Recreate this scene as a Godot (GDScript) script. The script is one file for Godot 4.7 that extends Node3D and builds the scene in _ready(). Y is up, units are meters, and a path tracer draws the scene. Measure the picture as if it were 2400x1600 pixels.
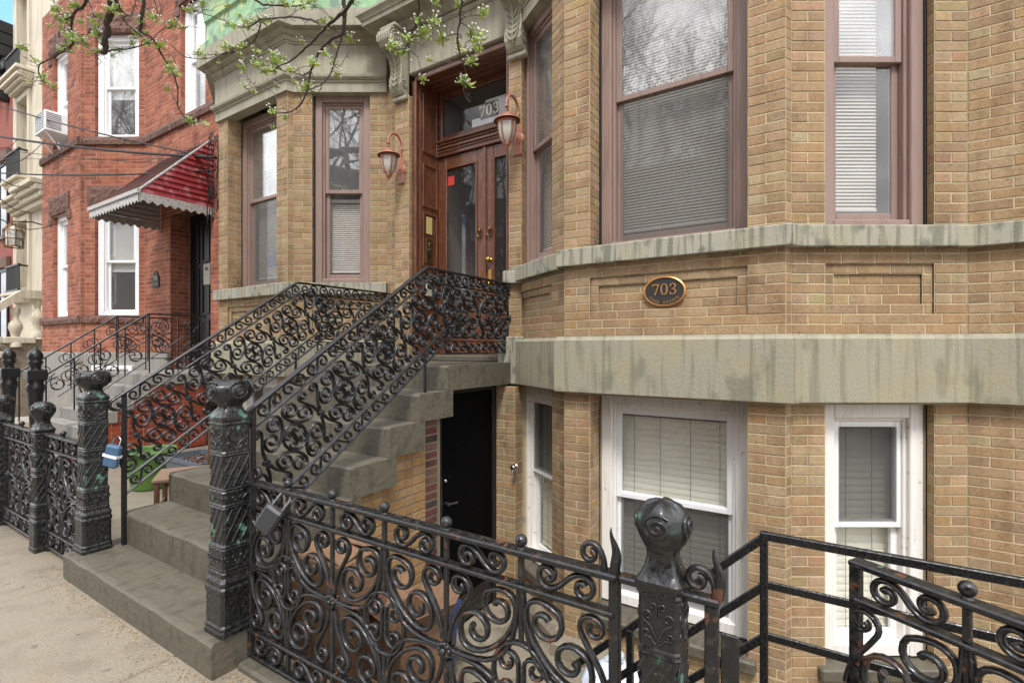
extends Node3D

# ---------- mesh builder ----------
class MB:
	var v := PackedVector3Array()
	var n := PackedVector3Array()
	var c := PackedColorArray()
	var ix := PackedInt32Array()
	var col := Color.WHITE
	var xf := Transform3D.IDENTITY

	func pt(p: Vector3, nn: Vector3) -> int:
		v.append(xf * p); n.append((xf.basis * nn).normalized()); c.append(col)
		return v.size() - 1

	# a b c d counter-clockwise seen from outside
	func quad(a: Vector3, b: Vector3, cc: Vector3, d: Vector3) -> void:
		var nn := (cc - a).cross(d - b)
		if nn.length_squared() < 1e-16:
			return
		nn = nn.normalized()
		var k := v.size()
		pt(a, nn); pt(b, nn); pt(cc, nn); pt(d, nn)
		ix.append_array([k, k + 2, k + 1, k, k + 3, k + 2])

	func tri(a: Vector3, b: Vector3, cc: Vector3) -> void:
		var nn := (b - a).cross(cc - a)
		if nn.length_squared() < 1e-16:
			return
		nn = nn.normalized()
		var k := v.size()
		pt(a, nn); pt(b, nn); pt(cc, nn)
		ix.append_array([k, k + 2, k + 1])

	func box(lo: Vector3, hi: Vector3) -> void:
		var p := []
		for i in 8:
			p.append(Vector3(hi.x if i & 1 else lo.x, hi.y if i & 2 else lo.y, hi.z if i & 4 else lo.z))
		quad(p[4], p[5], p[7], p[6]); quad(p[1], p[0], p[2], p[3])
		quad(p[5], p[1], p[3], p[7]); quad(p[0], p[4], p[6], p[2])
		quad(p[6], p[7], p[3], p[2]); quad(p[0], p[1], p[5], p[4])

	# chamfered box
	func cbox(lo: Vector3, hi: Vector3, b: float) -> void:
		var ctr := (lo + hi) * 0.5
		var h := (hi - lo) * 0.5
		b = minf(b, minf(h.x, minf(h.y, h.z)) * 0.49)
		for ax in 3:
			var u := (ax + 1) % 3
			var w := (ax + 2) % 3
			for s in [-1.0, 1.0]:
				var q := []
				for k in [[-1, -1], [1, -1], [1, 1], [-1, 1]]:
					var p := Vector3.ZERO
					p[ax] = s * h[ax]; p[u] = k[0] * (h[u] - b); p[w] = k[1] * (h[w] - b)
					q.append(ctr + p)
				if s > 0: quad(q[0], q[1], q[2], q[3])
				else: quad(q[3], q[2], q[1], q[0])
			for su in [-1.0, 1.0]:
				for sw in [-1.0, 1.0]:
					var e := []
					for k in [[-1, 0], [1, 0], [1, 1], [-1, 1]]:
						var p := Vector3.ZERO
						p[ax] = k[0] * (h[ax] - b)
						p[u] = su * (h[u] if k[1] == 0 else h[u] - b)
						p[w] = sw * (h[w] - b if k[1] == 0 else h[w])
						e.append(ctr + p)
					if _in(e, ctr): quad(e[3], e[2], e[1], e[0])
					else: quad(e[0], e[1], e[2], e[3])
		for sx in [-1.0, 1.0]:
			for sy in [-1.0, 1.0]:
				for sz in [-1.0, 1.0]:
					var sg := Vector3(sx, sy, sz)
					var a := ctr + sg * Vector3(h.x, h.y - b, h.z - b)
					var bb := ctr + sg * Vector3(h.x - b, h.y, h.z - b)
					var d := ctr + sg * Vector3(h.x - b, h.y - b, h.z)
					if sx * sy * sz > 0: tri(a, bb, d)
					else: tri(a, d, bb)

	func _in(e: Array, ctr: Vector3) -> bool:
		var nn: Vector3 = (e[2] - e[0]).cross(e[3] - e[1])
		return nn.dot((e[0] + e[2]) * 0.5 - ctr) < 0.0

	# smooth tube of an elliptical section along points; nrm: out-of-plane direction
	func tube(pts: PackedVector3Array, rw: PackedFloat32Array, rd: float, nrm: Vector3, sides := 6, caps := true) -> void:
		var m := pts.size()
		if m < 2: return
		var k0 := v.size()
		for i in m:
			var t: Vector3 = (pts[mini(i + 1, m - 1)] - pts[maxi(i - 1, 0)]).normalized()
			var s := nrm.cross(t).normalized()
			if s.length_squared() < 0.1: s = Vector3.RIGHT
			var o := t.cross(s).normalized()
			var r: float = rw[mini(i, rw.size() - 1)]
			var dd := rd if rd > 0.0 else r
			for j in sides:
				var an := TAU * (j + 0.5) / sides
				var ca := cos(an)
				var sa := sin(an)
				pt(pts[i] + s * ca * r + o * sa * dd, s * ca / r + o * sa / dd)
		for i in m - 1:
			for j in sides:
				var a := k0 + i * sides + j
				var b := k0 + i * sides + (j + 1) % sides
				ix.append_array([a, b + sides, b, a, a + sides, b + sides])
		if caps:
			for e in [0, m - 1]:
				var nn: Vector3 = (pts[0] - pts[1]).normalized() if e == 0 else (pts[m - 1] - pts[m - 2]).normalized()
				var cc := pt(pts[e], nn)
				var ring := []
				for j in sides:
					ring.append(v.size())
					v.append(v[k0 + e * sides + j]); n.append((xf.basis * nn).normalized()); c.append(col)
				for j in sides:
					if e == 0: ix.append_array([cc, ring[j], ring[(j + 1) % sides]])
					else: ix.append_array([cc, ring[(j + 1) % sides], ring[j]])

	# revolve profile [(r, y)] from bottom to top about the y axis at ctr; squareness 0 round .. 1 square
	func lathe(ctr: Vector3, prof: Array, seg := 16, sq := 0.0, smooth := true) -> void:
		var k0 := v.size()
		var m := prof.size()
		for i in m:
			var d: Vector2 = prof[mini(i + 1, m - 1)] - prof[maxi(i - 1, 0)]
			for j in seg + 1:
				var an := TAU * j / seg
				var ca := cos(an)
				var sa := sin(an)
				var f := lerpf(1.0, 1.0 / maxf(absf(ca), absf(sa)), sq)
				var p: Vector2 = prof[i]
				var nn := Vector3(ca * d.y, -d.x, sa * d.y)
				pt(ctr + Vector3(p.x * ca * f, p.y, p.x * sa * f), nn if nn.length() > 1e-9 else Vector3.UP)
		for i in m - 1:
			for j in seg:
				var a := k0 + i * (seg + 1) + j
				ix.append_array([a, a + 1, a + seg + 2, a, a + seg + 2, a + seg + 1])

	func ball(ctr: Vector3, r: float, seg := 12, rings := 8, sy := 1.0) -> void:
		var pr := []
		for i in rings + 1:
			var a := -PI / 2 + PI * i / rings
			pr.append(Vector2(maxf(r * cos(a), 1e-5), r * sy * sin(a)))
		lathe(ctr, pr, seg)

	# square-section stack: array of [half_width, y, optional rounded corner]; flat shaded with chamfered corners
	func stack(ctr: Vector3, prof: Array, ch := 0.006, hz := 1.0) -> void:
		for i in prof.size() - 1:
			var a := ring8(ctr, prof[i][0], prof[i][1], ch, hz)
			var b := ring8(ctr, prof[i + 1][0], prof[i + 1][1], ch, hz)
			for j in 8:
				var q := (j + 1) % 8
				quad(a[q], a[j], b[j], b[q])
		var t := ring8(ctr, prof[-1][0], prof[-1][1], ch, hz)
		for j in range(1, 7): tri(t[0], t[j + 1], t[j])

	func ring8(ctr: Vector3, h: float, y: float, ch: float, hz: float) -> Array:
		var z := h * hz
		ch = minf(ch, minf(h, z) * 0.7)
		var o := []
		for p in [[h, z - ch], [h - ch, z], [-h + ch, z], [-h, z - ch], [-h, -z + ch], [-h + ch, -z], [h - ch, -z], [h, -z + ch]]:
			o.append(ctr + Vector3(p[0], y, p[1]))
		return o

	# prism: polygon (CCW in xy seen from +z) between z0 and z1
	func prism(poly: PackedVector2Array, z0: float, z1: float) -> void:
		if Geometry2D.is_polygon_clockwise(poly):
			poly.reverse()
		var t := Geometry2D.triangulate_polygon(poly)
		for i in range(0, t.size(), 3):
			var a := poly[t[i]]; var b := poly[t[i + 1]]; var d := poly[t[i + 2]]
			if (b - a).cross(d - a) < 0:
				var s := b; b = d; d = s
			tri(Vector3(a.x, a.y, z1), Vector3(b.x, b.y, z1), Vector3(d.x, d.y, z1))
			tri(Vector3(a.x, a.y, z0), Vector3(d.x, d.y, z0), Vector3(b.x, b.y, z0))
		for i in poly.size():
			var a := poly[i]; var b := poly[(i + 1) % poly.size()]
			quad(Vector3(a.x, a.y, z0), Vector3(b.x, b.y, z0), Vector3(b.x, b.y, z1), Vector3(a.x, a.y, z1))

	func mesh() -> ArrayMesh:
		var ar := []
		ar.resize(Mesh.ARRAY_MAX)
		ar[Mesh.ARRAY_VERTEX] = v; ar[Mesh.ARRAY_NORMAL] = n; ar[Mesh.ARRAY_COLOR] = c; ar[Mesh.ARRAY_INDEX] = ix
		var m := ArrayMesh.new()
		m.add_surface_from_arrays(Mesh.PRIMITIVE_TRIANGLES, ar)
		return m

# ---------- naming and tagging ----------
var used := {}
var M := {}
var rng := RandomNumberGenerator.new()

func numbered(called: String) -> String:
	var k: int = used.get(called, 0)
	used[called] = k + 1
	return called if k == 0 else "%s_%03d" % [called, k]

func thing(called: String, label: String, category: String, at := Vector3.ZERO, group := "") -> Node3D:
	var o := Node3D.new()
	o.name = numbered(called)
	add_child(o, true)
	o.position = at
	o.set_meta("label", label); o.set_meta("category", category)
	if group: o.set_meta("group", group)
	return o

func part(called: String, mb: MB, m: Material, parent: Node, label := "") -> MeshInstance3D:
	var o := MeshInstance3D.new()
	o.name = called
	o.mesh = mb.mesh()
	o.material_override = m
	parent.add_child(o, true)
	if label: o.set_meta("label", label)
	return o

func holder(called: String, parent: Node) -> Node3D:
	var o := Node3D.new()
	o.name = called
	parent.add_child(o, true)
	return o

func solo(called: String, mb: MB, m: Material, label: String, category: String, group := "") -> MeshInstance3D:
	var o := part(numbered(called), mb, m, self, label)
	o.set_meta("category", category)
	if group: o.set_meta("group", group)
	return o

func struct(called: String, mb: MB, m: Material) -> MeshInstance3D:
	var o := part(numbered(called), mb, m, self)
	o.set_meta("kind", "structure")
	return o

func facet(a: Vector2, b: Vector2) -> Transform3D:
	var ex := Vector3(b.x - a.x, 0, b.y - a.y).normalized()
	return Transform3D(Basis(ex, Vector3.UP, ex.cross(Vector3.UP)), Vector3(a.x, 0, a.y))

# ---------- textures ----------
func nz(size: int, freq: float, oct: int, sd: int, typ := FastNoiseLite.TYPE_SIMPLEX_SMOOTH, sx := 1, sy := 1) -> PackedByteArray:
	var f := FastNoiseLite.new()
	f.noise_type = typ; f.frequency = freq; f.seed = sd
	f.fractal_type = FastNoiseLite.FRACTAL_FBM if oct > 1 else FastNoiseLite.FRACTAL_NONE
	f.fractal_octaves = oct
	var im := f.get_seamless_image(size / sx, size / sy, false, false, 0.15, true)
	if sx > 1 or sy > 1:
		im.resize(size, size, Image.INTERPOLATE_CUBIC)
	im.convert(Image.FORMAT_L8)
	return im.get_data()

func ridge(size: int, freq: float, sd: int) -> PackedByteArray:
	var f := FastNoiseLite.new()
	f.noise_type = FastNoiseLite.TYPE_SIMPLEX_SMOOTH; f.frequency = freq; f.seed = sd
	f.fractal_type = FastNoiseLite.FRACTAL_RIDGED; f.fractal_octaves = 3
	var im := f.get_seamless_image(size, size, false, false, 0.15, true)
	im.convert(Image.FORMAT_L8)
	return im.get_data()

# layers: [bytes, lo, hi, Color, amount] laid one over the other on the base (sRGB)
func layered(size: int, base: Color, layers: Array) -> ImageTexture:
	var out := PackedByteArray()
	out.resize(size * size * 3)
	var luts := []
	for l in layers:
		var t := PackedFloat32Array()
		t.resize(256)
		for i in 256: t[i] = smoothstep(l[1], l[2], i / 255.0) * l[4]
		luts.append(t)
	for i in size * size:
		var r := base.r; var g := base.g; var b := base.b
		for k in layers.size():
			var a: float = luts[k][layers[k][0][i]]
			if a > 0.0:
				var cc: Color = layers[k][3]
				r += (cc.r - r) * a; g += (cc.g - g) * a; b += (cc.b - b) * a
		out[i * 3] = int(r * 255); out[i * 3 + 1] = int(g * 255); out[i * 3 + 2] = int(b * 255)
	return ImageTexture.create_from_image(Image.create_from_data(size, size, false, Image.FORMAT_RGB8, out))

func gray(size: int, bytes: PackedByteArray) -> ImageTexture:
	return ImageTexture.create_from_image(Image.create_from_data(size, size, false, Image.FORMAT_L8, bytes))

func mk(called: String, col: Color, rough: float, o := {}) -> StandardMaterial3D:
	var m := StandardMaterial3D.new()
	m.resource_name = called
	m.albedo_color = col; m.roughness = rough
	m.metallic = o.get("metal", 0.0)
	m.metallic_specular = o.get("spec", 0.5)
	if o.has("tex"): m.albedo_texture = o.tex
	if o.has("bump"):
		m.heightmap_enabled = true; m.heightmap_texture = o.bump; m.heightmap_scale = o.get("relief", 0.1)
	if o.has("rtex"): m.roughness_texture = o.rtex
	if o.has("tex") or o.has("bump") or o.has("rtex"):
		m.uv1_triplanar = true; m.uv1_world_triplanar = o.get("world", true)
		var s: float = 1.0 / float(o.get("size", 1.0))
		m.uv1_scale = Vector3(s, s * float(o.get("ys", 1.0)), s)
		m.uv1_triplanar_sharpness = 4.0
	if o.has("vc"): m.vertex_color_use_as_albedo = true
	if o.has("coat"):
		m.clearcoat_enabled = true; m.clearcoat = o.coat; m.clearcoat_roughness = o.get("coat_r", 0.1)
	if o.has("alpha"):
		m.transparency = BaseMaterial3D.TRANSPARENCY_ALPHA; m.albedo_color.a = o.alpha
	if o.has("soot"):
		m.detail_enabled = true; m.detail_albedo = o.soot; m.detail_blend_mode = BaseMaterial3D.BLEND_MODE_MUL
		m.detail_uv_layer = BaseMaterial3D.DETAIL_UV_2
		m.uv2_triplanar = true; m.uv2_world_triplanar = true
		m.uv2_scale = Vector3.ONE / float(o.get("soot_size", 3.0))
	M[called] = m
	return m

func rgb(r: int, g: int, b: int) -> Color:
	return Color(r / 255.0, g / 255.0, b / 255.0)

func speckle_tex() -> ImageTexture:
	var S := 1024
	var im := Image.create(S, S, false, Image.FORMAT_RGB8)
	var g := nz(S, 0.12, 3, 5)
	var d := im.get_data()
	var g2 := nz(S, 0.02, 2, 6)
	for i in S * S:
		var t := 214 + int((g[i] - 128) * 0.26) + int((g2[i] - 128) * 0.12)
		d[i * 3] = clampi(t, 0, 255); d[i * 3 + 1] = clampi(t - 2, 0, 255); d[i * 3 + 2] = clampi(t - 5, 0, 255)
	var rg := RandomNumberGenerator.new(); rg.seed = 11
	for k in 3600:
		var x := rg.randi() % S
		var y := rg.randi() % S
		var big := rg.randf()
		var n := 14 if big < 0.5 else 40 if big < 0.88 else 90
		var dk := rg.randf_range(0.62, 0.93)
		var px := x; var py := y
		for q in n:
			var at := ((py + S) % S) * S + (px + S) % S
			for ch in 3: d[at * 3 + ch] = int(d[at * 3 + ch] * dk)
			px += rg.randi_range(-1, 1); py += rg.randi_range(-1, 1)
	return ImageTexture.create_from_image(Image.create_from_data(S, S, false, Image.FORMAT_RGB8, d))

func materials() -> void:
	var W := Color.WHITE
	var K := Color.BLACK
	var fine := nz(512, 0.18, 3, 1)
	var mid := nz(512, 0.03, 4, 2)
	var big := nz(512, 0.008, 4, 3)
	var big2 := nz(512, 0.011, 3, 9)
	var spots := nz(512, 0.035, 2, 21, FastNoiseLite.TYPE_CELLULAR)
	var streak := nz(512, 0.035, 4, 4, FastNoiseLite.TYPE_SIMPLEX_SMOOTH, 1, 16)
	var bed := nz(512, 0.035, 4, 14, FastNoiseLite.TYPE_SIMPLEX_SMOOTH, 10, 1)
	var blot := nz(512, 0.016, 5, 17, FastNoiseLite.TYPE_SIMPLEX_SMOOTH, 1, 3)
	var chip := nz(512, 0.028, 5, 23)
	var chip2 := nz(512, 0.024, 5, 24)
	var gum := nz(512, 0.03, 1, 44)
	var crack := ridge(512, 0.007, 45)
	var finebump := gray(512, fine)
	var midbump := gray(512, mid)
	var rough := gray(512, nz(512, 0.05, 4, 66))
	var gr := nz(1024, 0.3, 2, 101)
	var sk := nz(1024, 0.02, 4, 102, FastNoiseLite.TYPE_SIMPLEX_SMOOTH, 1, 8)
	var bl := nz(1024, 0.005, 5, 103)
	var bk := nz(1024, 0.009, 5, 104, FastNoiseLite.TYPE_SIMPLEX_SMOOTH, 1, 2)
	var bdd := nz(1024, 0.03, 4, 105, FastNoiseLite.TYPE_SIMPLEX_SMOOTH, 16, 1)
	var skf := nz(1024, 0.035, 4, 107, FastNoiseLite.TYPE_SIMPLEX_SMOOTH, 1, 16)
	# masonry
	var soot := layered(512, rgb(255, 254, 252), [[streak, 0.45, 0.8, rgb(216, 207, 196), 0.5], [mid, 0.5, 0.85, rgb(222, 214, 205), 0.5], [blot, 0.6, 0.9, rgb(180, 170, 158), 0.55]])
	mk("brick_tan", W, 0.88, {"soot": soot, "tex": speckle_tex(), "size": 0.62, "vc": true, "bump": finebump, "relief": 0.12})
	mk("mortar_tan", W, 0.95, {"tex": layered(512, rgb(196, 182, 150), [[fine, 0.3, 0.8, rgb(168, 153, 122), 0.5], [big, 0.6, 0.85, rgb(190, 178, 122), 0.5], [big2, 0.6, 0.9, rgb(138, 128, 110), 0.6]]), "size": 1.3})
	mk("brick_red", W, 0.9, {"soot": soot, "soot_size": 4.0, "tex": layered(512, rgb(228, 222, 220), [[fine, 0.35, 0.75, rgb(180, 170, 168), 0.6], [big, 0.55, 0.8, rgb(150, 140, 138), 0.45]]), "size": 1.1, "vc": true, "bump": finebump, "relief": 0.1})
	mk("mortar_red", W, 0.95, {"tex": layered(512, rgb(186, 150, 130), [[fine, 0.3, 0.8, rgb(160, 120, 100), 0.5], [big, 0.5, 0.8, rgb(140, 96, 82), 0.5]]), "size": 1.0})
	mk("mortar_gray", W, 0.95, {"tex": layered(512, rgb(132, 118, 96), [[fine, 0.3, 0.8, rgb(96, 86, 72), 0.6]]), "size": 0.8})
	var st := layered(1024, rgb(160, 154, 134), [[gr, 0.35, 0.75, rgb(128, 123, 106), 0.65], [bl, 0.4, 0.9, rgb(160, 150, 114), 0.45], [skf, 0.5, 0.8, rgb(116, 111, 92), 0.6], [bk, 0.6, 0.85, rgb(98, 94, 80), 0.45], [gr, 0.84, 0.95, rgb(78, 73, 62), 0.7]])
	mk("sandstone", W, 0.9, {"tex": st, "size": 2.6, "bump": finebump, "relief": 0.15})
	var st2 := layered(1024, rgb(164, 160, 144), [[gr, 0.35, 0.75, rgb(138, 134, 119), 0.5], [skf, 0.42, 0.7, rgb(104, 103, 88), 0.7], [bl, 0.4, 0.95, rgb(154, 148, 112), 0.45], [bk, 0.5, 0.75, rgb(80, 82, 72), 0.6], [gr, 0.86, 0.95, rgb(66, 66, 58), 0.6]])
	mk("sill_stone", W, 0.9, {"tex": st2, "size": 1.9, "bump": finebump, "relief": 0.15})
	mk("cornice_stone", W, 0.85, {"tex": layered(512, rgb(162, 157, 138), [[fine, 0.3, 0.8, rgb(142, 137, 119), 0.3], [streak, 0.4, 0.95, rgb(126, 122, 106), 0.5], [big, 0.45, 0.95, rgb(136, 124, 98), 0.45], [blot, 0.6, 0.95, rgb(104, 101, 87), 0.5]]), "size": 2.2, "bump": finebump, "relief": 0.06})
	mk("bluestone", W, 0.58, {"tex": layered(1024, rgb(102, 96, 82), [[gr, 0.3, 0.75, rgb(72, 67, 57), 0.65], [bl, 0.4, 0.9, rgb(94, 87, 66), 0.4], [bk, 0.5, 0.85, rgb(66, 62, 53), 0.55], [gr, 0.84, 0.94, rgb(140, 134, 120), 0.6], [bdd, 0.6, 0.8, rgb(78, 73, 63), 0.3]]), "size": 0.9, "bump": midbump, "relief": 0.3})
	mk("concrete", W, 0.62, {"tex": layered(512, rgb(142, 132, 115), [[fine, 0.3, 0.8, rgb(114, 105, 91), 0.6], [mid, 0.5, 0.85, rgb(128, 118, 101), 0.45], [big, 0.45, 0.95, rgb(134, 119, 95), 0.4], [big2, 0.45, 0.95, rgb(112, 103, 89), 0.5], [gum, 0.93, 0.97, rgb(86, 80, 72), 0.6], [crack, 0.97, 0.99, rgb(84, 76, 64), 0.6]]), "size": 1.6, "bump": finebump, "relief": 0.1})
	mk("area_floor", W, 0.7, {"tex": layered(512, rgb(138, 128, 110), [[fine, 0.3, 0.8, rgb(108, 100, 86), 0.5], [big, 0.45, 0.75, rgb(100, 92, 76), 0.7], [mid, 0.6, 0.8, rgb(156, 148, 134), 0.5]]), "size": 1.2, "bump": finebump, "relief": 0.1})
	mk("asphalt", W, 0.9, {"tex": layered(512, rgb(70, 70, 70), [[fine, 0.3, 0.8, rgb(46, 46, 46), 0.6]]), "size": 1.0})
	mk("brownstone", W, 0.9, {"tex": layered(512, rgb(122, 92, 80), [[fine, 0.3, 0.8, rgb(92, 68, 60), 0.6], [mid, 0.5, 0.8, rgb(84, 64, 58), 0.6]]), "size": 0.8, "bump": midbump, "relief": 1.2})
	mk("gray_base", W, 0.85, {"tex": layered(512, rgb(150, 146, 138), [[fine, 0.3, 0.8, rgb(128, 124, 116), 0.4], [streak, 0.5, 0.8, rgb(112, 108, 100), 0.5]]), "size": 1.2})
	mk("cream_stone", W, 0.85, {"tex": layered(512, rgb(206, 196, 176), [[fine, 0.3, 0.8, rgb(186, 176, 156), 0.35], [streak, 0.5, 0.8, rgb(166, 152, 128), 0.45]]), "size": 1.6})
	mk("stucco", W, 0.9, {"tex": layered(512, rgb(146, 132, 114), [[fine, 0.3, 0.8, rgb(120, 108, 92), 0.5], [big, 0.5, 0.8, rgb(112, 100, 84), 0.5]]), "size": 1.0, "bump": finebump, "relief": 0.2})
	# paint, wood, metal
	mk("taupe_paint", W, 0.5, {"tex": layered(512, rgb(146, 122, 112), [[fine, 0.4, 0.9, rgb(132, 109, 100), 0.4], [streak, 0.6, 0.85, rgb(112, 92, 84), 0.4]]), "size": 0.8})
	mk("white_paint", W, 0.45, {"tex": layered(512, rgb(232, 228, 221), [[fine, 0.4, 0.9, rgb(218, 212, 204), 0.35], [streak, 0.6, 0.9, rgb(198, 191, 181), 0.4], [big2, 0.86, 0.9, rgb(150, 132, 112), 0.5]]), "size": 0.7})
	mk("white_vinyl", rgb(236, 236, 236), 0.4)
	mk("caulk", rgb(34, 33, 31), 0.85)
	var wood := layered(512, rgb(114, 69, 44), [[streak, 0.3, 0.6, rgb(82, 46, 29), 0.7], [fine, 0.4, 0.8, rgb(92, 53, 34), 0.4], [big, 0.5, 0.8, rgb(132, 84, 54), 0.5]])
	mk("mahogany", W, 0.38, {"tex": wood, "size": 0.5, "coat": 0.5, "coat_r": 0.18})
	mk("chair_wood", W, 0.5, {"tex": layered(512, rgb(112, 78, 54), [[streak, 0.3, 0.7, rgb(78, 52, 36), 0.7]]), "size": 0.4})
	mk("iron", W, 0.75, {"rtex": rough, "tex": layered(512, rgb(15, 16, 18), [[fine, 0.4, 0.8, rgb(9, 9, 10), 0.7], [mid, 0.66, 0.8, rgb(58, 60, 64), 0.5], [chip, 0.87, 0.9, rgb(96, 62, 44), 0.6]]), "size": 0.35, "bump": midbump, "relief": 0.12, "spec": 0.55})
	mk("iron_worn", W, 0.9, {"rtex": rough, "tex": layered(512, rgb(17, 18, 20), [[fine, 0.4, 0.8, rgb(10, 10, 11), 0.7], [mid, 0.62, 0.76, rgb(66, 63, 56), 0.55], [chip, 0.83, 0.86, rgb(118, 68, 42), 0.8], [chip2, 0.87, 0.9, rgb(96, 120, 106), 0.7], [big2, 0.8, 0.83, rgb(112, 64, 40), 0.7]]), "size": 0.85, "bump": midbump, "relief": 0.28, "spec": 0.6})
	mk("iron_newel", W, 0.8, {"rtex": rough, "tex": layered(512, rgb(17, 18, 19), [[fine, 0.4, 0.8, rgb(9, 10, 10), 0.7], [mid, 0.6, 0.74, rgb(46, 46, 42), 0.5], [big, 0.72, 0.77, rgb(40, 64, 51), 0.75], [big, 0.82, 0.86, rgb(96, 140, 122), 0.8], [chip, 0.87, 0.9, rgb(128, 86, 58), 0.6], [chip2, 0.88, 0.91, rgb(110, 126, 112), 0.6]]), "size": 0.55, "bump": midbump, "relief": 0.25, "spec": 0.6})
	mk("black_paint", rgb(22, 22, 23), 0.45)
	mk("black_door", W, 0.6, {"spec": 0.12, "tex": layered(512, rgb(11, 11, 12), [[mid, 0.45, 0.8, rgb(19, 18, 18), 0.7], [chip, 0.88, 0.91, rgb(70, 66, 60), 0.6]]), "size": 0.8})
	mk("rail_edge", rgb(120, 122, 126), 0.32, {"metal": 0.6})
	mk("copper_paint", W, 0.5, {"tex": layered(512, rgb(166, 108, 86), [[mid, 0.4, 0.75, rgb(132, 82, 64), 0.6], [fine, 0.5, 0.9, rgb(190, 140, 120), 0.35]]), "size": 0.2})
	mk("frosted", rgb(196, 190, 180), 0.35, {"coat": 0.6})
	mk("brass", rgb(206, 162, 84), 0.22, {"metal": 1.0})
	mk("old_brass", rgb(132, 104, 66), 0.38, {"metal": 0.9})
	mk("steel", rgb(176, 176, 176), 0.3, {"metal": 1.0})
	mk("bronze_plate", W, 0.55, {"tex": layered(512, rgb(38, 36, 36), [[fine, 0.4, 0.8, rgb(58, 55, 52), 0.7]]), "size": 0.12, "bump": finebump, "relief": 0.06})
	mk("bronze_gold", rgb(196, 146, 92), 0.42, {"metal": 0.6})
	mk("verdigris", W, 0.7, {"tex": layered(512, rgb(140, 178, 134), [[mid, 0.4, 0.8, rgb(104, 142, 110), 0.6], [big, 0.45, 0.7, rgb(190, 196, 140), 0.7], [blot, 0.55, 0.8, rgb(96, 104, 112), 0.7], [big2, 0.55, 0.8, rgb(170, 196, 164), 0.6]]), "size": 1.8})
	mk("glass", Color(1, 1, 1, 1), 0.02, {"alpha": 0.02, "spec": 1.0})
	mk("screen_mesh", rgb(112, 110, 105), 0.9, {"alpha": 0.42})
	mk("dark_pane", rgb(64, 70, 78), 0.05, {"spec": 1.0})
	mk("screen_dark", rgb(74, 75, 74), 0.9, {"alpha": 0.6})
	mk("room_wall", rgb(120, 114, 106), 0.9)
	mk("blind", rgb(178, 172, 162), 0.7)
	mk("blind_ivory", rgb(224, 222, 204), 0.65)
	mk("blind_cord", rgb(70, 66, 58), 0.9)

# ---------- masonry ----------
const CP := 0.062
var TAN := [Color(.56, .39, .225), Color(.535, .375, .215), Color(.585, .42, .25), Color(.50, .34, .19), Color(.56, .375, .20), Color(.54, .39, .235), Color(.455, .315, .185), Color(.60, .445, .27), Color(.53, .35, .19), Color(.49, .355, .215), Color(.475, .32, .18)]
var RED := [Color(.52, .19, .11), Color(.49, .175, .10), Color(.55, .21, .125), Color(.43, .15, .09), Color(.58, .24, .145), Color(.36, .135, .09), Color(.51, .18, .10)]

class House:
	var node: Node3D
	var mat: Material
	var mortar: Material
	var tones := []
	var bl := 0.207
	var ch := 0.062
	var joint := 0.0065
	var recs := []          # [part, T, x, y, z, w, h, tone]

func brick_to(mb: MB, T: Transform3D, x: float, y: float, z: float, w: float, h: float) -> void:
	mb.xf = T
	var b := 0.0028
	var d := 0.026
	var a := [Vector3(x + b, y + b, z), Vector3(x + w - b, y + b, z), Vector3(x + w - b, y + h - b, z), Vector3(x + b, y + h - b, z)]
	var e := [Vector3(x, y, z - b), Vector3(x + w, y, z - b), Vector3(x + w, y + h, z - b), Vector3(x, y + h, z - b)]
	mb.quad(a[0], a[1], a[2], a[3])
	for k in 4:
		var q := (k + 1) % 4
		mb.quad(e[k], e[q], a[q], a[k])
		mb.quad(e[k] - Vector3(0, 0, d), e[q] - Vector3(0, 0, d), e[q], e[k])

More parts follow.
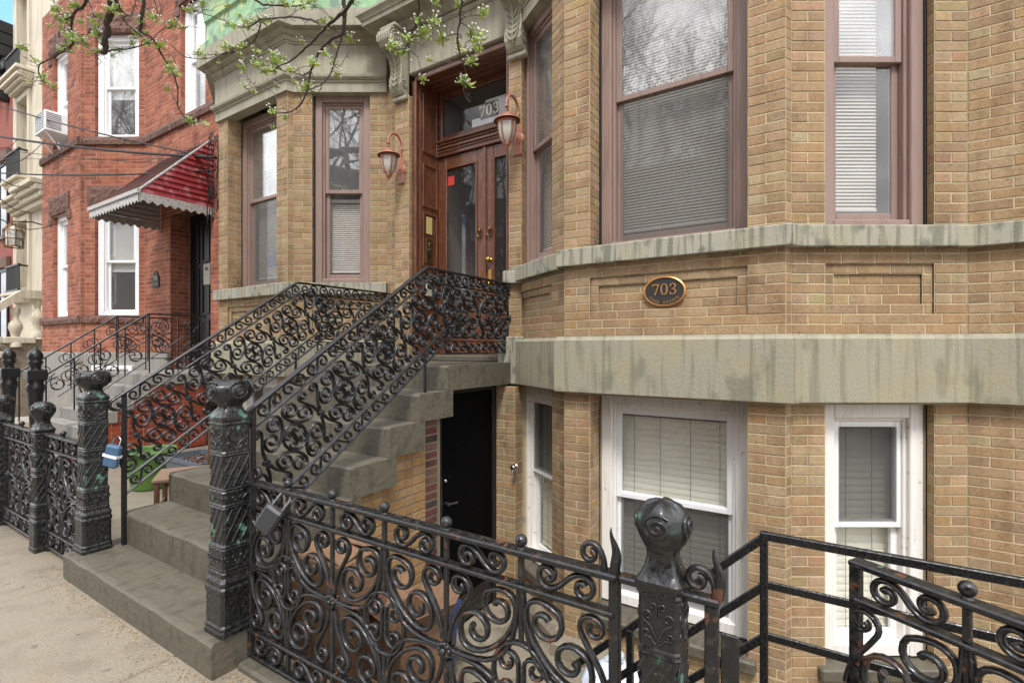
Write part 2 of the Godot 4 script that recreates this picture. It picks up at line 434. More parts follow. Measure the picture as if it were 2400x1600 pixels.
# lay bricks on a facet. openings: Array[Rect2] free of bricks; zones: [[Rect2, z]] recessed or proud fields
func lay(H: House, called: String, T: Transform3D, x0: float, x1: float, y0: float, y1: float, openings := [], zones := [], shift := 0) -> MeshInstance3D:
	var mo := MB.new()
	mo.xf = T
	var todo := []
	for j in range(floori(y0 / H.ch), ceili(y1 / H.ch)):
		var ya := maxf(j * H.ch, y0)
		var yb := minf((j + 1) * H.ch, y1)
		if yb - ya < 0.012: continue
		var ym := (ya + yb) / 2
		var iv := [[x0, x1]]
		for o: Rect2 in openings:
			if ym > o.position.y and ym < o.end.y:
				var nv := []
				for s in iv:
					if o.position.x > s[0]: nv.append([s[0], minf(s[1], o.position.x)])
					if o.end.x < s[1]: nv.append([maxf(s[0], o.end.x), s[1]])
				iv = nv
		var seg := []
		for s in iv:
			if s[1] - s[0] > 0.004: seg.append([s[0], s[1], 0.0])
		for zn in zones:
			var r: Rect2 = zn[0]
			if ym > r.position.y and ym < r.end.y:
				var nv := []
				for s in seg:
					if r.end.x <= s[0] or r.position.x >= s[1]:
						nv.append(s)
						continue
					if r.position.x > s[0] + 0.004: nv.append([s[0], r.position.x, s[2]])
					nv.append([maxf(s[0], r.position.x), minf(s[1], r.end.x), zn[1]])
					if r.end.x < s[1] - 0.004: nv.append([r.end.x, s[1], s[2]])
				seg = nv
		for s in seg:
			mo.quad(Vector3(s[0], ya, s[2] - 0.0035), Vector3(s[1], ya, s[2] - 0.0035), Vector3(s[1], yb, s[2] - 0.0035), Vector3(s[0], yb, s[2] - 0.0035))
			var x: float = s[0]
			var first := true
			while x < s[1] - 0.002:
				var w := H.bl
				if first and (j + shift) % 2 != 0: w = H.bl / 2
				first = false
				if s[1] - (x + w) < 0.045: w = s[1] - x
				todo.append([x + H.joint / 2, ya + H.joint / 2, s[2] + rng.randf_range(-0.0012, 0.0012), w - H.joint, yb - ya - H.joint])
				x += w
	var p := part(called, mo, H.mortar, H.node)
	for t in todo:
		H.recs.append([p, T, t[0], t[1], t[2], t[3], t[4], rng.randi() % H.tones.size()])
	return p

func finish_bricks(H: House, keep := 300) -> void:
	var cam := get_node("camera") as Camera3D
	var inv := cam.transform.affine_inverse()
	var order := []
	for i in H.recs.size():
		var r = H.recs[i]
		var T: Transform3D = r[1]
		var p := inv * (T * Vector3(r[2] + r[5] / 2, r[3] + r[6] / 2, r[4]))
		if p.z > -0.5: continue
		var sx := p.x / -p.z
		var sy := p.y / -p.z
		if absf(sx) > 1.02 or absf(sy) > 0.68: continue
		var nn := (inv.basis * T.basis.z).normalized()
		var face := nn.dot(-p.normalized())
		if face <= 0: continue
		order.append([r[5] * r[6] * face / (p.z * p.z), i])
	order.sort_custom(func(a, b): return a[0] > b[0])
	var single := {}
	for k in mini(keep, order.size()): single[order[k][1]] = true
	var mb := MB.new()
	var cache := {}
	for i in H.recs.size():
		var r = H.recs[i]
		if single.has(i):
			var key := "%d_%d_%d" % [roundi(r[5] * 500), roundi(r[6] * 500), r[7]]
			if not cache.has(key):
				var b := MB.new()
				b.col = H.tones[r[7]]
				brick_to(b, Transform3D.IDENTITY, -r[5] / 2, -r[6] / 2, 0, r[5], r[6])
				cache[key] = b.mesh()
			var o := MeshInstance3D.new()
			o.name = "brick"
			o.mesh = cache[key]; o.material_override = H.mat
			r[0].add_child(o, true)
			o.transform = r[1] * Transform3D(Basis(), Vector3(r[2] + r[5] / 2, r[3] + r[6] / 2, r[4]))
		else:
			var cc: Color = H.tones[r[7]]
			mb.col = Color(cc.r * rng.randf_range(0.93, 1.07), cc.g * rng.randf_range(0.95, 1.05), cc.b * rng.randf_range(0.93, 1.07))
			brick_to(mb, r[1], r[2], r[3], r[4], r[5], r[6])
	mb.xf = Transform3D.IDENTITY
	if mb.v.size() > 0:
		var s := part("brickwork", mb, H.mat, H.node)
		s.set_meta("kind", "stuff")
	print("bricks ", H.recs.size())

# one mitred length of a moulding along plan polyline pl, segment i; prof: [Vector2(out, y)] from the bottom inside, round the face, to the top inside
func mould(pl: Array, i: int, prof: Array, inset := 0.0) -> MB:
	var mb := MB.new()
	var ends := []
	for k in [i, i + 1]:
		var n1 := _nrm(pl, i)
		var n2 := n1
		var other: int = i - 1 if k == i else i + 1
		if other >= 0 and other < pl.size() - 1: n2 = _nrm(pl, other)
		var m := (n1 + n2) / (1.0 + n1.dot(n2))
		var p: Vector2 = pl[k]
		var t: Vector2 = (pl[i + 1] - pl[i]).normalized() * (inset if k == i else -inset)
		var a := []
		for q in prof: a.append(Vector3(p.x + m.x * q.x + t.x, q.y, p.y + m.y * q.x + t.y))
		ends.append(a)
	for k in prof.size() - 1:
		mb.quad(ends[0][k], ends[1][k], ends[1][k + 1], ends[0][k + 1])
	for e in 2:
		var pg := PackedVector2Array()
		for q in prof: pg.append(q)
		var t := Geometry2D.triangulate_polygon(pg)
		for k in range(0, t.size(), 3):
			var a: Vector3 = ends[e][t[k]]; var b: Vector3 = ends[e][t[k + 1]]; var d: Vector3 = ends[e][t[k + 2]]
			var out: Vector3 = ends[e][0] - ends[1 - e][0]
			if (b - a).cross(d - a).dot(out) > 0: mb.tri(a, b, d)
			else: mb.tri(a, d, b)
	return mb

func _nrm(pl: Array, i: int) -> Vector2:
	var d: Vector2 = (pl[i + 1] - pl[i]).normalized()
	return Vector2(-d.y, d.x)

# ---------- windows ----------
# opening x0..x1, y0..y1 in facet T, outer face of the casing at z; ym: top of the lower sash
func window(parent: Node3D, T: Transform3D, x0: float, x1: float, y0: float, y1: float, z: float, ym: float, o := {}) -> Node3D:
	var w := holder("window", parent)
	var fm: Material = o.get("frame", M.taupe_paint)
	var sm: Material = o.get("sash", fm)
	var cw: float = o.get("cw", 0.085)
	var sw: float = o.get("sw", 0.042)
	var hd: float = o.get("head", cw)
	var sl: float = o.get("sill", 0.04)
	var f := MB.new(); f.xf = T
	f.cbox(Vector3(x0, y0, z - 0.10), Vector3(x0 + cw, y1, z), 0.006)
	f.cbox(Vector3(x1 - cw, y0, z - 0.10), Vector3(x1, y1, z), 0.006)
	f.cbox(Vector3(x0 + cw, y1 - hd, z - 0.10), Vector3(x1 - cw, y1, z - 0.002), 0.006)
	f.cbox(Vector3(x0 + cw, y0, z - 0.12), Vector3(x1 - cw, y0 + sl, z - 0.004), 0.006)
	var bead := 0.022
	for s in [[x0 + cw, x0 + cw + bead], [x1 - cw - bead, x1 - cw]]:
		f.cbox(Vector3(s[0], y0 + sl, z - 0.11), Vector3(s[1], y1 - hd, z - 0.03), 0.004)
	f.cbox(Vector3(x0 + cw + bead, y1 - hd - bead, z - 0.11), Vector3(x1 - cw - bead, y1 - hd, z - 0.03), 0.004)
	part("frame", f, fm, w)
	var a := x0 + cw + bead
	var b := x1 - cw - bead
	var yt := y1 - hd - bead
	var yb := y0 + sl
	var zs := [z - 0.045, z - 0.078]
	var lim := [[ym - sw * 0.4, yt], [yb, ym + sw * 0.6]]
	for k in 2:
		var lo: float = lim[k][0]
		var hi: float = lim[k][1]
		var zz: float = zs[k]
		var s := MB.new(); s.xf = T
		var bt := sw * (1.0 if k == 0 else 1.4)
		s.cbox(Vector3(a, lo, zz - 0.03), Vector3(a + sw, hi, zz), 0.004)
		s.cbox(Vector3(b - sw, lo, zz - 0.03), Vector3(b, hi, zz), 0.004)
		s.cbox(Vector3(a + sw, hi - sw, zz - 0.03), Vector3(b - sw, hi, zz - 0.001), 0.004)
		s.cbox(Vector3(a + sw, lo, zz - 0.03), Vector3(b - sw, lo + bt, zz - 0.001), 0.004)
		part("upper_sash" if k == 0 else "lower_sash", s, sm, w)
		var p := MB.new(); p.xf = T
		var zp := zz - 0.015
		for zq in ([0.0, 0.003, 0.008, 0.011, 0.016, 0.019] if o.get("double", true) and k == 0 else [0.0, 0.004] if o.has("screen") or o.has("single_low") else [0.0, 0.003, 0.012, 0.015]):
			p.quad(Vector3(a + sw - 0.004, lo + bt - 0.004, zp - zq + 0.008), Vector3(b - sw + 0.004, lo + bt - 0.004, zp - zq + 0.008), Vector3(b - sw + 0.004, hi - sw + 0.004, zp - zq + 0.008), Vector3(a + sw - 0.004, hi - sw + 0.004, zp - zq + 0.008))
		part("pane", p, M.glass, w)
	if o.has("screen"):
		var s := MB.new(); s.xf = T
		var zc := z - 0.066 if o.screen == "low" else z - 0.042
		var sa := yb + 0.012 if o.screen == "low" else ym + sw * 0.6
		var sb := ym - sw * 0.4 if o.screen == "low" else yt - sw
		s.quad(Vector3(a + 0.03, sa, zc), Vector3(b - 0.03, sa, zc), Vector3(b - 0.03, sb, zc), Vector3(a + 0.03, sb, zc))
		part("insect_screen", s, o.get("mesh", M.screen_mesh), w)
	# the room behind
	var r := MB.new(); r.xf = T
	var d: float = o.get("room", 1.1)
	var zr := z - 0.12
	var q := [Vector3(x0 - 0.02, y0 - 0.03, zr), Vector3(x1 + 0.02, y0 - 0.03, zr), Vector3(x1 + 0.02, y1 + 0.02, zr), Vector3(x0 - 0.02, y1 + 0.02, zr)]
	var e := Vector3(0, 0, -d)
	r.quad(q[0] + e, q[1] + e, q[2] + e, q[3] + e)
	for k in 4: r.quad(q[(k + 1) % 4], q[k], q[k] + e, q[(k + 1) % 4] + e)
	part("room_lining", r, M.room_wall, w)
	return w

# horizontal blind behind the glass; every slat is tilted
func blind(label: String, T: Transform3D, x0: float, x1: float, y0: float, y1: float, z: float, pitch: float, m: Material, singles := false, tilt := 62.0, cords := []) -> Node3D:
	var t := thing("window_blind", label, "blind", T * Vector3((x0 + x1) / 2, y0, z))
	var B := T.basis
	var hw := (x1 - x0) / 2
	var h := MB.new(); h.xf = Transform3D(B, Vector3.ZERO)
	h.cbox(Vector3(-hw, y1 - y0 - 0.035, -0.02), Vector3(hw, y1 - y0, 0.02), 0.003)
	part("head_rail", h, m, t)
	var br := MB.new(); br.xf = h.xf
	br.cbox(Vector3(-hw, 0, -0.014), Vector3(hw, 0.018, 0.014), 0.003)
	part("bottom_rail", br, m, t)
	var wd := pitch * 1.12
	var sl := MB.new()
	sl.xf = Transform3D(Basis(Vector3.RIGHT, deg_to_rad(tilt)), Vector3.ZERO)
	var all := MB.new()
	var th := 0.0012
	for s in ([sl] if singles else []):
		for k in 4:
			var u0 := wd * (k / 4.0 - 0.5)
			var u1 := wd * ((k + 1) / 4.0 - 0.5)
			var c0 := 0.0035 * (1 - pow(u0 / (wd / 2), 2))
			var c1 := 0.0035 * (1 - pow(u1 / (wd / 2), 2))
			s.quad(Vector3(-hw, c0, u1 * 0 + u0), Vector3(-hw, c1, u1), Vector3(hw, c1, u1), Vector3(hw, c0, u0))
			s.quad(Vector3(-hw, c0 - th, u0), Vector3(hw, c0 - th, u0), Vector3(hw, c1 - th, u1), Vector3(-hw, c1 - th, u1))
	var shared: ArrayMesh
	if singles: shared = sl.mesh()
	var y := 0.03
	while y < y1 - y0 - 0.045:
		var jit := rng.randf_range(-1.5, 1.5)
		if singles:
			var o := MeshInstance3D.new()
			o.name = "slat"; o.mesh = shared; o.material_override = m
			t.add_child(o, true)
			o.transform = Transform3D(B * Basis(Vector3.RIGHT, deg_to_rad(jit)), Vector3(0, y, 0))
		else:
			var ang := deg_to_rad(tilt + jit)
			all.xf = Transform3D(B * Basis(Vector3.RIGHT, ang), Vector3(0, y, 0))
			all.quad(Vector3(-hw, 0, -wd / 2), Vector3(-hw, 0.002, 0), Vector3(hw, 0.002, 0), Vector3(hw, 0, -wd / 2))
			all.quad(Vector3(-hw, 0.002, 0), Vector3(-hw, 0, wd / 2), Vector3(hw, 0, wd / 2), Vector3(hw, 0.002, 0))
		y += pitch
	if not singles:
		part("slats", all, m, t).set_meta("kind", "stuff")
	for cx in cords:
		var cd := MB.new(); cd.xf = h.xf
		cd.box(Vector3(-hw + cx - 0.0015, 0.01, wd / 2), Vector3(-hw + cx + 0.0015, y1 - y0 - 0.03, wd / 2 + 0.002))
		part("cord", cd, M.blind_cord, t)
	return t

# ---------- the tan house ----------
const BANDB := 1.192
const BANDT := 1.612
const SILLB := 2.14
const SILLT := 2.272
const ARCH := 4.47
const FLOOR := -0.8

func bay_plan(dx: float) -> Array:
	return [Vector2(-2.67 + dx, -4.10), Vector2(-1.756 + dx, -3.515), Vector2(-1.732 + dx, -3.45), Vector2(-0.233 + dx, -3.45), Vector2(-0.209 + dx, -3.515), Vector2(0.704 + dx, -4.10)]

func reveal(H: House, T: Transform3D, x: float, side: int, y0: float, y1: float, d: float) -> void:
	var R := T * (Transform3D(Basis(Vector3(0, 0, -1), Vector3.UP, Vector3(1, 0, 0)), Vector3(x, 0, 0)) if side < 0 else Transform3D(Basis(Vector3(0, 0, 1), Vector3.UP, Vector3(-1, 0, 0)), Vector3(x, 0, -d)))
	lay(H, "window_reveal", R, 0.004, d - 0.004, y0, y1, [], [], 1)

func bay(H: House, dx: float, near: bool) -> void:
	var P := bay_plan(dx)
	var L: float = P[0].distance_to(P[1])
	var spec := [[0, L - 0.882, L - 0.21, 0.065], [2, 0.213, 1.286, 0.187], [4, 0.21, 0.882, 0.065]]
	for i in 5:
		var T := facet(P[i], P[i + 1])
		var len: float = P[i].distance_to(P[i + 1])
		var op := []
		var zn := []
		for s in spec:
			if s[0] == i:
				op = [Rect2(s[1], SILLT - 0.06, s[2] - s[1], 9), Rect2(s[1], -0.42, s[2] - s[1], BANDB + 0.42)]
				var o1 := Rect2(s[1], 1.752, s[2] - s[1], 0.320)
				var o2 := Rect2(s[1] + 0.062, 1.815, s[2] - s[1] - 0.124, 0.193)
				zn = [[o1, -0.016], [o2, -0.032]]
		var lo := FLOOR if near else -0.3
		lay(H, "wall_face", T, 0, len, lo, BANDB + 0.02, op, zn)
		lay(H, "wall_face", T, 0, len, BANDT - 0.02, SILLB + 0.02, op, zn)
		if op.is_empty():
			lay(H, "wall_face", T, 0, len, SILLT - 0.02, ARCH + 0.03)
		else:
			lay(H, "wall_face", T, 0, op[0].position.x, SILLT - 0.02, ARCH + 0.03)
			lay(H, "wall_face", T, op[0].end.x, len, SILLT - 0.02, ARCH + 0.03)
		for s in spec:
			if s[0] != i: continue
			for side in [-1, 1]:
				var x: float = s[1] if side < 0 else s[2]
				reveal(H, T, x, side, SILLT - 0.04, ARCH + 0.02, s[3])
				reveal(H, T, x, side, -0.42, BANDB + 0.01, s[3])
			# black caulk beads
			var cb := MB.new(); cb.xf = T
			for q in [[s[1] + 0.001, s[1] + 0.014], [s[2] - 0.014, s[2] - 0.001]]:
				cb.box(Vector3(q[0], SILLT - 0.02, -s[3] - 0.03), Vector3(q[1], ARCH, -s[3] + 0.004))
			part("caulk_joint", cb, M.caulk, H.node).set_meta("kind", "stuff")
			var cc := MB.new(); cc.xf = T
			for q in [[s[1] + 0.001, s[1] + 0.014], [s[2] - 0.014, s[2] - 0.001]]:
				cc.box(Vector3(q[0], -0.43, -s[3] - 0.06), Vector3(q[1], BANDB, -s[3] - 0.002))
			part("timber_fillet", cc, M.stucco, H.node).set_meta("kind", "stuff")
			var g := 0.014
			var wide: bool = i == 2
			var ymeet := 3.43 if wide else 3.36
			window(H.node, T, s[1] + g, s[2] - g, SILLT + 0.012, ARCH + 0.02, -s[3], ymeet, {"cw": 0.08, "sill": 0.05, "head": 0.09, "screen": "low"} if wide else {"cw": 0.08, "sill": 0.05, "head": 0.09, "single_low": true})
			window(H.node, T, s[1] + g, s[2] - g, -0.41, BANDB - 0.006, -s[3], 0.40, {"cw": 0.085, "frame": M.white_paint, "sash": M.white_vinyl, "sw": 0.04, "sill": 0.075, "head": 0.10, "room": 0.9, "double": false, "mesh": M.screen_dark, "screen": "low" if wide else "up"})
			# stone sill of the basement window
			var bs := MB.new(); bs.xf = T
			bs.cbox(Vector3(s[1] - 0.05, -0.50, -s[3] - 0.05), Vector3(s[2] + 0.05, -0.422, 0.05), 0.01)
			part("basement_sill", bs, M.bluestone, H.node)
	# stone courses: band, sill course, entablature
	for i in 5:
		part("stone_band", mould(P, i, [Vector2(-0.03, BANDB), Vector2(0.062, BANDB), Vector2(0.07, BANDB + 0.008), Vector2(0.07, BANDT - 0.03), Vector2(0.055, BANDT - 0.012), Vector2(0.05, BANDT), Vector2(-0.03, BANDT + 0.004)], 0.0008), M.sandstone, H.node)
		part("sill_course", mould(P, i, [Vector2(-0.03, SILLB), Vector2(0.05, SILLB), Vector2(0.056, SILLB + 0.006), Vector2(0.056, SILLT - 0.008), Vector2(0.05, SILLT), Vector2(-0.05, SILLT + 0.012)], 0.0008), M.sill_stone, H.node)
		part("architrave", mould(P, i, [Vector2(-0.1, ARCH), Vector2(0.03, ARCH), Vector2(0.03, 4.575), Vector2(0.042, 4.58), Vector2(0.042, 4.60), Vector2(0.055, 4.605), Vector2(0.075, 4.625), Vector2(0.08, 4.65), Vector2(0.08, 4.663), Vector2(-0.1, 4.668)]), M.cornice_stone, H.node)
		part("frieze", mould(P, i, [Vector2(-0.1, 4.668), Vector2(0.034, 4.668), Vector2(0.034, 5.01), Vector2(-0.1, 5.01)]), M.cornice_stone, H.node)
		part("bed_moulding", mould(P, i, [Vector2(-0.1, 5.01), Vector2(0.046, 5.01), Vector2(0.046, 5.03), Vector2(0.06, 5.035), Vector2(0.07, 5.06), Vector2(0.075, 5.075), Vector2(0.10, 5.08), Vector2(0.125, 5.10), Vector2(0.14, 5.12), Vector2(-0.1, 5.125)]), M.cornice_stone, H.node)
		part("cornice_block", mould(P, i, [Vector2(-0.1, 5.125), Vector2(0.20, 5.125), Vector2(0.205, 5.13), Vector2(0.205, 5.325), Vector2(-0.1, 5.335)]), M.cornice_stone, H.node)
		if not near:
			part("copper_panel", mould(P, i, [Vector2(-0.1, 5.335), Vector2(0.19, 5.335), Vector2(0.19, 5.42), Vector2(0.12, 5.44), Vector2(0.11, 5.72), Vector2(0.14, 5.74), Vector2(0.14, 6.05), Vector2(-0.1, 6.05)]), M.verdigris, H.node)
			part("copper_cornice", mould(P, i, [Vector2(-0.1, 6.05), Vector2(0.16, 6.05), Vector2(0.2, 6.12), Vector2(0.3, 6.2), Vector2(0.3, 6.26), Vector2(-0.1, 6.3)]), M.verdigris, H.node)

var H703 := House.new()
func tan_house() -> void:
	var H := H703
	H.node = thing("tan_brick_house", "tan speckled brick row house with two angled bays and entrance number 703", "house", Vector3.ZERO)
	H.mat = M.brick_tan; H.mortar = M.mortar_tan; H.tones = TAN
	bay(H, 0.0, true)
	bay(H, -5.04, false)
	# flat wall to the right of the near bay
	var pr := [Vector2(0.704, -4.10), Vector2(3.2, -4.10)]
	var T := facet(pr[0], pr[1])
	lay(H, "wall_face", T, 0, 2.5, FLOOR, BANDB + 0.02)
	lay(H, "wall_face", T, 0, 2.5, BANDT - 0.02, SILLB + 0.02)
	lay(H, "wall_face", T, 0, 2.5, SILLT - 0.02, 4.5)
	part("stone_band", mould(pr, 0, [Vector2(-0.03, BANDB), Vector2(0.07, BANDB + 0.004), Vector2(0.07, BANDT - 0.03), Vector2(0.05, BANDT), Vector2(-0.03, BANDT + 0.004)]), M.sandstone, H.node)
	part("sill_course", mould(pr, 0, [Vector2(-0.03, SILLB), Vector2(0.056, SILLB + 0.004), Vector2(0.056, SILLT - 0.008), Vector2(0.05, SILLT), Vector2(-0.05, SILLT + 0.012)]), M.sill_stone, H.node)
	# wall by the door: strip left of the pilaster, two pilasters, plinth under the right one
	var Tm := facet(Vector2(-4.40, -4.10), Vector2(-2.3, -4.10))
	lay(H, "wall_face", Tm, 0.02, 0.36, 1.39, 4.52)
	for s in [[-4.05, -3.84, 1.39, 4.25], [-2.555, -2.42, 1.40, 4.27]]:
		var Tp := facet(Vector2(s[0], -3.94), Vector2(s[1], -3.94))
		lay(H, "pilaster_face", Tp, 0, s[1] - s[0], s[2], s[3])
		reveal(H, Tp, s[1] - s[0], -1, s[2], s[3], 0.1)
		reveal(H, Tp, 0, 1, s[2], s[3], 0.16)
	lay(H, "plinth_face", facet(Vector2(-2.62, -3.80), Vector2(-2.40, -3.80)), 0, 0.22, FLOOR, BANDB - 0.01)
	lay(H, "plinth_face", facet(Vector2(-2.40, -3.80), Vector2(-2.40, -3.94)), 0, 0.14, FLOOR, BANDB - 0.01)
	var qb := MB.new()
	qb.box(Vector3(-2.62, FLOOR, -4.1), Vector3(-2.412, BANDB - 0.02, -3.812))
	part("plinth_core", qb, M.mortar_tan, H.node)
	var pb := MB.new()
	pb.cbox(Vector3(-2.64, BANDB, -4.1), Vector3(-2.37, BANDT + 0.02, -3.87), 0.01)
	part("pilaster_base", pb, M.sill_stone, H.node)
	var pc := MB.new()
	pc.cbox(Vector3(-2.60, SILLB - 0.02, -4.1), Vector3(-2.38, SILLT - 0.03, -3.90), 0.01)
	part("pilaster_base", pc, M.sill_stone, H.node)
	# massing behind the facade
	var core := MB.new()
	core.box(Vector3(-7.75, FLOOR, -12), Vector3(-3.92, 9.0, -5.6))
	core.box(Vector3(-2.45, FLOOR, -12), Vector3(3.2, 9.0, -5.6))
	core.box(Vector3(-3.92, 4.6, -12), Vector3(-2.45, 9.0, -4.5))
	core.box(Vector3(-7.72, 5.34, -5.6), Vector3(-4.35, 9.0, -4.12))
	core.box(Vector3(-2.66, 4.5, -5.6), Vector3(3.2, 9.0, -4.12))
	core.box(Vector3(-7.72, FLOOR, -5.6), Vector3(-7.70, 5.3, -4.12))
	core.box(Vector3(3.18, FLOOR, -5.6), Vector3(3.2, 4.6, -4.12))
	part("building_core", core, M.mortar_tan, H.node)
	# floor slabs closing the bays at top and bottom
	finish_bricks(H)

func _ready() -> void:
	rng.seed = 703
	var cam := Camera3D.new()
	cam.name = "camera"
	add_child(cam)
	cam.position = Vector3(0, 1.53, 0)
	cam.rotation.y = deg_to_rad(32.6)
	cam.projection = Camera3D.PROJECTION_FRUSTUM
	cam.near = 0.05
	cam.far = 400.0
	cam.size = 2.0 * cam.near * 800.0 / 1173.0
	cam.frustum_offset = Vector2(0, cam.near * 14.0 / 1173.0)
	cam.current = true
	var env := Environment.new()
	env.background_mode = Environment.BG_SKY
	env.sky = Sky.new()
	env.sky.sky_material = sky_material()
	env.tonemap_mode = Environment.TONE_MAPPER_LINEAR
	env.tonemap_exposure = 2.45
	env.sdfgi_enabled = true; env.ssao_enabled = true; env.ssil_enabled = true
	var we := WorldEnvironment.new()
	we.name = "world_environment"
	we.environment = env
	add_child(we)
	var sun := DirectionalLight3D.new()
	sun.name = "sun"
	sun.light_energy = 0.5
	sun.light_angular_distance = 14.0
	sun.light_color = Color(1.0, 0.985, 0.96)
	sun.shadow_enabled = true
	add_child(sun)
	sun.rotation_degrees = Vector3(-58, 28, 0)
	materials()
	ground()
	tan_house()
	entrance(); stoops(); ironwork(); red_house(); far_houses(); trees(); small_things(); across_street(); 
	print("done")

func sky_material() -> Material:
	# bright broken cloud with small blue gaps
	var W := 1024; var H := 512
	var f := FastNoiseLite.new()
	f.seed = 34; f.frequency = 1.0; f.fractal_octaves = 5
	var g := FastNoiseLite.new()
	g.seed = 40; g.frequency = 3.0; g.fractal_octaves = 4
	var im := Image.create(W, H, false, Image.FORMAT_RGB8)
	for y in H:
		var el := PI / 2 - PI * (y + 0.5) / H
		for x in W:
			var az := TAU * (x + 0.5) / W
			var d := Vector3(sin(az) * cos(el), sin(el), -cos(az) * cos(el))
			var k := clampf(el / (PI / 2), 0.0, 1.0)
			var blue := Color(0.62, 0.74, 0.90).lerp(Color(0.20, 0.42, 0.76), pow(k, 0.6))
			var q := d / (0.35 + absf(d.y))
			var n := f.get_noise_3dv(q * 1.1) + 0.35 * g.get_noise_3dv(q)
			var cov := smoothstep(-0.52, -0.34, n)
			var sh := 0.93 + 0.22 * g.get_noise_3dv(q * 1.7 + Vector3(3, 0, 0))
			var cl := Color(sh * 0.985, sh * 0.99, sh)
			im.set_pixel(x, y, blue.lerp(cl, cov))
	var s := PanoramaSkyMaterial.new()
	s.panorama = ImageTexture.create_from_image(im)
	s.energy_multiplier = 1.15
	return s

func ground() -> void:
	var e := MB.new()
	e.box(Vector3(-60, -1.6, -40), Vector3(60, -1.02, 4.0))
	struct("ground", e, M.area_floor)
	var g := MB.new()
	g.box(Vector3(-60, -1.2, 4.0), Vector3(60, -0.16, 30))
	struct("street", g, M.asphalt)
	var a := MB.new()
	a.box(Vector3(-4.25, FLOOR - 0.2, -4.2), Vector3(3.4, FLOOR, -1.45))
	struct("areaway_floor", a, M.area_floor)
	var y := MB.new()
	y.box(Vector3(-14, -0.3, -4.2), Vector3(-4.26, -0.02, -1.3))
	struct("front_yard_paving", y, M.concrete)
	var sw := holder("sidewalk", self)
	sw.set_meta("kind", "structure")
	var base := MB.new()
	base.box(Vector3(-60, -0.3, -1.44), Vector3(60, -0.012, 3.96))
	part("bedding", base, M.mortar_gray, sw)
	var shapes := {}
	for i in range(-11, 4):
		for j in 4:
			var x0 := -2.75 + i * 1.45
			var z0 := 3.9 - (j + 1) * 1.33
			var hi := Vector3(x0 + 1.438, 0, z0 + 1.324)
			var m := MB.new()
			m.cbox(Vector3(0, -0.1, 0), Vector3(1.438, 0, 1.318), 0.008)
			if not shapes.has(0): shapes[0] = m.mesh()
			var o := MeshInstance3D.new()
			o.name = "slab"; o.mesh = shapes[0]; o.material_override = M.concrete
			sw.add_child(o, true)
			o.position = Vector3(x0, rng.randf_range(-0.003, 0.0), z0)

# ---------- entrance ----------
func text_mesh(t: String, font: String, size: float, depth: float, weight := 400) -> TextMesh:
	var f = SystemFont.new()
	f.font_names = PackedStringArray([font]); f.font_weight = weight
	var tm = TextMesh.new()
	tm.text = t; tm.font = f; tm.font_size = 64; tm.pixel_size = size / 64.0; tm.depth = depth
	tm.curve_step = 1.0
	return tm

func text_part(called: String, tm: TextMesh, m: Material, parent: Node, xf: Transform3D) -> MeshInstance3D:
	var o = MeshInstance3D.new()
	o.name = called; o.mesh = tm; o.material_override = m
	parent.add_child(o, true)
	o.transform = xf
	return o

func rect_frame(mb: MB, x0: float, x1: float, y0: float, y1: float, z0: float, z1: float, w: float, b := 0.004) -> void:
	mb.cbox(Vector3(x0, y0, z0), Vector3(x0 + w, y1, z1), b)
	mb.cbox(Vector3(x1 - w, y0, z0), Vector3(x1, y1, z1), b)
	mb.cbox(Vector3(x0 + w, y0, z0), Vector3(x1 - w, y0 + w, z1 - 0.001), b)
	mb.cbox(Vector3(x0 + w, y1 - w, z0), Vector3(x1 - w, y1, z1 - 0.001), b)

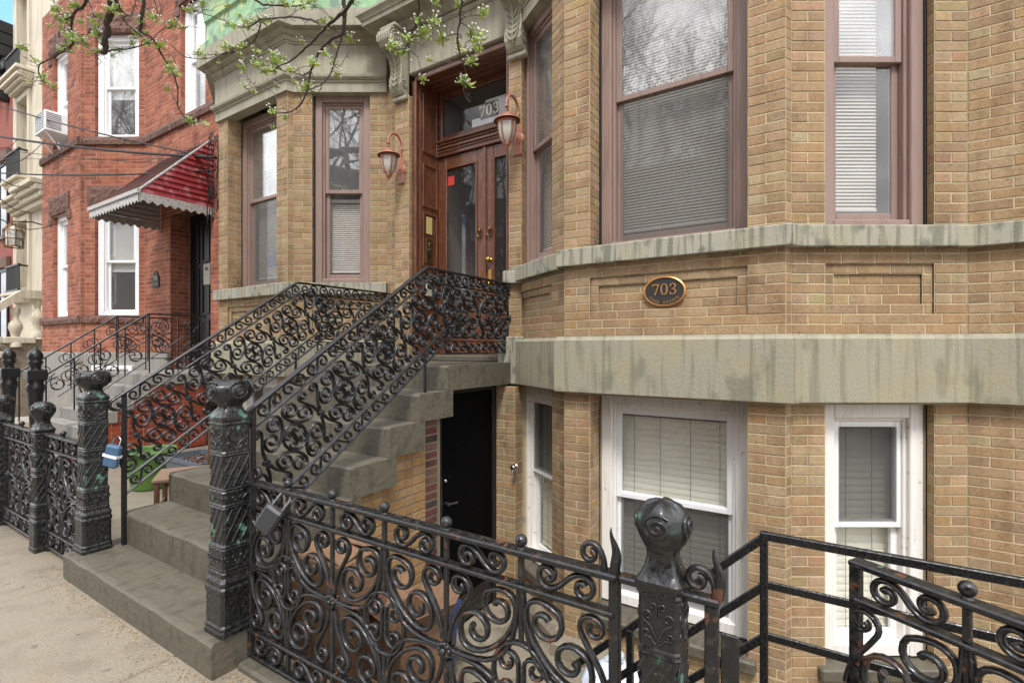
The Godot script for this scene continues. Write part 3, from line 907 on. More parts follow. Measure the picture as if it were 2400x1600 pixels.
func entrance() -> void:
	var N = H703.node
	# stone lintel, hood and two consoles
	var l = MB.new()
	l.cbox(Vector3(-3.846, 4.467, -4.3), Vector3(-2.548, 4.94, -3.945), 0.012)
	l.cbox(Vector3(-3.842, 4.86, -4.0), Vector3(-2.552, 4.92, -3.925), 0.01)
	part("lintel", l, M.cornice_stone, N)
	var hp = [Vector2(-4.08, -4.3), Vector2(-4.08, -3.97), Vector2(-2.30, -3.97), Vector2(-2.30, -4.3)]
	for i in 3:
		part("door_hood", mould(hp, i, [Vector2(0, 4.93), Vector2(0.055, 4.93), Vector2(0.06, 4.96), Vector2(0.09, 4.99), Vector2(0.10, 5.02), Vector2(0.25, 5.03), Vector2(0.25, 5.075), Vector2(0.262, 5.08), Vector2(0.27, 5.1), Vector2(0.292, 5.125), Vector2(0.30, 5.13), Vector2(0.30, 5.155), Vector2(0, 5.2)]), M.cornice_stone, N)
	var hc = MB.new()
	hc.box(Vector3(-4.08, 4.94, -4.3), Vector3(-2.30, 5.19, -3.975))
	part("hood_core", hc, M.cornice_stone, N)
	for cx in [-3.945, -2.45]:
		var c = holder("console", N)
		c.position = Vector3(cx, 0, -3.94)
		var pr = PackedVector2Array([Vector2(-0.02, 4.25), Vector2(.05, 4.25), Vector2(.075, 4.28), Vector2(.10, 4.335), Vector2(.102, 4.40), Vector2(.085, 4.47), Vector2(.085, 4.55), Vector2(.105, 4.62), Vector2(.16, 4.672), Vector2(.225, 4.70), Vector2(.255, 4.74), Vector2(.262, 4.79), Vector2(.245, 4.84), Vector2(.205, 4.875), Vector2(.15, 4.885), Vector2(-0.02, 4.885)])
		var b = MB.new()
		b.xf = Transform3D(Basis(Vector3(0, 0, 1), Vector3.UP, Vector3(-1, 0, 0)), Vector3.ZERO)
		b.prism(pr, -0.088, 0.088)
		part("bracket", b, M.cornice_stone, c)
		var ab = MB.new()
		ab.cbox(Vector3(-0.115, 4.887, -0.02), Vector3(0.115, 4.928, 0.215), 0.008)
		part("abacus", ab, M.cornice_stone, c)
		var ft = MB.new()
		ft.cbox(Vector3(-0.10, 4.195, -0.02), Vector3(0.10, 4.25, 0.045), 0.012)
		part("foot", ft, M.cornice_stone, c)
		# fluted roll on top, volutes at the sides, leaf ribs down the face
		var r = MB.new()
		for k in 6:
			var x = -0.085 + k * 0.034
			var pts = PackedVector3Array()
			for q in 9:
				var a = PI * (1.15 - q * 0.19)
				pts.append(Vector3(x - 0.006 + 0.012 * q / 9.0, 4.79 + 0.092 * sin(a), 0.175 - 0.092 * cos(a) * -1.0 * -1.0))
			r.tube(pts, PackedFloat32Array([0.013]), 0.012, Vector3.RIGHT, 6)
		for sd in [-1.0, 1.0]:
			for vv in [[4.79, 0.165, 0.075], [4.345, 0.05, 0.048]]:
				var pts = PackedVector3Array()
				for q in 26:
					var a = q * 0.5
					var rr: float = vv[2] * (1.0 - q / 30.0)
					pts.append(Vector3(sd * 0.09, vv[0] + rr * sin(a), vv[1] + rr * cos(a)))
				r.tube(pts, PackedFloat32Array([0.007]), 0.006, Vector3.RIGHT, 5)
		part("scroll", r, M.cornice_stone, c).set_meta("kind", "stuff")
		var lf = MB.new()
		for sd in [-1.0, 0.0, 1.0]:
			for k in (1 if sd == 0.0 else 6):
				var pts = PackedVector3Array()
				var ws = PackedFloat32Array()
				for q in 8:
					var t = q / 7.0
					var yy = 4.30 + 0.40 * t if sd == 0.0 else 4.33 + k * 0.055 + 0.085 * t
					var xx: float = 0.0 if sd == 0.0 else sd * (0.008 + 0.062 * sqrt(t))
					pts.append(Vector3(xx, yy, _console_z(pr, yy) + 0.003))
					ws.append(0.011 * (1.0 - t * 0.75) if sd != 0.0 else 0.012)
				lf.tube(pts, ws, 0.010, Vector3.BACK, 5)
		part("leaf_carving", lf, M.cornice_stone, c).set_meta("kind", "stuff")
	# timber surround
	var d = holder("entrance_door", N)
	var zf = -4.37
	var fr = MB.new()
	for s in [-1.0, 1.0]:
		var xo = -3.838 if s < 0 else -2.557
		var xi = xo - s * 0.045
		fr.cbox(Vector3(minf(xo, xi), 1.40, -4.06), Vector3(maxf(xo, xi), 4.46, -3.985), 0.008)
		fr.tube(PackedVector3Array([Vector3(xi - s * 0.004, 1.40, -3.995), Vector3(xi - s * 0.004, 4.44, -3.995)]), PackedFloat32Array([0.012]), 0.012, Vector3.RIGHT, 8)
		fr.cbox(Vector3(minf(xo, xi - s * 0.003), 1.40, -4.42), Vector3(maxf(xo, xi - s * 0.003), 4.46, -4.06), 0.003)
		for pn in [[1.52, 1.98], [2.08, 2.34], [2.42, 3.02], [3.08, 3.56], [3.68, 4.32]]:
			var xa: float = xi - s * 0.003
			for q in [[-4.10, -4.122], [-4.318, -4.34]]:
				fr.cbox(Vector3(minf(xa, xa - s * 0.012), pn[0], minf(q[0], q[1])), Vector3(maxf(xa, xa - s * 0.012), pn[1], maxf(q[0], q[1])), 0.004)
			for q in [[pn[0], pn[0] + 0.022], [pn[1] - 0.022, pn[1]]]:
				fr.cbox(Vector3(minf(xa, xa - s * 0.0115), q[0], -4.34), Vector3(maxf(xa, xa - s * 0.0115), q[1], -4.10), 0.004)
	fr.cbox(Vector3(-3.838, 4.40, -4.06), Vector3(-2.557, 4.462, -3.985), 0.008)
	fr.cbox(Vector3(-3.80, 4.41, -4.42), Vector3(-2.595, 4.462, -4.06), 0.003)
	for q in [-4.12, -4.2, -4.28]:
		fr.cbox(Vector3(-3.78, 4.40, q - 0.012), Vector3(-2.61, 4.412, q + 0.012), 0.003)
	part("door_frame", fr, M.mahogany, d)
	var L = -3.79
	var R = -2.605
	# transom light
	var tr = MB.new()
	rect_frame(tr, L, R, 3.87, 4.41, zf - 0.05, zf + 0.012, 0.055, 0.008)
	part("transom_frame", tr, M.mahogany, d)
	var tb = MB.new()
	tb.cbox(Vector3(L, 3.685, zf - 0.05), Vector3(R, 3.868, zf + 0.03), 0.006)
	tb.cbox(Vector3(L, 3.83, zf), Vector3(R, 3.866, zf + 0.06), 0.01)
	tb.cbox(Vector3(L, 3.755, zf), Vector3(R, 3.79, zf + 0.048), 0.01)
	part("transom_bar", tb, M.mahogany, d)
	var bd = MB.new()
	for row in [[3.81, 0.042], [3.735, 0.036]]:
		var x = L + 0.012
		while x < R - 0.01:
			bd.ball(Vector3(x, row[0], zf + row[1]), 0.0105, 6, 4)
			x += 0.024
	part("beading", bd, M.mahogany, d).set_meta("kind", "stuff")
	var tp = MB.new()
	tp.quad(Vector3(L + 0.05, 3.92, zf - 0.02), Vector3(R - 0.05, 3.92, zf - 0.02), Vector3(R - 0.05, 4.36, zf - 0.02), Vector3(L + 0.05, 4.36, zf - 0.02))
	part("transom_pane", tp, M.glass, d)
	# leaves
	for k in 2:
		var a = L if k == 0 else -3.132
		var b = -3.142 if k == 0 else R
		var lv = MB.new()
		var y0 = 1.45
		var y1 = 3.682
		var st = 0.105
		lv.cbox(Vector3(a, y0, zf - 0.05), Vector3(a + st, y1, zf), 0.006)
		lv.cbox(Vector3(b - st, y0, zf - 0.05), Vector3(b, y1, zf), 0.006)
		lv.cbox(Vector3(a + st, y1 - 0.13, zf - 0.05), Vector3(b - st, y1, zf - 0.001), 0.006)
		lv.cbox(Vector3(a + st, 1.83, zf - 0.05), Vector3(b - st, 2.0, zf - 0.001), 0.006)
		lv.cbox(Vector3(a + st, y0, zf - 0.05), Vector3(b - st, y0 + 0.16, zf - 0.001), 0.006)
		lv.cbox(Vector3(a + st, y0 + 0.15, zf - 0.045), Vector3(b - st, 1.84, zf - 0.02), 0.004)
		lv.cbox(Vector3(a + st + 0.05, y0 + 0.2, zf - 0.03), Vector3(b - st - 0.05, 1.79, zf - 0.006), 0.012)
		rect_frame(lv, a + st - 0.004, b - st + 0.004, 1.994, y1 - 0.126, zf - 0.03, zf + 0.012, 0.022, 0.008)
		part("door_leaf", lv, M.mahogany, d)
		var bb = MB.new()
		for xx in [a + st - 0.012, b - st + 0.012]:
			var y = 2.0
			while y < y1 - 0.13:
				bb.ball(Vector3(xx, y, zf + 0.002), 0.007, 5, 4)
				y += 0.022
		part("beading", bb, M.mahogany, d).set_meta("kind", "stuff")
		var p = MB.new()
		p.quad(Vector3(a + st + 0.015, 2.01, zf - 0.015), Vector3(b - st - 0.015, 2.01, zf - 0.015), Vector3(b - st - 0.015, y1 - 0.145, zf - 0.015), Vector3(a + st + 0.015, y1 - 0.145, zf - 0.015))
		part("door_pane", p, M.glass, d)
	var ast = MB.new()
	ast.cbox(Vector3(-3.155, 1.45, zf - 0.02), Vector3(-3.118, 3.682, zf + 0.02), 0.008)
	part("astragal", ast, M.mahogany, d)
	# knockers, knob and pulls
	for x in [-3.20, -3.07]:
		var kn = MB.new()
		kn.ball(Vector3(x, 2.79, zf + 0.016), 0.016, 10, 6, 1.6)
		var pts = PackedVector3Array()
		for q in 13:
			var an = PI * (0.9 + 1.2 * q / 12.0)
			pts.append(Vector3(x + 0.036 * cos(an), 2.775 + 0.055 * sin(an), zf + 0.022))
		kn.tube(pts, PackedFloat32Array([0.007]), 0.007, Vector3.BACK, 6)
		kn.ball(Vector3(x, 2.715, zf + 0.016), 0.011, 8, 6)
		part("knocker", kn, M.old_brass, d)
		var pu = MB.new()
		pu.cbox(Vector3(x - 0.022, 2.18, zf), Vector3(x + 0.022, 2.36, zf + 0.006), 0.003)
		pu.cbox(Vector3(x - 0.014, 1.95, zf), Vector3(x + 0.014, 2.02, zf + 0.006), 0.003)
		var pp = PackedVector3Array()
		for q in 11:
			var t = q / 10.0
			pp.append(Vector3(x, 2.24 - 0.25 * t, zf + 0.008 + 0.055 * sin(PI * minf(t * 1.15, 1.0))))
		pu.tube(pp, PackedFloat32Array([0.008, 0.01, 0.012, 0.013, 0.013, 0.013, 0.012, 0.011, 0.010, 0.009, 0.008]), 0.010, Vector3.RIGHT, 8)
		part("pull_handle", pu, M.brass if x > -3.1 else M.old_brass, d)
	var kb = MB.new()
	kb.xf = Transform3D(Basis(Vector3.RIGHT, PI / 2), Vector3(-3.07, 2.46, zf))
	kb.lathe(Vector3.ZERO, [Vector2(0.026, 0), Vector2(0.026, 0.006), Vector2(0.010, 0.010), Vector2(0.010, 0.03), Vector2(0.024, 0.036), Vector2(0.03, 0.05), Vector2(0.024, 0.064), Vector2(0.001, 0.07)], 16)
	part("knob", kb, M.brass, d)
	# number on the transom glass: pale figures on a dark plate, white sheet behind imitates a patch of light
	var fl = MB.new()
	fl.box(Vector3(-3.34, 3.925, zf - 0.034), Vector3(-2.67, 4.03, zf - 0.032))
	fl.box(Vector3(-3.16, 4.03, zf - 0.034), Vector3(-2.67, 4.20, zf - 0.032))
	mk("light_patch_white", rgb(214, 216, 218), 0.6)
	part("light_patch_sheet", fl, M.light_patch_white, d)
	var pl = MB.new()
	pl.box(Vector3(-3.22, 4.0, zf - 0.030), Vector3(-2.985, 4.167, zf - 0.027))
	mk("number_dark", rgb(66, 58, 48), 0.6)
	part("number_plate", pl, M.number_dark, d)
	mk("number_cream", rgb(228, 222, 206), 0.5)
	text_part("house_number", text_mesh("703", "Droid Serif", 0.16, 0.004, 700), M.number_cream, d, Transform3D(Basis(), Vector3(-3.103, 4.085, zf - 0.023)))
	var rs = MB.new()
	rs.box(Vector3(-3.665, 3.36, zf - 0.0175), Vector3(-3.575, 3.46, zf - 0.0165))
	mk("sticker_red", rgb(206, 48, 34), 0.5)
	part("sticker", rs, M.sticker_red, d)
	# vestibule
	var v = MB.new()
	var q = [Vector3(L, 1.45, zf - 0.06), Vector3(R, 1.45, zf - 0.06), Vector3(R, 4.44, zf - 0.06), Vector3(L, 4.44, zf - 0.06)]
	var e = Vector3(0, 0, -1.1)
	v.quad(q[0] + e, q[1] + e, q[2] + e, q[3] + e)
	for k in 4: v.quad(q[(k + 1) % 4], q[k], q[k] + e, q[(k + 1) % 4] + e)
	part("vestibule", v, M.room_wall, d)
	# plates on the left jamb
	var jx = -3.79
	var ip = thing("intercom_panel", "dark bronze intercom panel with speaker slots on the left door jamb", "intercom", Vector3(jx, 2.46, -4.2))
	var m1 = MB.new()
	m1.cbox(Vector3(0.002, 0, -0.055), Vector3(0.012, 0.28, 0.055), 0.003)
	part("plate", m1, M.old_brass, ip)
	var m2 = MB.new()
	for k in 4: m2.box(Vector3(0.011, 0.06 + k * 0.018, -0.03), Vector3(0.0135, 0.068 + k * 0.018, 0.03))
	part("slots", m2, M.black_paint, ip)
	var m3 = MB.new()
	for k in 3:
		m3.xf = Transform3D(Basis(Vector3.BACK, -PI / 2), Vector3(0.012, 0.16 + 0.03 * k, 0))
		m3.lathe(Vector3.ZERO, [Vector2(0.009, 0), Vector2(0.009, 0.004), Vector2(0.0001, 0.005)], 10)
	part("buttons", m3, M.steel, ip)
	var nt = MB.new()
	nt.cbox(Vector3(jx + 0.002, 2.79, -4.25), Vector3(jx + 0.010, 2.98, -4.16), 0.002)
	mk("paper_yellow", rgb(198, 178, 112), 0.7)
	solo("notice_card", nt, M.paper_yellow, "yellowed card above the intercom on the left door jamb", "notice")
	var wb = thing("buzzer_plate", "square steel buzzer plate below the intercom on the left door jamb", "buzzer", Vector3(jx, 2.10, -4.2))
	var w1 = MB.new()
	w1.cbox(Vector3(0.002, 0, -0.055), Vector3(0.02, 0.19, 0.055), 0.004)
	mk("plate_gray", rgb(178, 170, 152), 0.45)
	part("plate", w1, M.plate_gray, wb)
	var w2 = MB.new()
	w2.xf = Transform3D(Basis(Vector3.BACK, -PI / 2), Vector3(0.02, 0.10, 0))
	w2.lathe(Vector3.ZERO, [Vector2(0.012, 0), Vector2(0.012, 0.006), Vector2(0.0001, 0.008)], 12)
	part("button", w2, M.old_brass, wb)
	lantern(Vector3(-3.945, 3.42, -3.94), "copper coloured wall lantern on the pilaster left of the door")
	lantern(Vector3(-2.45, 3.42, -3.94), "copper coloured wall lantern on the pilaster right of the door")
	plaque()

func _console_z(pr: PackedVector2Array, y: float) -> float:
	var z = 0.0
	for i in pr.size() - 1:
		var a = pr[i]; var b = pr[i + 1]
		if (a.y - y) * (b.y - y) <= 0 and absf(a.y - b.y) > 1e-5:
			z = maxf(z, lerpf(a.x, b.x, (y - a.y) / (b.y - a.y)))
	return z

func lantern(at: Vector3, label: String) -> void:
	var t = thing("wall_lantern", label, "wall lamp", at, "lanterns flanking the entrance")
	t.scale = Vector3(1.3, 1.12, 1.16)
	var m: Material = M.copper_paint
	var bp = MB.new()
	bp.xf = Transform3D(Basis(Vector3.RIGHT, PI / 2), Vector3(0.0, 0.03, 0))
	bp.lathe(Vector3.ZERO, [Vector2(0.055, 0.0), Vector2(0.055, 0.012), Vector2(0.042, 0.022), Vector2(0.0001, 0.024)], 8)
	bp.xf = Transform3D.IDENTITY
	bp.cbox(Vector3(-0.038, -0.10, 0.001), Vector3(0.038, 0.13, 0.016), 0.012)
	part("back_plate", bp, m, t)
	var z0 = 0.165
	var arm = MB.new()
	var pts = PackedVector3Array()
	for k in 18:
		var a = -0.35 + k / 17.0 * (PI + 0.5)
		pts.append(Vector3(0, 0.255 + 0.10 * sin(a) - (0.10 if false else 0.0), 0.085 - 0.085 * cos(a) if k > 0 else 0.02))
	pts.insert(0, Vector3(0, 0.02, 0.022))
	pts.insert(1, Vector3(0, 0.12, 0.012))
	arm.tube(pts, PackedFloat32Array([0.011]), 0.010, Vector3.RIGHT, 8)
	arm.ball(pts[-1], 0.014, 8, 6)
	part("arm", arm, m, t)
	var ch = MB.new()
	for k in 2:
		var lp = PackedVector3Array()
		for q in 9:
			var a = TAU * q / 8
			var e = Vector3(0.009 * cos(a), 0.228 - k * 0.026 + 0.015 * sin(a), z0) if k == 0 else Vector3(0, 0.228 - k * 0.026 + 0.015 * sin(a), z0 + 0.009 * cos(a))
			lp.append(e)
		ch.tube(lp, PackedFloat32Array([0.003]), 0.003, Vector3.BACK if k == 0 else Vector3.RIGHT, 5, false)
	part("chain", ch, m, t)
	var cap = MB.new()
	cap.lathe(Vector3(0, 0, z0), [Vector2(0.088, 0.122), Vector2(0.096, 0.118), Vector2(0.098, 0.124), Vector2(0.09, 0.134), Vector2(0.06, 0.148), Vector2(0.05, 0.158), Vector2(0.055, 0.164), Vector2(0.05, 0.17), Vector2(0.026, 0.178), Vector2(0.012, 0.19), Vector2(0.0001, 0.193)], 20)
	part("cap", cap, m, t)
	var gl = MB.new()
	gl.lathe(Vector3(0, 0, z0), [Vector2(0.022, -0.055), Vector2(0.040, -0.03), Vector2(0.054, 0.01), Vector2(0.063, 0.06), Vector2(0.066, 0.10), Vector2(0.064, 0.122)], 18)
	part("shade", gl, M.frosted, t)
	var cage = MB.new()
	for k in 5:
		var a = TAU * (k + 0.35) / 5
		var rp = PackedVector3Array()
		for q in [[0.024, -0.057], [0.043, -0.03], [0.057, 0.01], [0.066, 0.06], [0.069, 0.10], [0.067, 0.122]]:
			rp.append(Vector3(q[0] * cos(a), q[1], z0 + q[0] * sin(a)))
		cage.tube(rp, PackedFloat32Array([0.008]), 0.005, Vector3(cos(a), 0, sin(a)), 6)
	cage.lathe(Vector3(0, 0, z0), [Vector2(0.07, 0.10), Vector2(0.073, 0.105), Vector2(0.073, 0.118), Vector2(0.07, 0.122)], 20)
	part("cage", cage, m, t)
	var fin = MB.new()
	fin.lathe(Vector3(0, 0, z0), [Vector2(0.0001, -0.122), Vector2(0.006, -0.116), Vector2(0.004, -0.106), Vector2(0.012, -0.10), Vector2(0.010, -0.088), Vector2(0.02, -0.08), Vector2(0.022, -0.07), Vector2(0.028, -0.06), Vector2(0.024, -0.05), Vector2(0.0001, -0.05)], 14)
	part("finial", fin, m, t)

func plaque() -> void:
	var t = thing("address_plaque", "oval bronze address plaque reading 703 Park Avenue on the bay wall", "plaque", Vector3(-0.972, 1.915, -3.482))
	var b = MB.new()
	var poly = PackedVector2Array()
	var inn = PackedVector2Array()
	var ino = PackedVector2Array()
	for k in 48:
		var a = TAU * k / 48
		poly.append(Vector2(0.146 * cos(a), 0.106 * sin(a)))
		inn.append(Vector2(0.131 * cos(a), 0.092 * sin(a)))
		ino.append(Vector2(0.136 * cos(a), 0.097 * sin(a)))
	b.prism(inn, 0.0, 0.018)
	part("plate", b, M.bronze_plate, t)
	var r = MB.new()
	for k in 48:
		var q = (k + 1) % 48
		var z = [0.0, 0.020, 0.026, 0.017]
		var rings = [poly, poly, ino, inn]
		for s in 3:
			var a0: Vector2 = rings[s][k]; var a1: Vector2 = rings[s][q]; var c0: Vector2 = rings[s + 1][k]; var c1: Vector2 = rings[s + 1][q]
			r.quad(Vector3(a0.x, a0.y, z[s]), Vector3(a1.x, a1.y, z[s]), Vector3(c1.x, c1.y, z[s + 1]), Vector3(c0.x, c0.y, z[s + 1]))
	part("rim", r, M.bronze_gold, t)
	text_part("figures", text_mesh("703", "Droid Serif", 0.105, 0.008), M.bronze_gold, t, Transform3D(Basis(), Vector3(0.0, 0.012, 0.02)))
	var s = "PARK AVENUE"
	for i in s.length():
		if s[i] == " ": continue
		var a = deg_to_rad(-90.0 + (i - 5.0) * 11.2)
		var p = Vector3(0.112 * cos(a), 0.075 * sin(a), 0.019)
		var nx = Vector2(cos(a) / 0.112, sin(a) / 0.075).normalized()
		text_part("letter", text_mesh(s[i], "Droid Serif", 0.026, 0.004), M.bronze_gold, t, Transform3D(Basis(Vector3.BACK, atan2(nx.y, nx.x) + PI / 2), p))

# ---------- stoop of 703, areaway ----------
const TOPS := [1.393, 1.195, 0.992, 0.787, 0.592, 0.38, 0.166]
const NOSE := [-2.98, -2.66, -2.38, -2.07, -1.775, -1.48, -1.19]
var HS = House.new()

func worn_block(lo: Vector3, hi: Vector3) -> MB:
	# stone block with a worn, slightly uneven front arris
	var m = MB.new()
	var n = 14
	var prev = []
	for i in n + 1:
		var x = lerpf(lo.x, hi.x, i / float(n))
		var wv = 0.006 + 0.006 * absf(sin(x * 7.3 + hi.z * 3.0)) + rng.randf_range(0, 0.004)
		var ring = [Vector3(x, lo.y, lo.z), Vector3(x, lo.y, hi.z - 0.003), Vector3(x, hi.y - wv * 1.4, hi.z + rng.randf_range(-0.002, 0.002)), Vector3(x, hi.y - wv * 0.3, hi.z - wv * 0.7), Vector3(x, hi.y + rng.randf_range(-0.0015, 0.0), hi.z - wv * 2.2), Vector3(x, hi.y, lo.z)]
		if i > 0:
			for k in 6:
				var q = (k + 1) % 6
				m.quad(prev[q], prev[k], ring[k], ring[q]) if false else m.quad(prev[k], ring[k], ring[q], prev[q])
		for e in ([-1] if i == 0 else [1] if i == n else []):
			for k in range(1, 5):
				if e < 0: m.tri(ring[0], ring[k], ring[k + 1])
				else: m.tri(ring[0], ring[k + 1], ring[k])
		prev = ring
	return m

func stoops() -> void:
	var s = thing("stone_stoop", "weathered stone stoop of seven steps rising to the 703 door", "stoop", Vector3.ZERO)
	for i in 7:
		var bot: float = TOPS[i + 1] if i < 6 else -0.02
		var back: float = -4.0 if i == 0 else NOSE[i - 1] - 0.06
		var x1 = -2.49 if i < 6 else -2.40
		var x0 = -4.20 if i < 6 else -4.30
		var b = worn_block(Vector3(x0, bot + 0.001, back), Vector3(x1, TOPS[i], NOSE[i]))
		part("step", b, M.bluestone, s)
	var th = MB.new()
	th.cbox(Vector3(-3.9, 1.394, -4.45), Vector3(-2.5, 1.45, -3.90), 0.008)
	part("threshold", th, M.bluestone, s)
	var core = MB.new()
	for i in range(1, 6):
		core.box(Vector3(-4.17, FLOOR, NOSE[i - 1]), Vector3(-2.572, TOPS[i + 1] - 0.004, NOSE[i] - 0.02))
	core.box(Vector3(-4.17, FLOOR, NOSE[5]), Vector3(-2.572, -0.005, -1.30))
	core.box(Vector3(-4.17, FLOOR, -4.05), Vector3(-3.6, 1.19, -2.985))
	part("core", core, M.mortar_gray, s)
	HS.node = s; HS.mat = M.brick_tan; HS.mortar = M.mortar_gray; HS.joint = 0.011
	HS.ch = 0.066
	HS.tones = [Color(.50, .30, .125), Color(.54, .34, .15), Color(.46, .27, .11), Color(.50, .32, .16), Color(.42, .25, .11)]
	var T = facet(Vector2(-2.556, -1.28), Vector2(-2.556, -2.93))
	for i in range(1, 7):
		var xa: float = -1.28 - NOSE[i] + 0.0
		var xb: float = -1.28 - NOSE[i - 1]
		if i == 6: xa = 0.0
		if i == 1: xb = -1.28 + 2.80
		var top: float = TOPS[i + 1] if i < 6 else -0.02
		lay(HS, "side_wall", T, maxf(xa, 0), xb, FLOOR, top - 0.004)
	finish_bricks(HS)
	# worn red brick jamb, frame and black door under the landing
	var HJ = House.new()
	HJ.node = thing("brick_jamb", "worn dark red brick jamb beside the black basement door", "jamb", Vector3.ZERO)
	HJ.mat = M.brick_red; HJ.mortar = M.mortar_gray; HJ.joint = 0.012
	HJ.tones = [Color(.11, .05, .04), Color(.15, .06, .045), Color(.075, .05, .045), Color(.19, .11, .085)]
	var TJ = facet(Vector2(-2.56, -2.80), Vector2(-2.56, -2.95))
	lay(HJ, "jamb_face", TJ, 0, 0.14, FLOOR, 1.19)
	finish_bricks(HJ)
	var jb = MB.new()
	jb.box(Vector3(-2.9, FLOOR, -2.94), Vector3(-2.574, 1.19, -2.81))
	part("jamb_core", jb, M.mortar_gray, HJ.node)
	var bd = holder("basement_door", H703.node)
	var f = MB.new()
	f.cbox(Vector3(-2.66, FLOOR, -3.02), Vector3(-2.585, 1.19, -2.945), 0.004)
	f.cbox(Vector3(-2.68, FLOOR, -3.83), Vector3(-2.60, 1.19, -3.745), 0.004)
	f.cbox(Vector3(-2.66, 1.15, -3.745), Vector3(-2.60, 1.193, -3.02), 0.004)
	part("steel_frame", f, M.black_paint, bd)
	var dl = MB.new()
	dl.cbox(Vector3(-2.66, FLOOR + 0.01, -3.744), Vector3(-2.615, 1.149, -3.021), 0.003)
	part("door_leaf", dl, M.black_door, bd)
	var gd = MB.new()
	gd.cbox(Vector3(-2.614, 0.12, -3.045), Vector3(-2.604, 0.50, -3.024), 0.002)
	part("latch_guard", gd, M.steel, bd)
	var hn = MB.new()
	hn.tube(PackedVector3Array([Vector3(-2.614, 0.28, -3.09), Vector3(-2.575, 0.28, -3.09)]), PackedFloat32Array([0.014]), 0.014, Vector3.UP, 10)
	hn.tube(PackedVector3Array([Vector3(-2.575, 0.28, -3.085), Vector3(-2.57, 0.275, -3.15), Vector3(-2.57, 0.272, -3.19)]), PackedFloat32Array([0.009]), 0.008, Vector3.UP, 8)
	hn.ball(Vector3(-2.61, 0.46, -3.09), 0.016, 10, 6)
	part("lever_handle", hn, M.steel, bd)
	for y in [-0.55, 0.2, 0.95]:
		var hg = MB.new()
		hg.tube(PackedVector3Array([Vector3(-2.606, y - 0.05, -3.742), Vector3(-2.606, y + 0.05, -3.742)]), PackedFloat32Array([0.011]), 0.011, Vector3.RIGHT, 8)
		part("hinge", hg, M.black_paint, bd)
	var kp = MB.new()
	kp.cbox(Vector3(-2.615, FLOOR + 0.03, -3.73), Vector3(-2.612, FLOOR + 0.25, -3.035), 0.001)
	part("kick_plate", kp, M.iron_worn, bd)
	# retaining wall and area stair
	var rw = MB.new()
	rw.box(Vector3(-2.42, FLOOR - 0.1, -1.50), Vector3(3.4, -0.014, -1.42))
	struct("retaining_wall", rw, M.stucco)
	var cb = MB.new()
	cb.cbox(Vector3(-2.39, -0.05, -1.445), Vector3(3.4, 0.03, -1.30), 0.012)
	struct("fence_kerb", cb, M.bluestone)
	var a = thing("area_stair", "short concrete stair leading down from the gate into the areaway", "stair", Vector3(0, FLOOR, 0))
	for k in 4:
		var x1 = 3.4 if k == 0 else -0.2 - (k - 1) * 0.26
		var b = MB.new()
		b.cbox(Vector3(-0.2 - k * 0.26, 0, -2.16), Vector3(x1 - 0.001, 0.8 - 0.2 * k - (0.004 if k == 0 else 0.0), -1.505), 0.01)
		part("step", b, M.area_floor, a)
	# ledge along the foot of the bay
	var P = bay_plan(0.0)
	var lg = thing("footing_ledge", "low cement ledge along the foot of the bay wall", "ledge", Vector3.ZERO)
	for i in 5:
		part("ledge_length", mould(P, i, [Vector2(-0.05, FLOOR), Vector2(0.1, FLOOR), Vector2(0.1, FLOOR + 0.09), Vector2(0.07, FLOOR + 0.12), Vector2(-0.05, FLOOR + 0.14)]), M.area_floor, lg)

# ---------- ironwork ----------
# a strand that leaves spiral 1 (centre c, radius r, exit angle a in degrees, sense d) and enters spiral 2
func strand(s1: Array, s2: Array, pull := 0.45, turns := 1.3) -> PackedVector2Array:
	var out = PackedVector2Array()
	var n = 20
	var c1: Vector2 = s1[0]
	var p1 = c1
	var t1 = Vector2.ZERO
	if s1[1] > 0.0:
		var a = deg_to_rad(s1[2])
		for i in range(n, 0, -1):
			var t = i / float(n)
			var an: float = a - s1[3] * t * turns * TAU
			out.append(c1 + Vector2(cos(an), sin(an)) * s1[1] * (1.0 - 0.78 * pow(t, 1.2)))
		p1 = c1 + Vector2(cos(a), sin(a)) * s1[1]
		t1 = Vector2(-sin(a), cos(a)) * s1[3]
	else:
		t1 = Vector2.from_angle(deg_to_rad(s1[2]))
	var c2: Vector2 = s2[0]
	var p2 = c2
	var t2 = Vector2.ZERO
	var b = deg_to_rad(s2[2])
	if s2[1] > 0.0:
		p2 = c2 + Vector2(cos(b), sin(b)) * s2[1]
		t2 = Vector2(-sin(b), cos(b)) * s2[3]
	else:
		t2 = Vector2.from_angle(b)
	var k = p1.distance_to(p2) * pull
	var m = 10
	for i in m + 1:
		out.append(p1.bezier_interpolate(p1 + t1 * k, p2 - t2 * k, p2, i / float(m)))
	if s2[1] > 0.0:
		for i in range(1, n + 1):
			var t = i / float(n)
			var an: float = b + s2[3] * t * turns * TAU
			out.append(c2 + Vector2(cos(an), sin(an)) * s2[1] * (1.0 - 0.78 * pow(t, 1.2)))
	return out

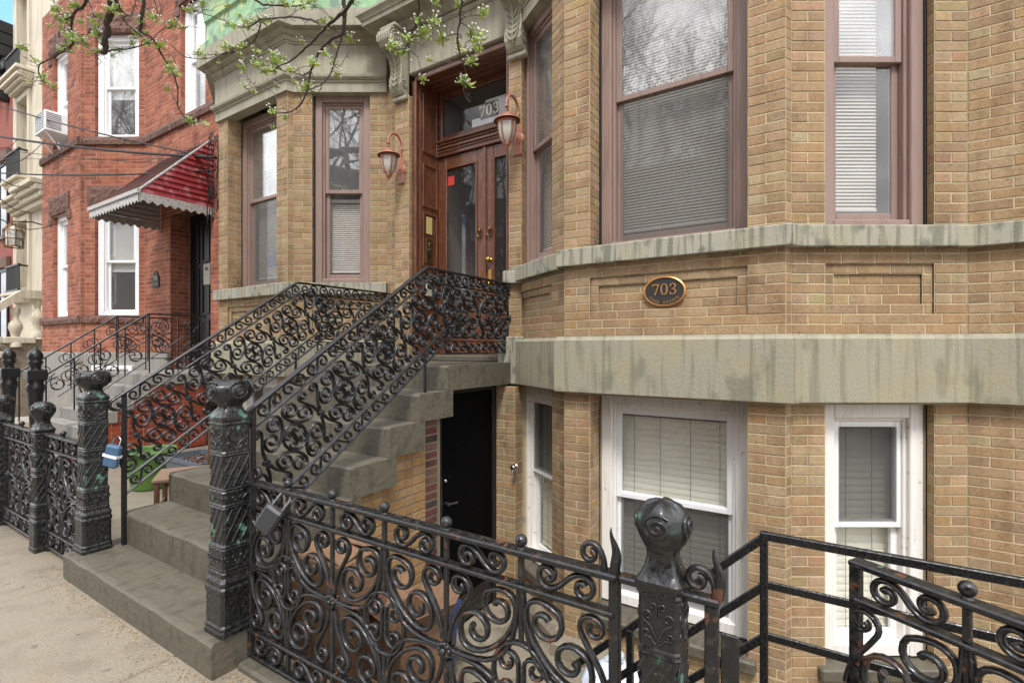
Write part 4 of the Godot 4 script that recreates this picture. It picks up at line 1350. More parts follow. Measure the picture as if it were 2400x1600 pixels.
# open oval whose two ends curl inwards round s1 and s2; clockwise
func oval_scroll(c: Vector2, e1: Vector2, a: float, b: float, s1: Vector2, s2: Vector2) -> PackedVector2Array:
	var e2 = Vector2(-e1.y, e1.x)
	var arc = PackedVector2Array()
	var n = 26
	for i in n + 1:
		var f = deg_to_rad(lerpf(58.0, -238.0, i / float(n)))
		arc.append(c + e1 * a * cos(f) + e2 * b * sin(f))
	var out = PackedVector2Array()
	for k in 2:
		var S = s1 if k == 0 else s2
		var P = arc[0] if k == 0 else arc[n]
		var v = P - S
		var m = 17
		var sp = PackedVector2Array()
		for i in range(1, m + 1):
			var t = i / float(m)
			sp.append(S + v.rotated((1.0 if k == 0 else -1.0) * t * TAU * 1.02) * (1.0 - 0.72 * pow(t, 0.9)))
		if k == 0:
			sp.reverse()
			out.append_array(sp); out.append_array(arc)
		else:
			out.append_array(sp)
	return out

func iron_mesh(p2: PackedVector2Array, sc: Vector2, mir: Vector2, t: float, d: float, knob := true) -> ArrayMesh:
	var mb = MB.new()
	var pts = PackedVector3Array()
	var ws = PackedFloat32Array()
	var n = p2.size()
	for i in n:
		pts.append(Vector3(p2[i].x * sc.x * mir.x, p2[i].y * sc.y * mir.y, 0))
		var e = minf(i, n - 1 - i)
		ws.append(t * (1.3 - 0.06 * e) if knob and e < 5 else t)
	mb.tube(pts, ws, d, Vector3.BACK, 8)
	return mb.mesh()

func put(parent: Node, called: String, m: Mesh, xf: Transform3D, mat: Material) -> void:
	var o = MeshInstance3D.new()
	o.name = called; o.mesh = m; o.material_override = mat
	parent.add_child(o, true)
	o.transform = xf

var motif_cache = {}
func motif(w: float, h: float, t: float, d: float) -> Dictionary:
	var key = "%.3f_%.3f_%.4f" % [w, h, t]
	if motif_cache.has(key): return motif_cache[key]
	var o = {}
	var sc = Vector2(w, h)
	var cs = oval_scroll(Vector2(.287, .262), Vector2(.65, .76).normalized(), .238, .128, Vector2(.362, .352), Vector2(.218, .19))
	var st = strand([Vector2(.02, .01), 0.0, -4.0], [Vector2(.487, .50), 0.0, 88.0], 0.55)
	var sm = strand([Vector2(.022, .06), 0.0, 80.0], [Vector2(.10, .405), .072, -28.0, 1.0], 0.5, 1.2)
	for sx in [-1, 1]:
		for sy in [-1, 1]:
			var mr = Vector2(sx, sy)
			o["c%d%d" % [sx, sy]] = iron_mesh(cs, sc, mr, t, d)
			o["s%d%d" % [sx, sy]] = iron_mesh(st, sc, mr, t * 0.95, d * 0.9, false)
			o["k%d%d" % [sx, sy]] = iron_mesh(sm, sc, mr, t * 0.9, d * 0.9)
		var mc = strand([Vector2(.082, .075), .066, 180.0, 1.0], [Vector2(.082, -.075), .066, 180.0, 1.0], 0.3, 1.15)
		o["m%d" % sx] = iron_mesh(mc, sc, Vector2(sx, 1), t * 0.8, d * 0.85)
	var rg = PackedVector2Array()
	for i in 33: rg.append(Vector2(.172 * cos(TAU * i / 32), .2 * sin(TAU * i / 32)))
	o["ring"] = iron_mesh(rg, sc, Vector2.ONE, t * 0.95, d * 0.95, false)
	var ro = MB.new()
	var rr = w * 0.052
	ro.xf = Transform3D(Basis(Vector3.RIGHT, PI / 2), Vector3.ZERO)
	for s in [-1.0, 1.0]:
		ro.xf = Transform3D(Basis(Vector3.RIGHT, s * PI / 2), Vector3(0, 0, s * d * 0.4))
		for k in 8:
			var a = TAU * k / 8
			ro.ball(Vector3(rr * 0.62 * cos(a), d * 0.5, rr * 0.62 * sin(a)), rr * 0.36, 6, 4, 0.8)
		ro.ball(Vector3(0, d * 0.75, 0), rr * 0.4, 8, 5)
		ro.lathe(Vector3.ZERO, [Vector2(rr * 0.9, 0), Vector2(rr * 0.9, d * 0.5), Vector2(0.0001, d * 0.6)], 12)
	o["rosette"] = ro.mesh()
	motif_cache[key] = o
	return o

# scrollwork field: T maps (along, up, out); yc centre height of the field
func field(N: Node3D, T: Transform3D, ros: Array, x0: float, x1: float, yc: float, w: float, h: float, t: float, d: float, mat: Material, doubled := true) -> void:
	var mo = motif(w, h, t, d)
	for r in ros:
		var X = T * Transform3D(Basis(), Vector3(r, yc, 0))
		for sx in [-1, 1]:
			var far: float = r + sx * w * 0.5
			if far < x0 - 0.03 or far > x1 + 0.03: continue
			for sy in [-1, 1]:
				put(N, "scroll", mo["c%d%d" % [sx, sy]], X, mat)
				if doubled: put(N, "strand", mo["s%d%d" % [sx, sy]], X, mat)
				put(N, "small_scroll", mo["k%d%d" % [sx, sy]], X, mat)
		if r > x0 + 0.02 and r < x1 - 0.02: put(N, "rosette", mo["rosette"], X, mat)
	var seen = {}
	for r in ros:
		for sx in [-1, 1]:
			var c: float = r + sx * w * 0.5
			var ck = roundi(c * 50)
			if c < x0 + 0.06 or c > x1 - 0.06 or seen.has(ck) or seen.has(ck + 1) or seen.has(ck - 1): continue
			seen[ck] = true
			var X = T * Transform3D(Basis(), Vector3(c, yc, 0))
			put(N, "medallion_ring", mo["ring"], X, mat)
			for q in [-1, 1]: put(N, "medallion_scroll", mo["m%d" % q], X, mat)

func frieze(N: Node3D, T: Transform3D, x0: float, x1: float, y0: float, y1: float, n: int, t: float, d: float, mat: Material) -> void:
	var w = (x1 - x0) / n
	var H = y1 - y0
	var r = minf(0.52 * H - t * 0.6, w * 0.24)
	var ms = []
	for f in [1.0, -1.0]:
		var p = strand([Vector2(-0.24 * w * f, 0.02 * H), r, -55.0 if f > 0 else 235.0, 1.0 * f], [Vector2(0.24 * w * f, -0.02 * H), r, 125.0 if f > 0 else 55.0, -1.0 * f], 0.45, 1.15)
		ms.append(iron_mesh(p, Vector2.ONE, Vector2.ONE, t, d))
	for i in n:
		put(N, "frieze_scroll", ms[i % 2], T * Transform3D(Basis(), Vector3(x0 + (i + 0.5) * w, (y0 + y1) / 2, 0)), mat)

func bar_mb(T: Transform3D, x0: float, x1: float, y0: float, y1: float, hz: float, b := 0.003) -> MB:
	var m = MB.new()
	m.xf = T
	m.cbox(Vector3(x0, y0, -hz), Vector3(x1, y1, hz), b)
	return m

func ball_finial(N: Node3D, T: Transform3D, x: float, y: float, r: float, mat: Material) -> void:
	var m = MB.new()
	m.xf = T
	m.lathe(Vector3(x, y, 0), [Vector2(r * 0.7, 0), Vector2(r * 0.6, r * 0.25), Vector2(r * 0.45, r * 0.4)], 10)
	m.ball(Vector3(x, y + r * 1.25, 0), r, 14, 10)
	part("ball_finial", m, mat, N)

func flame(N: Node3D, T: Transform3D, x: float, y: float, mat: Material) -> void:
	var m = MB.new()
	m.xf = T
	var pts = PackedVector3Array()
	var ws = PackedFloat32Array()
	for i in 11:
		var t = i / 10.0
		pts.append(Vector3(x + 0.014 * sin(t * TAU * 0.85) * t, y + 0.125 * t, 0))
		ws.append(lerpf(0.015, 0.0015, pow(t, 1.2)) * (1.0 + 0.3 * sin(t * PI)))
	m.tube(pts, ws, 0.0, Vector3.BACK, 8)
	part("flame_spike", m, mat, N)

func top_scroll(N: Node3D, T: Transform3D, x: float, y: float, f: float, r: float, mat: Material) -> void:
	var p = strand([Vector2(x + f * r * 1.25, y - 0.005), 0.0, 92.0], [Vector2(x, y + r * 1.05), r, 25.0 if f > 0 else 155.0, 1.0 * f], 0.5, 1.15)
	put(N, "end_scroll", iron_mesh(p, Vector2.ONE, Vector2.ONE, 0.0085, 0.012), T, mat)

const FY := [0.885, 0.773, 0.168, 0.053]
func fence_run(N: Node3D, T: Transform3D, x0: float, x1: float, med0: float, mat: Material, ends := [true, true], gnd := 0.0) -> void:
	var s = 0.3115
	part("top_rail", bar_mb(T, x0 - 0.012, x1 + 0.012, FY[0] - 0.020, FY[0], 0.026, 0.006), mat, N)
	part("second_rail", bar_mb(T, x0, x1, FY[1] - 0.016, FY[1], 0.020, 0.005), mat, N)
	part("third_rail", bar_mb(T, x0, x1, FY[2] - 0.016, FY[2], 0.020, 0.005), mat, N)
	part("bottom_rail", bar_mb(T, x0, x1, FY[3] - 0.016, FY[3], 0.020, 0.005), mat, N)
	for k in 2:
		if ends[k]:
			var x = x0 if k == 0 else x1
			part("end_bar", bar_mb(T, x - 0.016, x + 0.016, gnd, FY[0] - 0.0205, 0.012, 0.003), mat, N)
	var ros = []
	var x = med0 - s
	while x < x1 + 0.1:
		ros.append(x)
		x += 2 * s
	var b = med0 - s
	var bars = []
	while b < x1 - 0.05:
		if b > x0 + 0.05:
			bars.append(b)
		b += s
	field(N, T, ros, x0, x1, (FY[1] - 0.016 + FY[2]) / 2, 2 * s, FY[1] - 0.016 - FY[2], 0.0088, 0.015, mat)
	var i = 0
	for bx in bars:
		var isros = false
		for r in ros: if absf(r - bx) < 0.02: isros = true
		var ym = (FY[1] + FY[2]) / 2
		part("upright", bar_mb(T, bx - 0.009, bx + 0.009, FY[1], FY[0] - 0.0205, 0.009, 0.003), mat, N)
		part("upright", bar_mb(T, bx - 0.009, bx + 0.009, FY[3], FY[2] - 0.0165, 0.009, 0.003), mat, N)
		if isros:
			part("upright", bar_mb(T, bx - 0.009, bx + 0.009, FY[2], FY[1] - 0.0165, 0.008, 0.003), mat, N)
		else:
			part("upright", bar_mb(T, bx - 0.008, bx + 0.008, ym + 0.115, FY[1] - 0.0165, 0.008, 0.003), mat, N)
			part("upright", bar_mb(T, bx - 0.008, bx + 0.008, FY[2], ym - 0.125, 0.008, 0.003), mat, N)
		ball_finial(N, T, bx, FY[0], 0.0205, mat)
	var all = [x0] + bars + [x1]
	for k in all.size() - 1:
		var a: float = all[k]
		var e: float = all[k + 1]
		if e - a < 0.12: continue
		var nn = 1
		var TT = T
		frieze_one(N, TT, a + 0.012, e - 0.012, FY[1], FY[0] - 0.02, k % 2 == 0, 0.009, 0.015, mat)
		frieze_one(N, TT, a + 0.012, e - 0.012, FY[3], FY[2] - 0.016, k % 2 == 1, 0.0085, 0.015, mat)

func frieze_one(N: Node3D, T: Transform3D, x0: float, x1: float, y0: float, y1: float, flip: bool, t: float, d: float, mat: Material) -> void:
	var w = x1 - x0
	var H = y1 - y0
	var r = 0.53 * H - t
	var f = -1.0 if flip else 1.0
	var cx = minf(0.215 * w, r * 1.45)
	var p = strand([Vector2(-cx * f, 0.06 * H), r, -62.0 if f > 0 else 242.0, 1.0 * f], [Vector2(cx * f, -0.06 * H), r, 118.0 if f > 0 else 62.0, -1.0 * f], 0.5, 1.2)
	put(N, "frieze_scroll", iron_mesh(p, Vector2.ONE, Vector2.ONE, t, d), T * Transform3D(Basis(), Vector3((x0 + x1) / 2, (y0 + y1) / 2, 0)), mat)

# twisted flutes on the four faces of a square shaft
func flutes(mb: MB, h: float, y0: float, y1: float, n: int, dirn := 1.0) -> void:
	for f in 4:
		var B = Basis(Vector3.UP, f * PI / 2)
		for k in range(-n, n + 1):
			var pts = PackedVector3Array()
			var ws = PackedFloat32Array()
			for i in 8:
				var t = i / 7.0
				var u = (k + 0.5) / float(n) * h * 2.0 + (t - 0.5) * (y1 - y0) * 0.55 * dirn
				if absf(u) > h * 0.97: continue
				pts.append(B * Vector3(u, lerpf(y0, y1, t), h))
				ws.append(0.0068)
			if pts.size() > 1: mb.tube(pts, ws, 0.0036, B * Vector3.BACK, 6)

func relief(mb: MB, h: float, y0: float, y1: float, kind: int) -> void:
	for f in 4:
		var B = Basis(Vector3.UP, f * PI / 2)
		for s in [-1.0, 1.0]:
			var c = (y0 + y1) / 2
			var H = y1 - y0
			var list = []
			if kind == 0:
				list = [strand([Vector2(0.004, c - H * 0.3), 0.0, 60.0], [Vector2(h * 0.5, c + H * 0.12), h * 0.3, -60.0, 1.0], 0.5, 1.1), strand([Vector2(0.006, c - H * 0.42), 0.0, 20.0], [Vector2(h * 0.55, c - H * 0.22), h * 0.2, -100.0, 1.0], 0.5, 1.1), strand([Vector2(0.004, c + H * 0.1), 0.0, 90.0], [Vector2(h * 0.25, c + H * 0.33), h * 0.18, 180.0, -1.0], 0.4, 1.0)]
			else:
				list = [strand([Vector2(h * 0.3, c), H * 0.24, -40.0, 1.0], [Vector2(h * 0.78, c), H * 0.2, 140.0, -1.0], 0.4, 1.0)]
			for p2 in list:
				var pts = PackedVector3Array()
				for q in p2: pts.append(B * Vector3(q.x * s, q.y, h))
				mb.tube(pts, PackedFloat32Array([0.004]), 0.004, B * Vector3.BACK, 5)

func newel(called: String, label: String, at: Vector3, big: bool, grp: String) -> Node3D:
	var t = thing(called, label, "newel post", at, grp)
	var m: Material = M.iron_newel
	var k = 1.0 if big else 0.84
	var b = MB.new()
	if big:
		b.stack(Vector3.ZERO, [[0.084, 0.0], [0.086, 0.02], [0.082, 0.03], [0.084, 0.045], [0.079, 0.055], [0.079, 0.195], [0.083, 0.205], [0.083, 0.222], [0.078, 0.232], [0.081, 0.242], [0.081, 0.255], [0.072, 0.275]], 0.014)
	else:
		b.stack(Vector3.ZERO, [[0.066, 0.0], [0.068, 0.03], [0.064, 0.04], [0.064, 0.2], [0.067, 0.21], [0.067, 0.225], [0.058, 0.245]], 0.012)
	part("base", b, m, t)
	var d = MB.new()
	var sh = 0.0635 if big else 0.053
	var ys = [0.275, 0.43, 0.60, 0.69, 0.85, 1.02] if big else [0.245, 0.36, 0.56, 0.62, 0.72, 0.90]
	var pr = [[sh + 0.008, ys[0]]]
	for q in [[0.008, 0.02], [0.005, 0.026], [0.008, 0.034], [0.006, 0.04]]: pr.append([sh + q[0], ys[0] + q[1]])
	pr += [[sh + 0.006, ys[1] - 0.03], [sh + 0.009, ys[1] - 0.024], [sh + 0.006, ys[1] - 0.016], [sh + 0.009, ys[1] - 0.01], [sh, ys[1]], [sh, ys[2] - 0.004], [sh + 0.006, ys[2]], [sh + 0.003, ys[2] + 0.008], [sh + 0.006, ys[2] + 0.014], [sh + 0.002, ys[2] + 0.02], [sh + 0.002, ys[3] - 0.02], [sh + 0.006, ys[3] - 0.014], [sh + 0.003, ys[3] - 0.008], [sh + 0.005, ys[3]], [sh, ys[3] + 0.006], [sh, ys[4] - 0.006], [sh + 0.004, ys[4]], [sh + 0.002, ys[4] + 0.008], [sh + 0.004, ys[4] + 0.014], [sh + 0.001, ys[4] + 0.02], [sh + 0.001, ys[5] - 0.03], [sh + 0.006, ys[5] - 0.02], [sh + 0.004, ys[5] - 0.012], [sh + 0.009, ys[5]], [sh + 0.009, ys[5] + 0.012]]
	d.stack(Vector3.ZERO, pr, 0.010)
	part("shaft", d, m, t)
	var fl = MB.new()
	flutes(fl, sh, ys[1] + 0.006, ys[2] - 0.008, 3)
	flutes(fl, sh, ys[3] + 0.01, ys[4] - 0.01, 3)
	part("twisted_flutes", fl, m, t).set_meta("kind", "stuff")
	var rl = MB.new()
	relief(rl, sh + 0.001, ys[4] + 0.02, ys[5] - 0.03, 0)
	relief(rl, sh + 0.002, ys[2] + 0.02, ys[3] - 0.02, 1)
	relief(rl, sh + 0.006, ys[0] + 0.05, ys[1] - 0.035, 1)
	part("relief", rl, m, t).set_meta("kind", "stuff")
	# lobed cap
	var c = MB.new()
	var y0: float = ys[5] + 0.012
	var R = 0.097 if big else 0.073
	var prof = [[sh + 0.009, 0.0, 1.0], [sh * 0.98, 0.012, 0.95], [sh * 0.82, 0.026, 0.8], [sh * 0.74, 0.04, 0.6], [sh * 0.76, 0.055, 0.4], [R * 0.82, 0.078, 0.2], [R * 0.97, 0.10, 0.1], [R, 0.12, 0.1], [R * 0.97, 0.14, 0.1], [R * 0.88, 0.157, 0.1], [R * 0.68, 0.169, 0.0], [R * 0.4, 0.175, 0.0], [0.0005, 0.176, 0.0]] if big else [[sh + 0.009, 0.0, 1.0], [sh * 1.0, 0.012, 0.95], [sh * 0.86, 0.03, 0.75], [sh * 0.78, 0.055, 0.5], [sh * 0.82, 0.075, 0.35], [R * 0.82, 0.098, 0.2], [R * 0.96, 0.12, 0.1], [R, 0.14, 0.08], [R * 0.97, 0.16, 0.08], [R * 0.85, 0.182, 0.05], [R * 0.62, 0.198, 0.0], [R * 0.33, 0.207, 0.0], [0.0005, 0.209, 0.0]]
	var seg = 48
	var k0 = c.v.size()
	for i in prof.size():
		for j in seg + 1:
			var a = TAU * j / seg
			var ca = cos(a)
			var sa = sin(a)
			var f: float = lerpf(1.0, minf(1.0 / maxf(absf(ca), absf(sa)), 1.3), prof[i][2])
			var lobe = 1.0
			if i >= 5: lobe = 1.0 - 0.13 * pow(absf(cos(2.0 * a + PI / 2)), 6.0) * (1.0 if i < 12 else 0.0)
			var rr: float = prof[i][0] * f * lobe
			c.pt(Vector3(rr * ca, y0 + prof[i][1] * (1.0 if lobe > 0.99 or i < 9 else 0.97), rr * sa), Vector3.UP)
	for i in prof.size() - 1:
		for j in seg:
			var a = k0 + i * (seg + 1) + j
			c.ix.append_array([a, a + 1, a + seg + 2, a, a + seg + 2, a + seg + 1])
	smooth_normals(c, k0, prof.size(), seg)
	for f in 4:
		var B = Basis(Vector3.UP, f * PI / 2)
		var pts = PackedVector3Array()
		for q in 34:
			var an: float = q * 0.40 + 0.8
			var rr: float = R * 0.56 * (1.0 - q / 38.0)
			var px: float = rr * cos(an)
			var py = rr * sin(an) * 0.85
			var z = sqrt(maxf(R * R - px * px - py * py * 1.15, 0.0)) * 0.985
			pts.append(B * Vector3(px, y0 + (0.125 if big else 0.145) + py, z))
		c.tube(pts, PackedFloat32Array([0.006]), 0.0045, B * Vector3.BACK, 5)
	part("cap", c, m, t)
	return t

func smooth_normals(c: MB, k0: int, rows: int, seg: int) -> void:
	for i in rows:
		for j in seg + 1:
			var a: Vector3 = c.v[k0 + i * (seg + 1) + (j + 1) % seg] - c.v[k0 + i * (seg + 1) + (j + seg - 1) % seg]
			var b: Vector3 = c.v[k0 + mini(i + 1, rows - 1) * (seg + 1) + j] - c.v[k0 + maxi(i - 1, 0) * (seg + 1) + j]
			var nn = b.cross(a)
			if nn.length_squared() > 1e-14: c.n[k0 + i * (seg + 1) + j] = nn.normalized()

func stair_rail(X: float, label: String) -> void:
	var N = thing("stair_railing", label, "railing", Vector3(X, TOPS[6], -1.45), "scrolled railings of the 703 stoop")
	var off = Transform3D(Basis(), -Vector3(X, TOPS[6], -1.45))
	var m: Material = M.iron
	var S0 = Vector3(X, 1.20, -1.434)
	var S1 = Vector3(X, 2.131, -2.795)
	var ax = (S1 - S0).normalized()
	var T = off * Transform3D(Basis(ax, Vector3.RIGHT.cross(ax), Vector3.RIGHT), S0)
	var TL = off * Transform3D(Basis(Vector3(0, 0, -1), Vector3.UP, Vector3.RIGHT), S1)
	var L = S0.distance_to(S1)
	var LE = 1.205
	# rails: offsets square to the slope, and below on the level
	var of = [0.0, -0.092, -0.50, -0.585]
	var lv = [0.0, -0.105, -0.545, -0.642]
	var tan2 = tan(atan2(ax.y, -ax.z) / 2.0)
	for i in 4:
		var hw = 0.022 if i == 0 else 0.013
		var ht = 0.016 if i == 0 else 0.011
		var e: float = L - of[i] * tan2
		var s = 0.0 if i == 0 else -of[i] * 0.12
		if i > 0: s = (0.036 + 0.567 * of[i]) / 0.825
		part("hand_rail" if i == 0 else "rail", bar_mb(T, s - (0.03 if i == 0 else 0.0), e, of[i] - ht, of[i], hw, 0.004), M.iron_rail if i != 1 else m, N)
		part("hand_rail" if i == 0 else "rail", bar_mb(TL, -lv[i] * tan2 - 0.004, LE, lv[i] - ht, lv[i], hw, 0.004), m, N)
	# volute where the hand rail starts
	var vp = strand([Vector2(0.05, -0.008), 0.0, 180.0], [Vector2(-0.045, -0.05), 0.042, 95.0, 1.0], 0.5, 0.8)
	put(N, "volute", iron_mesh(vp, Vector2.ONE, Vector2.ONE, 0.011, 0.02), T, m)
	# posts
	part("post", bar_mb(off * Transform3D(Basis(Vector3(0, 0, -1), Vector3.UP, Vector3.RIGHT), Vector3(X, 0, -1.47)), -0.014, 0.014, TOPS[6], 1.205, 0.014), m, N)
	part("post", bar_mb(TL, LE - 0.012, LE + 0.012, 1.394 - 2.131, 0.0, 0.012), m, N)
	part("post", bar_mb(TL, -0.02, 0.0, 1.196 - 2.131, -0.66, 0.009), m, N)
	part("wall_tie", bar_mb(TL, LE, LE + 0.14, -0.16, -0.15, 0.005), m, N)
	field(N, T, [-0.07, 0.34, 0.75, 1.16, 1.57], -0.12, L + 0.19, -0.301, 0.41, 0.385, 0.0088, 0.014, m, false)
	field(N, TL, [0.185, 0.66, 1.135], 0.14, LE, -0.330, 0.475, 0.42, 0.0088, 0.014, m, false)
	var mo = motif(0.41, 0.385, 0.0088, 0.014)
	for q in [["scroll", "c-1-1"], ["small_scroll", "k-1-1"]]: put(N, q[0], mo[q[1]], T * Transform3D(Basis(), Vector3(-0.07, -0.301, 0)), m)
	frieze(N, T, 0.03, L, of[1], of[0] - 0.016, 9, 0.0072, 0.012, m)
	frieze(N, T, -0.30, L + 0.12, of[3], of[2] - 0.011, 11, 0.0072, 0.012, m)
	frieze(N, TL, 0.04, LE - 0.01, lv[1], lv[0] - 0.016, 6, 0.0072, 0.012, m)
	frieze(N, TL, 0.2, LE - 0.01, lv[3], lv[2] - 0.011, 5, 0.0072, 0.012, m)

func ironwork() -> void:
	mk("iron_rail", W_(), 0.38, {"tex": M.iron.albedo_texture, "size": 0.5, "spec": 0.5})
	stair_rail(-2.55, "black scrolled iron railing on the right of the stoop, nearest the bay")
	stair_rail(-4.13, "black scrolled iron railing on the left of the stoop, beyond the steps")
	newel("cast_iron_newel", "tall cast iron newel with lobed cap at the right foot of the stoop", Vector3(-2.475, TOPS[6], -1.315), true, "large newels at the foot of the stoop")
	newel("cast_iron_newel", "tall cast iron newel with lobed cap at the left foot of the stoop", Vector3(-4.215, TOPS[6], -1.325), true, "large newels at the foot of the stoop")
	newel("fence_newel", "glossy fence newel with rounded knob and green patina in the foreground", Vector3(-0.385, 0.0, -1.365), false, "small newels along the fences")
	newel("fence_newel", "small newel between the two fence panels left of the stoop", Vector3(-5.05, 0.0, -1.28), false, "small newels along the fences")
	newel("fence_newel", "small newel cut by the left edge, end of the far fence panel", Vector3(-6.08, 0.0, -1.28), false, "small newels along the fences")
	newel("fence_newel", "small newel that carries the hinges of the open gate at right", Vector3(0.94, 0.0, -1.33), false, "small newels along the fences")
	# near fence
	var m: Material = M.iron_worn
	var I = Transform3D(Basis(), Vector3(0, 0, -1.37))
	var f = thing("iron_fence", "black scrolled iron fence with ball finials between stoop and near newel", "fence", Vector3(-1.45, 0.03, -1.37), "scrolled fence panels")
	var T = Transform3D(Basis(), Vector3(1.45, -0.03, 0))
	fence_run(f, T, -2.39, -0.525, -2.087, m, [true, true], 0.03)
	part("top_rail", bar_mb(T, -0.51, -0.24, FY[0] - 0.020, FY[0], 0.02, 0.006), m, f)
	flame(f, T, -0.525, FY[0], m)
	top_scroll(f, T, -0.60, FY[0] + 0.002, 1.0, 0.034, m)
	top_scroll(f, T, -2.335, FY[0] + 0.004, -1.0, 0.030, m)
	flame(f, T, -0.245, FY[0], m)
	top_scroll(f, T, -0.295, FY[0] + 0.002, 1.0, 0.034, m)
	part("latch_post", bar_mb(T, -0.278, -0.245, 0.0, FY[0] - 0.021, 0.014), m, f)
	part("latch_plate", bar_mb(T, -0.24, -0.196, 0.50, 0.80, 0.004, 0.02), m, f)
	# gate, standing open
	var g = thing("iron_gate", "scrolled iron gate standing half open at the right edge", "gate", Vector3(0.049, 0.03, -1.86))
	var ga = Vector3(0.859, 0, 0.512).normalized()
	var TG = Transform3D(Basis(ga, Vector3.UP, ga.cross(Vector3.UP)), Vector3(0, -0.03, 0))
	fence_run(g, TG, 0.016, 0.95, 0.285, m, [true, true], 0.035)
	# fence panels left of the stoop
	var f2 = thing("iron_fence", "short scrolled fence panel between the left stoop newel and the small newel", "fence", Vector3(-4.66, 0.0, -1.29), "scrolled fence panels")
	fence_run(f2, Transform3D(Basis(), Vector3(4.66, 0, 0)), -4.98, -4.33, -4.66, M.iron_worn, [true, true], 0.0)
	var f3 = thing("iron_fence", "scrolled fence panel at the left edge beyond the small newel", "fence", Vector3(-5.56, 0.0, -1.28), "scrolled fence panels")
	fence_run(f3, Transform3D(Basis(), Vector3(5.56, 0, 0)), -6.0, -5.13, -5.56, M.iron_worn, [true, true], 0.0)
	area_rail()

func W_() -> Color:
	return Color.WHITE

func area_rail() -> void:
	var N = thing("area_railing", "plain black steel bar railing along the area stair", "railing", Vector3(-0.217, 0.0, -2.12))
	var m: Material = M.iron
	var T = Transform3D(Basis(), Vector3.ZERO)
	var pts = [[-0.012, 0.83], [-0.012, 0.645], [-0.012, 0.45]]
	for i in 3:
		var y: float = pts[i][1]
		part("rail", bar_mb(T, 0.0, 3.3, y - 0.03, y, 0.012 if i == 0 else 0.006), m, N)
		var ax = Vector3(-0.72, -0.69, 0).normalized()
		var TS = Transform3D(Basis(-ax, Vector3.BACK.cross(-ax), Vector3.BACK), Vector3(0.0, y, 0))
		part("sloping_rail", bar_mb(TS, -1.12, 0.0, -0.03, 0.0, 0.012 if i == 0 else 0.006), m, N)
	part("post", bar_mb(T, -0.014, 0.014, 0.0, 0.83, 0.014), m, N)
	part("post", bar_mb(T, -0.54, -0.512, -0.6, 0.30, 0.014), m, N)
	part("post", bar_mb(T, 1.4, 1.428, 0.0, 0.80, 0.014), m, N)

# ---------- red brick house 705 ----------
var HR = House.new()
func rough_block(lo: Vector3, hi: Vector3, T: Transform3D, amp: float) -> MB:
	# rock-faced stone: the outer face is a lumpy grid
	var m = MB.new()
	m.xf = T
	var nx = maxi(2, int((hi.x - lo.x) / 0.06))
	var ny = maxi(2, int((hi.y - lo.y) / 0.06))
	var g = []
	for j in ny + 1:
		var row = []
		for i in nx + 1:
			var edge = i == 0 or j == 0 or i == nx or j == ny
			row.append(Vector3(lerpf(lo.x, hi.x, i / float(nx)), lerpf(lo.y, hi.y, j / float(ny)), hi.z - (amp if edge else rng.randf_range(0.0, amp))))
		g.append(row)
	for j in ny:
		for i in nx:
			m.tri(g[j][i], g[j][i + 1], g[j + 1][i + 1])
			m.tri(g[j][i], g[j + 1][i + 1], g[j + 1][i])
	var z1 = hi.z - amp
	m.quad(Vector3(lo.x, lo.y, lo.z), Vector3(hi.x, lo.y, lo.z), Vector3(hi.x, lo.y, z1), Vector3(lo.x, lo.y, z1))
	m.quad(Vector3(lo.x, hi.y, z1), Vector3(hi.x, hi.y, z1), Vector3(hi.x, hi.y, lo.z), Vector3(lo.x, hi.y, lo.z))
	m.quad(Vector3(hi.x, lo.y, z1), Vector3(hi.x, lo.y, lo.z), Vector3(hi.x, hi.y, lo.z), Vector3(hi.x, hi.y, z1))
	m.quad(Vector3(lo.x, lo.y, lo.z), Vector3(lo.x, lo.y, z1), Vector3(lo.x, hi.y, z1), Vector3(lo.x, hi.y, lo.z))
	return m

